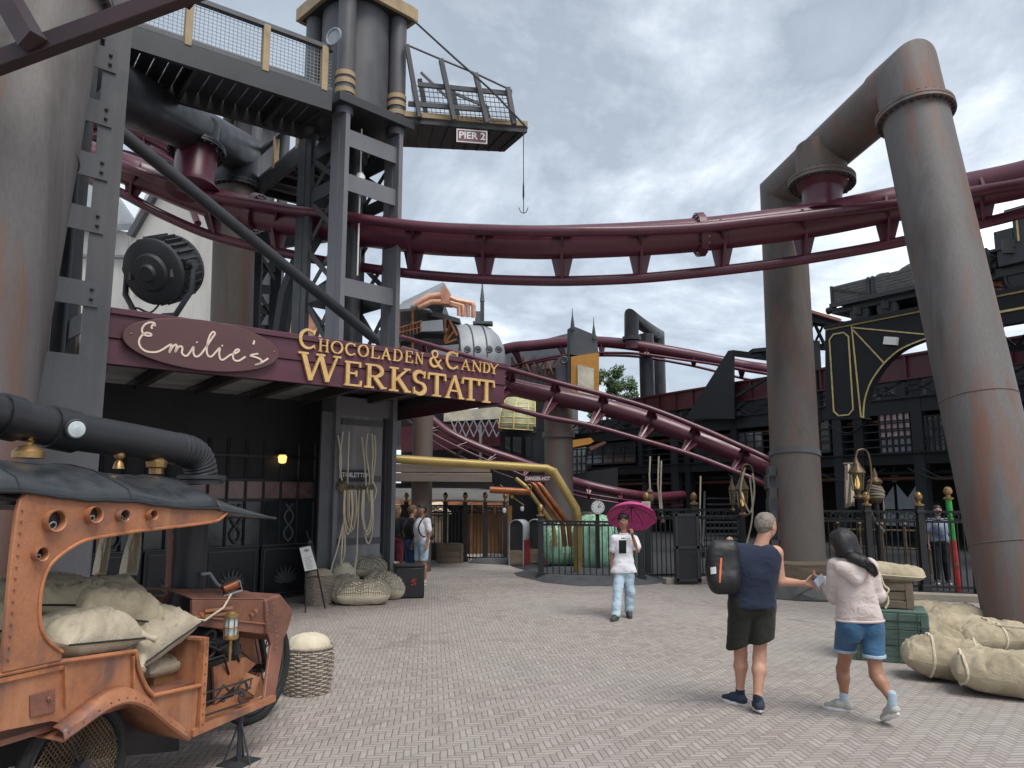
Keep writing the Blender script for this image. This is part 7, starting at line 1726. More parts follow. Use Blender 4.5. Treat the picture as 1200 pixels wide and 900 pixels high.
mb = MB(); mb.tube([V(org) + V(nk) + V((math.cos(a) * .070, math.sin(a) * .068, .012 + .014 * math.sin(a))) for a in [2 * PI * i / 24 for i in range(24)]], .009, 6, closed=True); mb.build('collar_rib', M['navy'], man)
so_p = []
zL, zR = j(866, 757, Y + .05)[2], j(890, 766, Y - .03)[2]
for hp_, e_, r_ in ((hL, j(863.5, 762, Y + .06), .098), (hR, j(893.5, 770, Y - .03), .106)): so_p += [(A3(hp_, 0, 0, .04), e_, .122, r_, .012)]
so_p = [(A3(pel, -.08, 0, .02), A3(pel, .08, 0, .02), .140, .140)] + so_p
so_p = [so_p[0], (so_p[1][0], so_p[1][1], so_p[1][2], so_p[1][3], .03), so_p[2]]
shell('shorts', so_p, M['olive'], man, org, .010, cuts=[((0, 0, -1), -zR), ((.30, 0, -1), -(zL + .30 * .08))], fold=.009, fs=(6, 6, 5))
mb = MB()
for uu, vv in ((910, 722), (909, 748)): pass
shoe(man, org, (aL[0] + .03, aL[1] - .04, .0), (aL[0] - .13, aL[1] + .17, 0), 1.02, 'shoe_navy')
hl = V((aR[0] + .005, aR[1] - .05, .02)); tl = V((aR[0] + .04, aR[1] + .21, 0.0))
shoe(man, org, tuple(hl), tuple(tl), 1.02, 'shoe_navy')
for a_ in (aL, aR): shell('sock', [(A3(a_, 0, .0, .045), A3(a_, 0, .0, -.03), .041, .044)], M['navy'], man, org, .009)
# backpack
bc = onY(847, 665, Y - .10); t = thing('backpack', 'black rolltop backpack with an orange zip slung on the shoulder of the man in navy', 'backpack', bc - up * .25)
q = lambda x, y, z: (x, y, z)
bp_l = [((-.055, -.01, -.16), (.065, -.01, -.16), .075, .075), ((-.065, .0, -.02), (.07, .0, -.02), .085, .085, .14), ((-.06, .01, .12), (.068, .01, .12), .074, .074, .14), ((-.045, -.05, -.12), (.05, -.05, -.10), .05, .05, .08), ((-.06, .02, .20), (.085, .02, .205), .042, .042, .05), ((-.065, .0, .165), (.08, .0, .165), .045, .045, .06)]
bag = shell('bag', bp_l, M['nylon'], t, bc, .009, fold=.010, fs=(7, 7, 7))
decal('zip', bag, [(844, 654), (846.4, 654), (844.6, 683), (842.4, 683)], M['orange'], t, .006)
decal('patch', bag, [(832.5, 665), (839, 664), (839.5, 672), (833, 673)], M['whitepaint'], t, .006)
mb = MB(); stp = [bc + V(p) for p in ((-.02, .06, .2), (.0, .06, .30), (.05, .12, .32), (.08, .2, .2), (.06, .2, -.05), (.02, .1, -.18))]
stp = [tuple(bc + V((.04, .0, .16))), tuple(onY(856, 640, Y - .08)), tuple(onY(858, 634, Y + .01)), tuple(onY(857, 640, Y + .12)), tuple(onY(853, 665, Y + .13)), tuple(bc + V((.03, .12, -.12)))]
mb.tube([V(p_) for p_ in spline(stp, 5)], .016, 6); mb.build('strap', M['nylon'], t)

# ---- woman in pale pink jacket
org = G(1007, 845); j = JJ(org); Y = org.y
wom = thing('person', 'black haired woman in pale pink hooded jacket and denim shorts looking at her phone', 'person', org)
hc = j(987, 637, Y + .05); h = head_frame(hc, (-.30, .95), -.35, .98)
nk = j(995, 657, Y); sL, sR = j(977, 664, Y + .03), j(1021, 664, Y - .02); ch = j(1001, 688, Y); pel = j(1007, 733, Y)
hL, hR = A3(pel, -.085, 0, -.04), A3(pel, .095, 0, -.04)
fL, fR = G(990, 833) - org, G(1046, 853) - org; aL = (fL.x, fL.y, .10); aR = j(1045.5, 821, Y + fR.y)
kL, kR = j(987.5, 784, Y + fL.y + .02), j(1027, 791, Y + fR.y * .35)
eL, wL = j(977, 700, Y + .10), j(966, 681, Y + .28); eR, wR = j(1029, 697, Y + .02), j(1018, 690, Y + .24)
body = [(A3(pel, -.06, 0, 0), A3(pel, .06, 0, 0), .08, .08), (pel, ch, .08, .09, .05), (A3(ch, -.06, 0, .1), A3(ch, .06, 0, .1), .07, .07, .05), (A3(sL, .03, 0, -.02), A3(sR, -.03, 0, -.02), .038, .038, .03), (A3(nk, 0, 0, -.05), A3(hc, 0, -.02, -.06), .052, .048, .03),
        (A3(sL, .03, 0, -.02), eL, .036, .034, .02), (eL, wL, .034, .024, .02), (A3(sR, -.03, 0, -.02), eR, .036, .034, .02), (eR, wR, .034, .024, .02), (hL, kL, .072, .053, .04), (hR, kR, .072, .055, .04)]
for k_, a_ in ((kL, aL), (kR, aR)):
    mid = tuple(V(k_).lerp(V(a_), .3)); body += [(k_, mid, .052, .054, .03), (A3(mid, 0, -.012, 0), a_, .050, .031, .03), (a_, A3(a_, 0, .01, -.04), .031, .033, .02)]
body += head_parts(h, .98, .85)
ph = onY(960.5, 680.5, Y + .20)
lh = hand_parts(wL, (-.45, .5, .35), (.5, -.2, .8), .92, .7, .08, .7, 1); rh = hand_parts(wR, (-.8, .3, .1), (0, 0, 1), .92, .8, .05, .7, 1)
body_mesh('body', body, [lh, rh], M['skin_tan'], wom, org, .0085)
face(h, .98, org, wom, M['hair_blk'])
hp = [(h(0, -.03, .04), h(0, .015, .045), .093, .090, .02), (h(-.03, -.05, .0), h(.03, -.05, .0), .078, .078, .04), (h(-.035, -.045, -.06), h(.045, -.045, -.07), .066, .066, .05), (h(-.02, -.055, -.10), h(.05, -.06, -.12), .05, .05, .05)]
tailp = [j(1000, 654, Y - .13), j(1010, 658, Y - .16), j(1019, 665, Y - .17), j(1026, 673, Y - .15)]
for i, (ra, rb) in enumerate(((.05, .042), (.042, .03), (.03, .008))): hp.append((tailp[i], tailp[i + 1], ra, rb, .04))
hp += [(tailp[0], j(1015, 664, Y - .16), .03, .012, .03), (h(-.07, .0, -.02), h(-.075, .01, -.11), .024, .016, .03)]
shell('hair', hp, M['hair_blk'], wom, org, .0075, sub=[(h(0, .105, -.05), h(0, .10, .01), .072, .058)], fold=.005, fs=(30, 30, 12))
rnd = random.Random(12); mb = MB(); O3 = V(org)
for k in range(230):
    a = rnd.uniform(-1, 1); b_ = rnd.uniform(0, 1)
    p0 = O3 + V(h(a * .055, -.02 + rnd.uniform(-.03, .05), .128)); p1 = O3 + V(h(a * .088, -.075 - .045 * (1 - abs(a)), .04 - .02 * b_)); p2 = O3 + V(h(a * .066, -.105 * (1 - .35 * abs(a)), -.07))
    d = rnd.gauss(0, .016); p3 = O3 + V(tailp[1]) + V((d, rnd.gauss(-.03, .01), d * .4 + .01)); f_ = rnd.uniform(.75, 1.1); p4 = O3 + V(tailp[2]) + V((d * .9, rnd.gauss(-.022, .008), d * .4)); p5 = p4 + (O3 + V(tailp[3]) - p4) * f_ + V((d * .6, -.005, d * .4 - .01))
    mb.tube([V(q_) for q_ in spline([p0, p1, p2, p3, p4, p5], 3)], .0024, 4, cap=False)
mb.build('hair_strand', M['hair_blk'], wom)
jk = [(A3(ch, -.075, 0, .105), A3(ch, .08, 0, .105), .098, .098), (A3(sL, .02, 0, -.0), A3(sR, -.02, 0, -.0), .060, .060, .05), ('e', A3(ch, 0, 0, -.02), (.165, .125, .24), .04), ('e', A3(pel, .0, 0, .14), (.172, .125, .20), .04), (A3(pel, -.085, 0, .06), A3(pel, .095, 0, .06), .108, .108, .04),
      (A3(sL, .015, 0, 0), eL, .066, .062, .03), (eL, wL, .060, .044, .02), (A3(sR, -.015, 0, 0), eR, .066, .062, .03), (eR, wR, .060, .044, .02), (A3(nk, -.02, 0, -.06), A3(nk, .0, .02, -.02), .085, .075, .03)]
hood = [(j(985, 665, Y - .11), j(1012, 664, Y - .11), .05, .05, .04), (j(988, 667, Y - .11), j(1003, 678, Y - .13), .05, .05, .05), (j(1012, 665, Y - .11), j(1003, 678, Y - .13), .05, .05, .05)]
zh = j(1006, 727.5, Y)[2]
jkt = shell('jacket', jk, M['pink'], wom, org, .009, cuts=[((0, 0, -1), -zh)], sub=[(A3(nk, -.01, .02, -.0), A3(nk, -.05, .05, .3), .055, .07)], fold=.018, fs=(6, 6, 9))
shell('hood', hood, M['pink'], wom, org, .008, fold=.012, fs=(9, 9, 9))
mb = MB(); ring = [V(org) + V(pel) + V((math.cos(a) * .205 + .005, math.sin(a) * .132, zh - pel[2] + .008)) for a in [2 * PI * i / 36 for i in range(36)]]; mb.tube(ring, .012, 6, closed=True); mb.build('hem_band', M['pink'], jkt)
zL = j(988, 766, Y + .1)[2]; zR = j(1024, 768, Y - .06)[2]
dn = [(A3(pel, -.075, 0, .02), A3(pel, .085, 0, .02), .112, .112), (A3(hL, -.01, 0, .05), A3(kL, 0, 0, .02), .104, .078, .02), (A3(hR, .01, 0, .05), A3(kR, 0, 0, .02), .104, .080, .012), ('e', A3(pel, -.08, -.035, -.03), (.095, .095, .11), .03), ('e', A3(pel, .09, -.035, -.03), (.095, .095, .11), .03)]
shell('denim_shorts', dn, M['denim'], wom, org, .009, cuts=[((0, 0, -1), -zL)], fold=.007, fs=(9, 9, 8))
tu = [(p[0], p[1], p[2] + .006, p[3] + .006, .012) for p in dn[1:3]]
shell('turn_up', tu, M['denim_lt'], wom, org, .008, cuts=[((0, 0, -1), -(zL - .004)), ((0, 0, 1), zL + .026)])
shoe(wom, org, (aL[0] + .055, aL[1] - .03, 0.0), (aL[0] - .16, aL[1] + .09, 0.0), .95, 'shoe_lt')
hl = V(aR) + V((.0, -.08, 0)); hl.z = .10; tl = V(aR) + V((.05, .13, 0)); tl.z = .0
hl = V((aR[0] + .02, aR[1] - .06, aR[2] - .10)); tl = V((aR[0] - .02, aR[1] + .16, 0.0))
shoe(wom, org, tuple(hl), tuple(tl), .95, 'shoe_lt')
for a_ in (aL, aR): shell('sock', [(A3(a_, 0, 0, .05), A3(a_, .0, .0, -.05), .037, .040)], M['sock_lt'], wom, org, .008)
t = thing('phone', 'pale blue phone held by the woman in the pink jacket', 'phone', ph)
mx = Matrix.Rotation(1.1, 3, 'Y') @ Matrix.Rotation(.95, 3, 'X'); mb = MB(); mb.box(ph, (.075, .15, .010), mx); mb.build('case', mat('pale_blue_phone_case', (0.22, 0.34, 0.62), rough=.35, bump=0), t, bevel=.004)
mb = MB(); mb.box(ph + mx @ V((0, 0, .0062)), (.067, .14, .001), mx); mb.build('screen', M['glass_lt'], t)

# ---- boy under the magenta umbrella
org = G(730, 724); j = JJ(org); Y = org.y
boy = thing('person', 'boy in a white printed tee and washed jeans walking up under a magenta umbrella', 'person', org)
hc = j(730.5, 611, Y); h = head_frame(hc, (-.12, -1), -.12, .93)
nk = j(731, 625, Y); sL, sR = j(744, 631.5, Y), j(719.5, 631.5, Y); ch = j(731, 642, Y); pel = j(731, 670, Y)
hL, hR = A3(pel, .075, 0, -.03), A3(pel, -.075, 0, -.03); fL, fR = G(737, 723.5) - org, G(722, 727) - org; aL, aR = (fL.x, fL.y, .09), (fR.x, fR.y, .09); kL, kR = j(738, 694, Y + .0), j(724, 694, Y - .12)
eL, wL = j(747, 645, Y - .05), j(741.5, 629, Y - .16); eR, wR = j(717.5, 649, Y + .05), j(717, 667, Y + .02)
body = [(A3(pel, -.06, 0, 0), A3(pel, .06, 0, 0), .07, .07), (pel, ch, .08, .085, .05), (sL, sR, .045, .045, .05), (A3(nk, 0, 0, -.05), A3(hc, 0, .02, -.06), .05, .047, .03), (sL, eL, .046, .037, .03), (eL, wL, .037, .024, .02), (sR, eR, .046, .037, .03), (eR, wR, .037, .024, .02), (hL, kL, .06, .045, .03), (kL, aL, .045, .033, .03), (hR, kR, .06, .045, .03), (kR, aR, .045, .033, .03)] + head_parts(h, .93, .95)
lh = hand_parts(wL, (-.15, -.1, .95), (-.6, .6, 0), .92, .9, .03, .6, 1); rh = hand_parts(wR, (0, -.1, -1), (1, 0, 0), .92, .35, .05, .5, 1)
body_mesh('body', body, [lh, rh], M['skin_tan'], boy, org, .0095); face(h, .93, org, boy, M['hair_blk'])
hp = [(h(0, -.03, .05), h(0, .02, .06), .086, .08, .02), (h(-.04, .045, .098), h(.045, .042, .096), .028, .030, .03), (h(-.06, -.02, .02), h(.06, -.02, .02), .04, .04, .03)]
shell('hair', hp, M['hair_blk'], boy, org, .008, sub=[(h(0, .115, -.04), h(0, .11, .0), .07, .062)], fold=.006, fs=(35, 35, 35))
te = [(sL, sR, .060, .060), ('e', A3(ch, 0, 0, -.0), (.15, .11, .22), .04), ('e', A3(pel, -.0, 0, .10), (.175, .12, .22), .04), (A3(pel, -.10, 0, .0), A3(pel, .11, 0, .0), .105, .105, .04), (sL, tuple(V(sL).lerp(V(eL), .66)), .058, .068, .02), (sR, tuple(V(sR).lerp(V(eR), .66)), .058, .066, .02), (A3(nk, 0, 0, -.06), A3(nk, 0, 0, -.03), .07, .062, .03)]
tee = shell('tee', te, M['whitetee'], boy, org, .010, cuts=[((0, 0, -1), -j(731, 671, Y)[2])], sub=[(A3(nk, 0, 0, -.01), A3(nk, 0, 0, .3), .056, .07)], fold=.018, fs=(6, 6, 8))
mb = MB(); mb.tube([V(org) + V(nk) + V((math.cos(a) * .060, math.sin(a) * .058, .002 + .010 * math.sin(a))) for a in [2 * PI * i / 24 for i in range(24)]], .010, 6, closed=True); mb.build('collar_rib', M['whitetee'], tee)
decal('print', tee, [(725.2, 633), (734, 633), (734, 648.5), (725.4, 648.5)], M['blacktee'], boy, .006); decal('print', tee, [(728, 630.2), (732.5, 630.2), (732.5, 631.2), (728, 631.2)], M['slate_dk'], boy, .006, 4); decal('hem_label', tee, [(740.5, 664.5), (745, 664.5), (745, 667.5), (740.5, 667.5)], M['reddk'], boy, .006, 4)
je = [(A3(pel, -.06, 0, 0), A3(pel, .06, 0, 0), .105, .105), (hL, kL, .095, .076, .02), (kL, A3(aL, 0, 0, .0), .076, .070, .02), (hR, kR, .095, .076, .02), (kR, A3(aR, 0, 0, .0), .076, .070, .02)]
shell('jeans', je, M['denim_lt'], boy, org, .010, cuts=[((0, 0, -1), -.06)], fold=.012, fs=(7, 7, 11))
shoe(boy, org, (aR[0] + .03, aR[1] + .05, 0), (aR[0] - .09, aR[1] - .15, 0), 1.0, 'shoe_dk', 'shoe_dk', .010); shoe(boy, org, (aL[0], aL[1] + .06, .03), (aL[0] + .0, aL[1] - .16, 0), 1.0, 'shoe_dk', 'shoe_dk', .010)
hub = onY(740, 594.5, Y + .26); axu = V((.10, .56, .83)).normalized()
t = thing('umbrella', 'magenta patterned umbrella resting on the shoulder of the boy in the white tee', 'umbrella', hub)
xu = axu.orthogonal().normalized(); yu = axu.cross(xu); RU = .415; rows = []
for i in range(9):
    f = i / 8; r_ = []
    for k in range(64):
        a = 2 * PI * k / 64; g_ = abs(((k / 8) % 1) - .5) * 2; sc_ = 1 - .055 * (1 - g_) * f ** 2
        r_.append(hub + (xu * math.cos(a) + yu * math.sin(a)) * RU * math.sin(f * 1.25) / math.sin(1.25) * sc_ - axu * (.24 * (1 - math.cos(f * 1.45)) + .012 * (1 - g_) * -f))
    rows.append(r_)
mb = MB(); mb.grid(rows, closed=True); mb.build('canopy', M['umbrella'], t, angle=60, solid=.003)
mb = MB()
for k in range(8): mb.tube([rows[i][k * 8] - axu * .006 for i in range(9)], .004, 5)
mb.build('rib', M['steel_dk'], t)
hd_ = V(org) + V(wL) + V((-.01, -.02, .05)); mb = MB(); mb.tube([hub + axu * .05, hub, hd_], .006, 6); mb.build('shaft', M['steel_dk'], t)
mb = MB(); mb.cyl(hd_ + (hub - hd_).normalized() * .03, hd_ - (hub - hd_).normalized() * .08, .014, n=10); mb.build('handle', M['dark'], t)

# ---- visitors in the passage
def bystander(label, u, vf, Yv, hgt, fwd, top, legs, hair, skin, shorts=False, longhair=False, arms=.0, pack=False, res=.014):
    org = G(u, vf); s = hgt / 1.75; t = thing('person', label, 'person', org, None)
    f = V((fwd[0], fwd[1], 0)).normalized(); r = V((f.y, -f.x, 0)); q = lambda x, y, z: tuple((r * x + f * y + up * z) * s)
    h = head_frame(q(0, .02, 1.63), fwd, -.05, s)
    b_ = [(q(-.07, 0, .92), q(.07, 0, .92), .08 * s, .08 * s), (q(0, 0, .92), q(0, 0, 1.25), .09 * s, .10 * s, .05), (q(-.17, 0, 1.40), q(.17, 0, 1.40), .055 * s, .055 * s, .05), (q(0, 0, 1.42), q(0, .01, 1.57), .06 * s, .054 * s, .03)] + head_parts(h, s)
    hands = []
    for sx in (-1, 1):
        el = q(sx * .25, -.02, 1.13); wr = q(sx * (.25 - arms * .1), .05 + arms * .16, .90 + arms * .1)
        b_ += [(q(sx * .185, 0, 1.39), el, .052 * s, .04 * s, .03), (el, wr, .04 * s, .027 * s, .02)]; hands.append(hand_parts(wr, V(wr) - V(el), tuple(r * -sx), s, .4, .05, .5, sx))
        b_ += [(q(sx * .09, 0, .9), q(sx * .10, .02, .49), .07 * s, .055 * s, .03), (q(sx * .10, .02, .49), q(sx * .10, -.01, .36), .056 * s, .06 * s, .03), (q(sx * .10, -.01, .36), q(sx * .11, 0, .08), .058 * s, .037 * s, .03)]
    body_mesh('body', b_, hands, M[skin], t, org, res); face(h, s, org, t, M[hair])
    hp = [(h(0, -.032, .045), h(0, .014, .055), .087 * s, .084 * s, .02), (h(0, -.05, .0), h(0, -.045, -.025), .075 * s, .06 * s, .03)]
    if longhair: hp += [(h(-.04, -.05, -.05), h(-.03, -.06, -.22), .06 * s, .04 * s, .04), (h(.04, -.05, -.05), h(.03, -.06, -.22), .06 * s, .04 * s, .04)]
    shell('hair', hp, M[hair], t, org, res * .8, sub=[(h(0, .105, -.045), h(0, .105, .015), .07 * s, .06 * s)], fold=.004, fs=(35, 35, 35))
    tp = [(q(-.17, 0, 1.39), q(.17, 0, 1.39), .078 * s, .078 * s), ('e', q(0, 0, 1.22), (.20 * s, .20 * s, .25 * s), .05), (q(-.08, 0, .97), q(.08, 0, .97), .13 * s, .13 * s, .06)]
    for sx in (-1, 1): tp.append((q(sx * .185, 0, 1.38), q(sx * .235, -.01, 1.20), .074 * s, .072 * s, .03))
    o = shell('tee', tp, M[top], t, org, res, cuts=[((0, 0, -1), -.90 * s)], sub=[(q(0, 0, 1.44), q(0, 0, 1.8), .06 * s, .07 * s)], fold=.012, fs=(6, 6, 5))
    lg = [(q(-.07, 0, .93), q(.07, 0, .93), .13 * s, .13 * s)]
    for sx in (-1, 1): lg += [(q(sx * .09, 0, .88), q(sx * .10, .02, .48), .112 * s, .088 * s, .03)] + ([] if shorts else [(q(sx * .10, .02, .48), q(sx * .11, 0, .10), .085 * s, .068 * s, .03)])
    shell('shorts' if shorts else 'jeans', lg, M[legs], t, org, res, cuts=[((0, 0, -1), -(.52 if shorts else .07) * s)], fold=.01, fs=(8, 8, 7))
    for sx in (-1, 1): shoe(t, org, q(sx * .11, -.06, 0), q(sx * .13, .17, 0), s, 'shoe_lt' if shorts else 'shoe_dk', 'whitepaint', .012)
    if pack:
        pc = V(org) + V(q(.03, -.19, 1.17)); k = thing('backpack', 'dark backpack on the back of the visitor in the white tee', 'backpack', pc - up * .2); shell('bag', [((-.06, 0, -.13), (.06, 0, -.13), .08, .08), ((-.06, 0, .12), (.06, 0, .12), .075, .075, .06)], M['nylon'], k, pc, .014, fold=.008, fs=(8, 8, 8))
        mb = MB()
        for sx in (-1, 1): mb.tube([V(p_) for p_ in spline([V(org) + V(q(sx * .11, -.15, 1.3)), V(org) + V(q(sx * .12, -.06, 1.485)), V(org) + V(q(sx * .12, .08, 1.45)), V(org) + V(q(sx * .125, .195, 1.25)), V(org) + V(q(sx * .17, .13, 1.08)), V(org) + V(q(sx * .17, -.12, 1.02))], 5)], .016, 6)
        mb.build('strap', M['nylon'], k)
    return t
bystander('young man in black tee and blue jeans with sandy hair talking in the passage', 481, 682, 16.6, 1.70, (.75, .65), 'blacktee', 'denim_dk', 'hair_fair', 'skin', arms=.3)
bystander('young man in white tee and pale blue shorts wearing a dark backpack in the passage', 493.5, 685, 16.9, 1.72, (-.72, -.7), 'whitetee', 'denim_lt', 'hair_blk', 'skin_tan', True, pack=True)
bystander('fair haired visitor in black top and wine red trousers behind the tower foot', 463.5, 676, 18.2, 1.68, (.5, .86), 'blacktee', 'wine', 'hair_fair', 'skin', longhair=True)
M['bluecheck'] = cloth('blue_striped_shirt_cloth', (0.14, 0.18, 0.27), (0.36, 0.38, 0.43), weave=90)
bystander('visitor in blue striped shirt behind the iron fence near the red and green pole', 1105, 684, 17.8, 1.70, (-.3, -1), 'bluecheck', 'blacktee', 'hair_blk', 'skin')
# ---------------------------------------------------------------- wicker
def basket(label, c, r0, r1, h, load=None, group='wicker baskets', seed=1, courses=None, name='wicker_basket'):
    t = thing(name, label, 'basket', c, group); rnd = random.Random(seed)
    mb = MB(); n = 22; cs = courses or int(h / .022)
    for k in range(cs):
        z = .012 + (h - .03) * k / cs; r = r0 + (r1 - r0) * z / h + .02 * math.sin(PI * z / h); ph = k % 2
        pts = [];
        for i in range(n * 4): a = 2 * PI * i / (n * 4); rr = r + .010 * math.cos(n / 2 * a + PI * ph) + rnd.uniform(-.002, .002); pts.append(c + V((math.cos(a) * rr, math.sin(a) * rr, z + rnd.uniform(-.002, .002))))
        mb.tube(pts, .0095, 5, closed=True)
    mb.build('weave', M['wicker'], t, angle=60)
    mb = MB()
    for i in range(n): a = 2 * PI * i / n; d = V((math.cos(a), math.sin(a), 0)); mb.tube([c + d * r0, c + d * ((r0 + r1) / 2 + .02) + up * h / 2, c + d * r1 + up * h], .008, 5)
    mb.lathe([(r0 * .9, .0), (r0 * .9, .01)], c, n=20); mb.build('stake', M['wicker'], t)
    mb = MB()
    for s in (0, 1): mb.tube([c + V((math.cos(a) * (r1 + .006 * math.cos(a * 14 + PI * s)), math.sin(a) * (r1 + .006 * math.cos(a * 14 + PI * s)), h + .006 * math.sin(a * 14 + PI * s))) for a in [2 * PI * i / 84 for i in range(84)]], .012, 6, closed=True)
    mb.build('braided_rim', M['wicker'], t, angle=60); return t
def lump(label, c, r, h, m, seed, group=None, cat='sack', name='sack', seam=True, flat=.6):
    """tied cloth bundle that fills the mouth of a basket"""
    rows = []; n = 36
    for i in range(15):
        f = i / 14; row = []
        for k in range(n):
            a = 2 * PI * k / n; cr = .035 * math.sin(a * 7 + seed + f * 3) * f + .02 * math.sin(a * 13 + seed * 2)
            rr = r * (math.cos(f * PI / 2) ** flat) * (1 + cr + .05 * noise.noise((math.cos(a) * 2 + seed, math.sin(a) * 2, f * 3)))
            row.append(c + V((math.cos(a) * rr, math.sin(a) * rr, h * math.sin(f * PI / 2) ** 1.0 + .012 * noise.noise((math.cos(a) * 5, math.sin(a) * 5, f * 6 + seed)))))
        rows.append(row)
    t = thing(name, label, cat, c, group); mb = MB(); mb.grid(rows, closed=True); mb.build('cloth', M[m], t, angle=70)
    if seam: mb = MB(); mb.tube([rows[3][k] * 1 + V((0, 0, .004)) for k in range(n)], .009, 6, closed=True); mb.build('cord', M['rope'], t)
    return t
c = G(360, 811)
basket('round wicker basket standing by the front wheel of the rusty truck', c, .205, .235, .44, seed=3)
lump('pale cloth sack stuffed in the mouth of the basket by the truck', c + up * .36, .225, .20, 'sack_pale', 2, 'cloth stuffed in baskets')
c = G(374, 708); basket('wicker basket behind the easel sign', c, .21, .25, .52, seed=4, courses=20); lump('crumpled sack in the basket behind the easel sign', c + up * .46, .23, .16, 'sack', 5, 'cloth stuffed in baskets')
c = G(441, 694); basket('tall wicker basket between the netted sacks and the black case', c, .26, .27, .72, seed=5, courses=26); lump('sack cloth topping the tall basket by the tower foot', c + up * .66, .25, .16, 'sack_grey', 7, 'cloth stuffed in baskets')
c = G(458, 690); basket('small wicker basket behind the black case', c, .15, .16, .50, seed=6, courses=20); lump('sack cloth in the small basket behind the black case', c + up * .45, .145, .12, 'sack_grey', 9, 'cloth stuffed in baskets')
# canvas tub with rope ends
c = G(399, 702); t = thing('canvas_tub', 'pale canvas tub holding rope ends below the hanging ropes', 'tub', c)
mb = MB(); mb.lathe([(.20, 0), (.26, .1), (.28, .4), (.27, .58), (.25, .58), (.24, .40)], c, n=30); mb.build('canvas', M['sack_pale'], t, angle=50)
mb = MB()
for k in range(7): mb.torus(c + up * (.55 + .018 * k), .22 - .014 * k, .018, n=24)
mb.build('rope_coil', M['rope'], t)
# netted bundle of sacks
def netted(label, c, size, rz, tilt, m, seed):
    t = sack(label, c, size, rz, tilt, m, seed, 'netted sacks at the tower foot', seam=None, name='netted_sack', rnd=.5); top, bot = pillow(*size, seed, rnd=.5)
    mx = Matrix.Rotation(rz, 3, 'Z') @ Matrix.Rotation(tilt[0], 3, 'X') @ Matrix.Rotation(tilt[1], 3, 'Y'); f = lambda p: V(c) + mx @ (p + V((0, 0, .012)))
    mb = MB()
    for i in range(1, len(top) - 1, 2): mb.tube([f(p) for p in top[i]], .007, 4)
    for k in range(1, len(top[0]) - 1, 2): mb.tube([f(top[i][k]) for i in range(len(top))], .007, 4)
    mb.build('net', M['rope_grey'], t); return t
netted('netted jute sack nearest the plaza at the bottom of the bundle', G(425, 708), (1.0, .62, .42), R(8), (0, 0), 'sack_pale', 21)
netted('long netted jute sack lying by the black case', G(449, 701), (.85, .65, .50), R(-18), (R(-6), R(8)), 'sack_pale', 22)
netted('upper netted jute sack topping the bundle', G(424, 698) + up * .36, (.95, .6, .40), R(-10), (R(6), R(6)), 'sack_pale', 23)
netted('small netted sack with a gathered mouth beside the canvas tub', G(404, 707), (.5, .5, .5), R(60), (0, 0), 'sack_pale', 24)
c = G(420, 694) + up * .66; t = MB(); t.tube([V(p) for p in spline([c + V((-.3, 0, .0)), c + V((-.12, .05, .1)), c + V((.1, 0, .02)), c + V((.25, -.05, .12)), c + V((.4, 0, -.02))], 6)], .05, 8); tag(t.build('cloth_roll', M['sack_pale'], angle=60), 'twisted pale cloth roll lying on top of the netted sacks', 'cloth')
# black case
c = G(476, 702); t = thing('black_case', 'black plastic case with a small red mark at the end of the netted sacks', 'case', c + V((0, .25, 0)))
mx = Matrix.Rotation(R(12), 3, 'Z'); q = c + V((0, .3, .29)); mb = MB(); mb.box(q, (.56, .52, .58), mx); mb.build('body', M['black'], t, bevel=.03)
mb = MB(); mb.box(q + up * .305, (.58, .54, .04), mx); mb.build('lid', M['nylon'], t, bevel=.015)
mb = MB(); a = q + mx @ V((.08, -.265, .02)); ex = mx @ V((1, 0, 0))
for k, (p0, p1) in enumerate((((-.05, .0), (.05, .05)), ((-.03, .05), (.03, -.05)), ((-.05, -.06), (.04, -.03)), ((.0, .08), (.02, -.08)))): mb.beam(a + ex * p0[0] + up * p0[1] - V((0, .002 * k, 0)), a + ex * p1[0] + up * p1[1] - V((0, .002 * k, 0)), .006, .014)
mb.build('red_mark', M['red'], t)
# easel sign
b0, b1, b2 = G(358, 718), G(381, 713), G(368, 703); tp = onY(363, 634, b0.y + .25)
t = thing('easel_sign', 'small white notice on a black easel in front of the shop gates', 'sign', (b0 + b1) / 2)
mb = MB(); mb.tube([b0, tp + V((-.03, 0, 0))], .014, 6); mb.tube([b1, tp + V((.03, 0, 0))], .014, 6); mb.tube([b2, tp], .014, 6); mb.tube([b0.lerp(tp, .48), b1.lerp(tp, .48)], .012, 6); mb.build('easel_leg', M['black'], t)
qs = [onY(u, v, b0.y + .10) for u, v in ((357, 671), (373, 668), (364, 638), (350, 641))]
mb = MB(); mb.prism(qs, V((0, .02, 0))); mb.build('notice_board', M['black'], t)
cq = sum(qs, V()) / 4; mb = MB(); mb.prism([cq + (p - cq) * .90 + V((0, -.004, 0)) for p in qs], V((0, .003, 0))); pn = mb.build('paper', M['whitepaint'], t)
ex, ey = (qs[1] - qs[0]).normalized(), (qs[3] - qs[0]).normalized(); ln = (qs[3] - qs[0]).length; wd_ = (qs[1] - qs[0]).length
mb = MB()
for k in range(9): f = .12 + .055 * k; mb.beam(qs[0] + ey * ln * f + ex * wd_ * .22 + V((0, -.006, 0)), qs[0] + ey * ln * f + ex * wd_ * (.62 + .14 * ((k * 7) % 3) / 2) + V((0, -.006, 0)), .002, .007)
cq = qs[0] + ey * ln * .82 + ex * wd_ * .5 + V((0, -.007, 0)); mb.cyl(cq, cq + V((0, .003, 0)), .028, n=12); mb.beam(cq - ex * .05, cq + ex * .05, .002, .02); mb.build('print', M['slate'], pn)
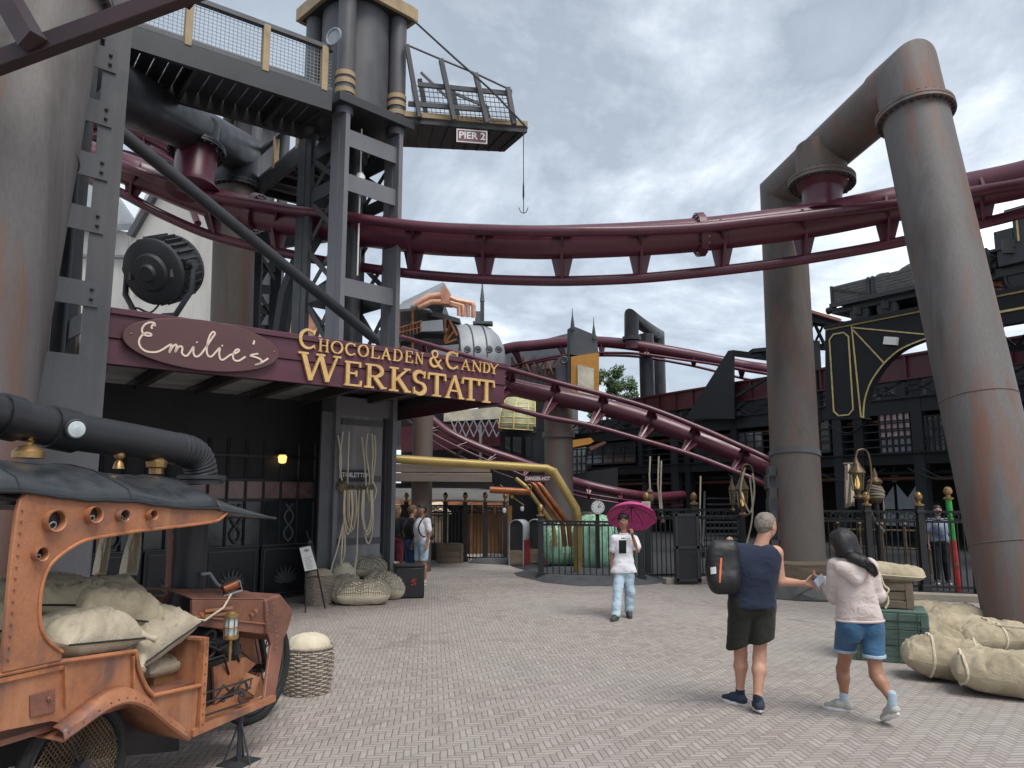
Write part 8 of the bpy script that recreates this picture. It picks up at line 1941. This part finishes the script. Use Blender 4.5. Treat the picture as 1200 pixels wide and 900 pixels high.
mb = MB(); mb.tube([tp, tp + V((-.05, -.05, .16)), tp + V((-.02, -.12, .18))], .009, 6); mb.lathe([(.015, .05), (.05, 0), (.05, -.02)], tp + V((0, -.03, -.02)), n=12); mb.build('clip_lamp', M['black'], t)
# ropes hung on the tower foot
def ropef(u, v, o=.10): return onplane(u, v, cor['fl'] - N45 * o, N45)
t = thing('rope_rack', 'timber rail on the tower foot hung with looped hemp ropes', 'rope rack', ropef(417, 680))
mb = MB(); mb.beam(ropef(400, 571, .12), ropef(437, 571, .12), .06, .09); mb.build('rail', M['wood'], t, bevel=.01)
mb = MB(); mb.sphere(ropef(400, 570, .18), .11, 12); 
for k in range(4): mb.torus(ropef(400, 570, .18), .11, .02, (math.cos(k), math.sin(k), .4 * k), 16, 6)
for u in (408, 415, 424, 431): mb.cyl(ropef(u, 571, .08), ropef(u, 569, .26), .025, n=8)
mb.build('peg', M['wood'], t)
rnd = random.Random(4)
def hang(u0, v0, u1, v1, low, n, nm='rope', r=.016):
    for k in range(n):
        o = .2 + .03 * k; du = rnd.uniform(-1.5, 1.5); lw = low + rnd.uniform(-16, 4); a, b = (u0 + du, v0), (u1 + du, v1)
        mb = MB(); mb.tube([ropef(*p, o) for p in spline([a, (u0 + du - 1, (v0 + lw) / 2), (u0 + du + 1, lw - 8), ((u0 + u1) / 2 + du, lw), (u1 + du - 1, lw - 9), (u1 + du + 1, (v1 + lw) / 2), b], 5)], r, 6); mb.build('rope_loop', M['rope'], t, angle=60)
hang(405, 574, 413, 574, 634, 3); hang(426, 574, 435, 574, 637, 4); hang(409, 574, 416, 574, 620, 2)
for pts in ([(402, 506), (398, 540), (401, 566), (404, 600), (396, 640), (388, 668), (387, 690)], [(409, 506), (408, 540), (407, 570)], [(405, 574), (402, 620), (400, 650), (399, 662), (404, 645), (403, 600)], [(421, 574), (419, 620), (418, 650), (416, 664), (413, 672)],
            [(431, 508), (429, 530), (433, 560), (430, 574)], [(436, 508), (437, 530), (436, 560), (441, 575), (435, 590), (430, 574)], [(424, 512), (427, 540), (429, 570)], [(439, 510), (440, 535), (436, 566)], [(396, 510), (400, 540), (398, 560)]):
    mb = MB(); mb.tube([ropef(u, v, .22) for u, v in spline(pts, 5)], .017, 6); mb.build('rope_end', M['rope'], t, angle=60)

# ---------------------------------------------------------------- passage: brass rail, copper steam pipes, lintel, roofs behind
t = thing('brass_rail', 'bent brass pipe rail from the tower foot down to the ground by the tanks', 'pipe rail', G(677, 676))
g_ = G(677, 677); zp = (g_ - CAM).dot(CF)
pts = [P(452, 537, zp * .93), P(640, 549, zp), P(649, 553, zp), P(675, 596, zp), P(677, 606, zp), g_]
mb = MB(); mb.tube(pts, .098, 20); mb.build('pipe', M['brasspipe'], t)
for p, ax in ((P(677, 612, zp), (0, 0, 1)), (g_ + up * .03, (0, 0, 1))): mb = MB(); mb.lathe([(.098, -.05), (.125, -.05), (.125, .05), (.098, .05)], p, ax, 24, cap=False); mb.build('collar', M['brasspipe'], t)
t = thing('passage_lintel', 'wide brown boarded lintel over the passage beneath the brass rail', 'lintel', P(515, 660, 20.2).xy.to_3d())
mb = MB(); slab(mb, [(448, 543), (574, 546), (574, 553.5), (448, 553)], 19.6, .3); slab(mb, [(448, 554), (576, 554.5), (576, 565), (448, 564)], 19.5, .35); mb.build('board', M['rust_dk'] if False else mat('brown_grey_lintel_board', (0.23, 0.185, 0.155), scale=2, var=.25, rough=.7, bump=.2, sc3=(.3, 1, 3)), t, bevel=.01)
mb = MB(); slab(mb, [(448, 566), (576, 566.5), (576, 571), (448, 571)], 20.2, 3); mb.build('soffit', M['black'], t)
mb = MB(); a = P(452, 583, 20.5); mb.beam(V((a.x, a.y, 0)), a, .25, .25); mb.build('post', M['steel_dk'], t)
t = thing('steam_pipes', 'copper steam pipes bending down from the lintel into the tank yard', 'pipes', G(655, 668))
zc = 18.9
mb = MB(); mb.cyl(P(574, 574, zc), P(622, 576.5, zc), .085, n=18); mb.build('copper_header', M['copper'], t)
for du, m_ in ((0, 'copper'), (7, 'copper'), (-11, 'brasspipe')): mb = MB(); mb.tube([P(616 + du, 561, zc + .2), P(627 + du, 570, zc), P(659 + du, 613, zc), P(662 + du, 640, zc)], .062 if m_ == 'copper' else .05, 16); mb.build('down_pipe', M[m_], t)
mb = MB()
for u in (553, 566, 580, 593): mb.cyl(P(u, 585, zc + .3), P(u, 602, zc + .3), .008, n=5)
mb.tube([P(586, 568, zc), P(600, 582, zc), P(614, 592, zc)], .014, 6); mb.sphere(P(600, 582, zc), .05, 10); mb.torus(P(620, 571, zc - .1), .06, .012, (0, 1, 0)); mb.build('fitting', M['brasspipe'], t)
for u, v in ((591, 598), (612, 596), (633, 598)):
    l = thing('cord_lamp', {591: 'small white bulb on a cord below the copper pipe, closest to the lintel', 612: 'middle small white bulb on a cord before the copper pipes', 633: 'small white bulb on a cord beside the sloping copper pipes'}[u], 'lamp', P(u, v, zc), 'bulbs on cords in the passage')
    mb = MB(); mb.lathe([(.01, .06), (.045, .04), (.05, .0), (.03, -.06)], P(u, v, zc), n=12); mb.build('bulb', M['whitepaint'], l); mb = MB(); mb.cyl(P(u, v, zc) + up * .05, P(u, 572, zc), .006, n=5); mb.build('cord', M['black'], l)
s0_ = P(630, 561, zc - .3); s = thing('danger_sign', 'narrow dark maroon board with white lettering fixed at the copper pipe bend', 'sign', s0_ - up * .1)
mb = MB(); mb.beam(s0_ - V((.31, 0, 0)), s0_ + V((.31, 0, 0)), .03, .17); mb.build('board', M['signmaroon'], s); text_part('DANGER-HOT', .125, s0_ + V((0, -.018, 0)), (1, 0, 0), up, 'lettering', M['whitepaint'], s, .004, .003, xs=.74)
t = thing('market_roof', 'low shed with grey tarpaulin roof, rusty eaves and warm timber wall behind the far fence', 'shed', P(530, 655, 27).xy.to_3d())
rows = []
for i in range(13):
    u = 448 + 148 * i / 12; k = 1 - .75 * max(0, (i - 6) / 6) ** 2
    rows.append([P(u, 589 - 3 * k, 25.5), P(u, 579 - 6 * k + (2 * math.sin(i * .9) if i > 6 else 0), 27), P(u, 572 + (1 - k) * 8, 29)])
mb = MB(); mb.grid(rows); mb.build('tarpaulin', M['wood_grey'], t, solid=.08)
mb = MB(); mb.beam(P(448, 588, 25.4), P(596, 592, 25.4), .3, .14); mb.build('eaves', M['rust'], t)
mb = MB(); slab(mb, [(545, 593), (600, 593), (600, 664), (545, 664)], 25.8, .2); mb.build('timber_wall', M['wood_warm'], t)
mb = MB(); slab(mb, [(448, 592), (545, 592), (545, 664), (448, 664)], 26.4, .2); mb.build('dark_wall', M['blackwall'], t)
mb = MB()
for k in range(7): slab(mb, [(452 + k * 7, 596 + (k % 3) * 3), (456 + k * 7, 596 + (k % 3) * 3), (456 + k * 7, 612), (452 + k * 7, 612)], 26.2, .1)
mb.build('lit_crowd_shape', M['copper_lt'], t)  # pale slabs standing in for the lit, pinkish shapes of a crowd
mb = MB(); slab(mb, [(596, 560), (640, 560), (640, 640), (596, 640)], 29, .3); mb.build('gap_wall', M['blackwall'], t)
mb = MB()
for u in (466, 490, 516, 552, 590): a = P(u, 664, 25.6); mb.beam(V((a.x, a.y, 0)), P(u, 600, 25.6), .14, .14)
mb.build('post', M['rust_dk'], t)
def crate(label, c, size, rz, m, group, name='wooden_crate', lid=True):
    t = thing(name, label, 'crate', c, group); mx = Matrix.Rotation(rz, 3, 'Z'); w_, d_, h_ = size; nb = max(3, int(h_ / .15)); bh = h_ / nb
    mb = MB()
    for k in range(nb):
        for s in (-1, 1):
            mb.box(c + mx @ V((0, s * (d_ / 2 - .012), bh * (k + .5))), (w_ - .05, .024, bh - .008), mx); mb.box(c + mx @ V((s * (w_ / 2 - .013), 0, bh * (k + .5))), (.024, d_ - .06, bh - .011), mx)
    mb.build('board', M[m], t, bevel=.004)
    mb = MB()
    for a in (-1, 1):
        for b in (-1, 1): mb.box(c + mx @ V((a * (w_ / 2 - .03), b * (d_ / 2 + .006), h_ / 2)), (.075, .022, h_), mx); mb.box(c + mx @ V((a * (w_ / 2 + .006), b * (d_ / 2 - .035), h_ / 2)), (.022, .07, h_ - .003), mx)
    for b in (-1, 1):
        for z in (.045, h_ - .045): mb.box(c + mx @ V((0, b * (d_ / 2 + .004), z)), (w_ - .14, .02, .08), mx)
    mb.build('frame', M[m], t, bevel=.004)
    if lid:
        mb = MB(); n = max(3, int(d_ / .14))
        for k in range(n): mb.box(c + mx @ V((0, -d_ / 2 + d_ * (k + .5) / n, h_ + .012)), (w_ + .02, d_ / n - .008, .024), mx)
        mb.build('lid', M[m], t, bevel=.004)
    return t
crate('wooden crate standing free beside the visitor in the white tee', G(526, 660) + V((0, .3, 0)), (.62, .6, .52), R(20), 'wood', 'wooden crates by the far fence')
crate('wooden crate partly behind the visitors, next to the free standing crate', G(503, 657) + V((0, .4, 0)), (.62, .6, .5), R(5), 'wood', 'wooden crates by the far fence')
crate('tall pale wooden crate stack box under the sacks by the far fence', G(509, 653) + V((0, .8, 0)), (.68, .6, 1.25), R(8), 'wood', 'wooden crates by the far fence')
cq = G(508, 653) + V((0, .8, 1.30))
for i, (dx, dz, lb) in enumerate(((-.10, 0, 'pale sack draped over the tall crate by the far fence'), (.14, .0, 'sack hanging at the edge of the tall crate by the far fence'), (.0, .17, 'topmost sack upon the tall crate by the far fence'))): sack(lb, cq + V((dx, -.1, dz)), (.62, .5, .24), R(20 + 40 * i), (0, R(8)), 'sack_pale', 31 + i, 'sacks on the tall crate', seam=None)
# litter bins with arched mouths
for i, (u, lb) in enumerate(((605, 'arched black bin with a red side, the nearer of the pair before the tank fence'), (627, 'arched black bin hidden partly behind its red sided twin'))):
    c = G(u, 663 - 2 * i) + V((0, 0, 0)); t = thing('arched_bin', lb, 'bin', c, 'arched bins'); w_, h_ = .40, 1.25; dv = V((.18, .45, 0)); ex = V((.97, -.2, 0)).normalized()
    prof = [(-w_ / 2, 0), (-w_ / 2, h_ - .2)] + [(-w_ / 2 * math.cos(R(180 * k / 12)), h_ - .2 + .2 * math.sin(R(180 * k / 12))) for k in range(13)][1:] + [(w_ / 2, 0)]
    pp = [c + ex * x + up * z for x, z in prof]
    mb = MB(); n = len(pp)
    mb.grid([pp, [p + dv for p in pp]]); mb.build('hood', M['slate'], t, solid=.02)
    mb = MB(); mb.prism([c + ex * x * .93 + up * z * .985 + dv * .06 for x, z in prof], dv * .8); mb.build('dark_mouth', M['black'], t)
    mb = MB(); mb.prism([c + ex * x + up * z for x, z in ((-w_ / 2 + .02, .03), (w_ / 2 - .02, .03), (w_ / 2 - .02, .42), (-w_ / 2 + .02, .42))], dv * .05); mb.build('lower_panel', M['wood'], t)
    mb = MB(); a = c + ex * (w_ / 2 + .014); mb.prism([a + up * .02, a + dv + up * .02, a + dv + up * .70, a + up * .70], ex * .012); mb.build('red_side', M['reddk'], t)
    mb = MB(); mb.tube([p - dv * .02 for p in pp], .018, 6); mb.build('edge_trim', M['slate'], t)
# verdigris tanks and clock
for u, vb, r, h_, lb in ((661, 668, .50, 1.12, 'smaller verdigris green tank behind the railing by the brass post'), (703, 674, .60, 1.38, 'bigger ribbed verdigris green tank below the white clock')):
    c = G(u, vb) + V((0, 1.0, 0)); t = thing('green_tank', lb, 'tank', c, 'verdigris tanks')
    prof = [(r * .55, 0), (r * .78, .05 * h_), (r * .95, .22 * h_), (r, .45 * h_), (r * .98, .62 * h_), (r * .86, .82 * h_), (r * .6, .95 * h_), (r * .2, h_), (.01, h_ * 1.005)]
    mb = MB(); mb.lathe([tuple(p) for p in spline(prof, 3)], c + up * .06, n=48); mb.build('shell', M['green_tank'], t)
    mb = MB(); sp_r = spline(prof, 3)
    for k in range(16):
        a = 2 * PI * k / 16; d_ = V((math.cos(a), math.sin(a), 0)); mb.tube([c + d_ * (x + .004) + up * (z + .06) for x, z in sp_r[:-4]], .012, 5)
    mb.build('rib', M['green_tank'], t)
    mb = MB()
    for k in range(16):
        a = 2 * PI * (k + .18) / 16; d_ = V((math.cos(a), math.sin(a), 0))
        for x, z in sp_r[3:-5:2]: mb.sphere(c + d_ * (x + .004) + up * (z + .06), .014, 6)
    mb.build('rivet', M['rust_dk'], t)
    mb = MB(); mb.lathe([(r * .7, 0), (r * .7, .09), (r * .6, .1)], c, n=28); mb.build('base', M['black'], t)
c = P(700.5, 594.5, 19.2); t = thing('post_clock', 'round white clock on a short post over the bigger green tank', 'clock', V((c.x, c.y + .1, 0)))
mb = MB(); mb.lathe([(.0, -.05), (.17, -.05), (.185, -.03), (.185, .03), (.165, .035)], c, (0, -1, 0), 32); mb.build('case', M['black'], t)
mb = MB(); mb.cyl(c + V((0, -.03, 0)), c + V((0, -.036, 0)), .165, n=32); fc_ = mb.build('dial', M['whitepaint'], t)
mb = MB()
for k in range(12): a = 2 * PI * k / 12; d_ = V((math.sin(a), 0, math.cos(a))); mb.beam(c + d_ * .125 + V((0, -.038, 0)), c + d_ * .15 + V((0, -.038, 0)), .004, .012 if k % 3 else .02, V((0, 1, 0)).cross(d_))
for a, l_ in ((R(70), .09), (R(28), .13)): d_ = V((math.sin(a), 0, math.cos(a))); mb.beam(c + V((0, -.042, 0)), c + d_ * l_ + V((0, -.042, 0)), .004, .014, V((0, 1, 0)).cross(d_))
mb.build('hand', M['black'], fc_)
mb = MB(); mb.cyl(V((c.x, c.y + .1, 0)), c + V((0, .1, -.1)), .05, n=12); mb.build('post', M['black'], t)
# notice on the fence, ropes and insulators by the umbrella
c = P(757, 592, 17.6); t = thing('notice', 'small pale notice plate on the fence behind the umbrella', 'sign', c - up * .1); mb = MB(); mb.box(c, (.2, .02, .17)); mb.build('plate', M['poster'], t)
mb = MB(); mb.beam(c + V((-.07, -.012, .03)), c + V((.06, -.012, .03)), .002, .012); mb.beam(c + V((-.07, -.012, 0)), c + V((.04, -.012, 0)), .002, .012); mb.build('print', M['slate'], t)
for u, v0, v1, lb in ((762, 535, 578, 'hemp rope with a carved toggle hanging left of the gate panel'), (772, 535, 600, 'slack pale rope hanging from the station deck behind the umbrella'), (775, 540, 612, 'pale rope beside the slack one behind the umbrella'), (821, 558, 640, 'straight pale rope dropping just beyond the gate panel')):
    lb = lb.replace('left of', 'near'); t = thing('hanging_rope', lb, 'rope', P(u, v1, 19), 'ropes hanging from the station deck'); mb = MB(); mb.tube([P(u, v0, 19), P(u - 1, (v0 + v1) / 2, 19), P(u + (2 if v1 > 590 else 0), v1, 19)], .02, 6); mb.build('strand', M['rope'], t)
    mb = MB(); mb.lathe([(.03, 0), (.07, .05), (.09, .14), (.09, .2), (.05, .26), (.08, .3), (.05, .36), (.02, .4)] if v1 == 578 else [(.02, -.02), (.045, 0), (.04, .06), (.02, .08)], P(u + (2 if v1 > 590 else 0), v1 + (13 if v1 == 578 else 0), 19), n=14); mb.build('toggle', M['wood'], t)
# lamps by the fences
def street_lantern(label, u, vt, vb, z, r, neck=True, post_v=None, lit=True):
    a, b = P(u, vt, z), P(u, vb, z); h_ = a.z - b.z; c = b; t = thing('lantern', label, 'lantern', c, 'brass lanterns along the fence')
    mb = MB(); mb.lathe([(r * .25, 0), (r * .6, .02 * h_), (r * .7, .05 * h_), (r * .35, .1 * h_), (r * .5, .16 * h_), (r * .72, .19 * h_)], c, n=18); mb.lathe([(r * 1.05, .52 * h_), (r * 1.15, .54 * h_), (r * .95, .60 * h_), (r * .55, .68 * h_), (r * .5, .72 * h_), (r * .3, .76 * h_), (r * .18, .84 * h_), (r * .05, .9 * h_)], c, n=18)
    for k in range(6): an = 2 * PI * k / 6; d_ = V((math.cos(an), math.sin(an), 0)); mb.cyl(c + d_ * r * .72 + up * .19 * h_, c + d_ * r * 1.0 + up * .53 * h_, r * .06, n=5)
    mb.build('frame', M['bronze'], t)
    mb = MB(); mb.lathe([(r * .66, .19 * h_), (r * .94, .525 * h_)], c, n=18, cap=False); mb.build('pane', mat('clear_lamp_pane', (0.35, 0.33, 0.28), rough=.1, bump=0, trans=.85), t)
    if lit: mb = MB(); mb.lathe([(r * .1, .22 * h_), (r * .22, .30 * h_), (r * .16, .40 * h_), (r * .03, .48 * h_)], c, n=12); mb.build('flame_bulb', M['lampglass'], t)
    if neck: mb = MB(); mb.tube([V(p) for p in spline([c + up * .86 * h_, c + up * h_ + V((r * .5, .02, 0)), c + up * .96 * h_ + V((r * 1.8, .05, 0)), c + up * .5 * h_ + V((r * 2.2, .08, 0)), c + up * .12 * h_ + V((r * 1.5, .05, 0)), c + up * .03 * h_ + V((r * .4, 0, 0))], 6)], r * .13, 8); mb.build('swan_neck', M['bronze'], t)
    return t
street_lantern('swan necked brass lantern with a lit flame on the fence post behind the woman', 1006, 527, 585, 15.6, .15)
street_lantern('lit brass lantern draped with rope near the rear pipe leg', 871, 545, 606, 17.4, .14)
street_lantern('slim unlit brass lantern beside the rope draped one', 859, 552, 600, 17.8, .075, False, lit=False)
c = P(1027, 590, 16.2); t = thing('torch_post', 'rope wrapped torch post with a pointed brass cap beside the swan necked lantern', 'torch', V((c.x, c.y, 0)))
mb = MB(); mb.cyl(V((c.x, c.y, 0)), c, .05, n=12); mb.build('post', M['black'], t)
mb = MB(); mb.lathe([(.08, 0), (.13, .1), (.15, .35), (.10, .38), (.14, .42), (.15, .46), (.06, .55), (.05, .62), (.01, .75)], c, n=18); mb.build('brass_cap', M['bronze'], t)
mb = MB()
for k in range(5): mb.torus(c + up * (.12 + .05 * k), .15 + .012 * (k % 2), .022, (.1 * k, .1, 1), 20, 6)
mb.tube([c + V((-.15, -.05, .3)), c + V((-.25, -.05, .15)), c + V((-.1, -.08, -.35)), c + V((.12, -.05, -.6)), c + V((.15, 0, .2))], .018, 6); mb.build('rope_wrap', M['rope_grey'], t)
c = P(996, 575, 17); t = thing('canvas_banner', 'narrow pale canvas hanging behind the swan necked lantern', 'banner', P(995, 594, 17)); rows = [[P(990 + 11 * i / 6, 544 + 50 * k / 8 + (1.5 * math.sin(i) if k == 8 else 0), 17 + .05 * math.sin(i * 2 + k * .5)) for i in range(7)] for k in range(9)]; mb = MB(); mb.grid(rows); mb.build('cloth', M['sack_pale'], t, solid=.01); mb = MB(); mb.cyl(P(988, 543.5, 17), P(1003, 543.5, 17), .025, n=8); mb.build('pole', M['wood'], t)
mb = MB(); mb.tube([P(u, v, 17.2) for u, v in spline([(873, 548), (868, 575), (874, 592), (880, 600), (884, 575), (882, 555)], 5)], .02, 6); mb.tube([P(u, v, 17.2) for u, v in spline([(879, 560), (882, 600), (877, 630), (871, 648)], 5)], .018, 6); tag(mb.build('rope', M['rope'], angle=60), 'pale rope looped over the lantern near the rear pipe leg', 'rope')
# red and green pole
c = G(1126, 694); t = thing('striped_pole', 'tall pole painted green over red with a brass ball beside the near pipe leg', 'pole', c); zt = onY(1117, 585, c.y).z; zm = onY(1122, 633, c.y).z; lean = V((-.10, 0, 0))
mb = MB(); mb.cyl(c + lean * .5, c + lean + up * zt, .058, n=16); mb.cyl(c, c + lean * .5 + up * .001, .058, n=16) if False else None; mb.build('green_shaft', M['green'], t)
mb = MB(); mb.cyl(c + lean * .5, c + lean * (.5 + .5 * zm / zt) + up * zm, .061, n=16); mb.build('red_shaft', M['red'], t)
mb = MB(); q = c + lean + up * zt; mb.lathe([(.06, -.01), (.095, .0), (.095, .03), (.045, .05), (.04, .09), (.075, .11), (.085, .17), (.06, .235), (.01, .255)], q, n=18); mb.build('finial', M['brass'], t)
mb = MB(); mb.lathe([(.075, 0), (.075, .03), (.06, .04)], c + lean * .5 + up * zm * .5, n=16); mb.build('collar', M['rust_dk'], t)
# crates and sacks at the near leg
c = G(1043, 777) + V((.14, .32, 0)); t = crate('faded green wooden crate behind the woman, with a smaller brown crate on it', c, (.84, .62, .56), R(-24), 'green_crate', 'cargo by the near pipe leg')
q = MB(); mx = Matrix.Rotation(R(-24), 3, 'Z')
for z in (.14, .28, .42): q.tube([c + mx @ V((-.44, -.345, z)), c + mx @ V((.44, -.345, z))], .006, 5)
for x in (-.3, -.1, .1, .3): q.tube([c + mx @ V((x, -.348, .02)), c + mx @ V((x + .02, -.348, .57))], .006, 5)
q.build('net', M['steel_dk'], t)
c2_ = c + V((.06, .05, .59)); crate('brown plank box with a knotted rope, standing on the green crate', c2_, (.50, .42, .30), R(-22), 'wood', 'cargo by the near pipe leg')
sack('long pale sack draped over the brown plank box', c2_ + V((.02, -.03, .325)), (.80, .5, .20), R(-20), (R(4), R(3)), 'sack', 41, 'cargo by the near pipe leg', seam='rope', rnd=.6)
kb_ = c2_ + V((-.16, -.26, .28)); mb = MB(); mb.tube([V(p) for p in spline([kb_ + V((-.03, .02, .14)), kb_, kb_ + V((.05, -.01, -.05)), kb_ + V((.02, 0, -.10)), kb_ + V((-.03, 0, -.04)), kb_ + V((.03, 0, -.12)), kb_ + V((.04, .0, -.20)), kb_ + V((.0, 0, -.27))], 5)], .012, 6); tag(mb.build('rope', M['rope'], angle=60), 'short knotted rope hanging down the brown plank box', 'rope')
gp = 'big jute sacks piled by the near pipe leg'
sack('roped jute sack lying closest to the green crate', G(1094, 778) + V((.05, .35, .02)), (.98, .62, .40), R(-16), (0, R(4)), 'sack', 51, gp, seam=None, rnd=.55, ropes=(.3,))
sack('roped jute sack in the middle of the front row, over a frayed hem', G(1124, 805) + V((.06, .34, .02)), (.92, .60, .42), R(-20), (R(2), R(7)), 'sack', 52, gp, seam=None, rnd=.55, ropes=(.35, .72))
sack('roped jute sack farthest forward at the frame edge', G(1192, 826) + V((.10, .34, .02)), (.95, .60, .42), R(-26), (0, R(4)), 'sack', 53, gp, seam=None, rnd=.55, ropes=(.16,))
sack('jute sack lying across the back of the pile against the near pipe leg', G(1175, 778) + V((.1, .35, .10)), (1.0, .6, .34), R(6), (0, 0), 'sack', 54, gp, seam=None, rnd=.55, ropes=(.5,))
sack('smooth jute sack at the rear of the pile below the striped pole', G(1128, 742) + V((.0, .1, .08)), (.80, .50, .30), R(4), (0, R(-4)), 'sack', 55, gp, seam='rope', rnd=.5)
sack('tucked jute sack behind the green crate and under the rope', G(1092, 738) + V((.0, .1, .1)), (.75, .5, .30), R(-6), (0, 0), 'sack', 56, gp, seam=None, rnd=.55)
sack('jute sack filling the middle of the pile behind the front row', G(1120, 768) + V((.12, .15, .20)), (.85, .5, .28), R(-8), (0, R(3)), 'sack', 57, gp, seam=None, rnd=.55)
mb = MB(); mb.tube([onY(1108, 724, 9.9), onY(1140, 729, 9.6), onY(1170, 733, 9.4), onY(1210, 737, 9.2)], .014, 6); tag(mb.build('rope', M['rope'], angle=60), 'long rope drawn taut over the sacks by the near pipe leg', 'rope')
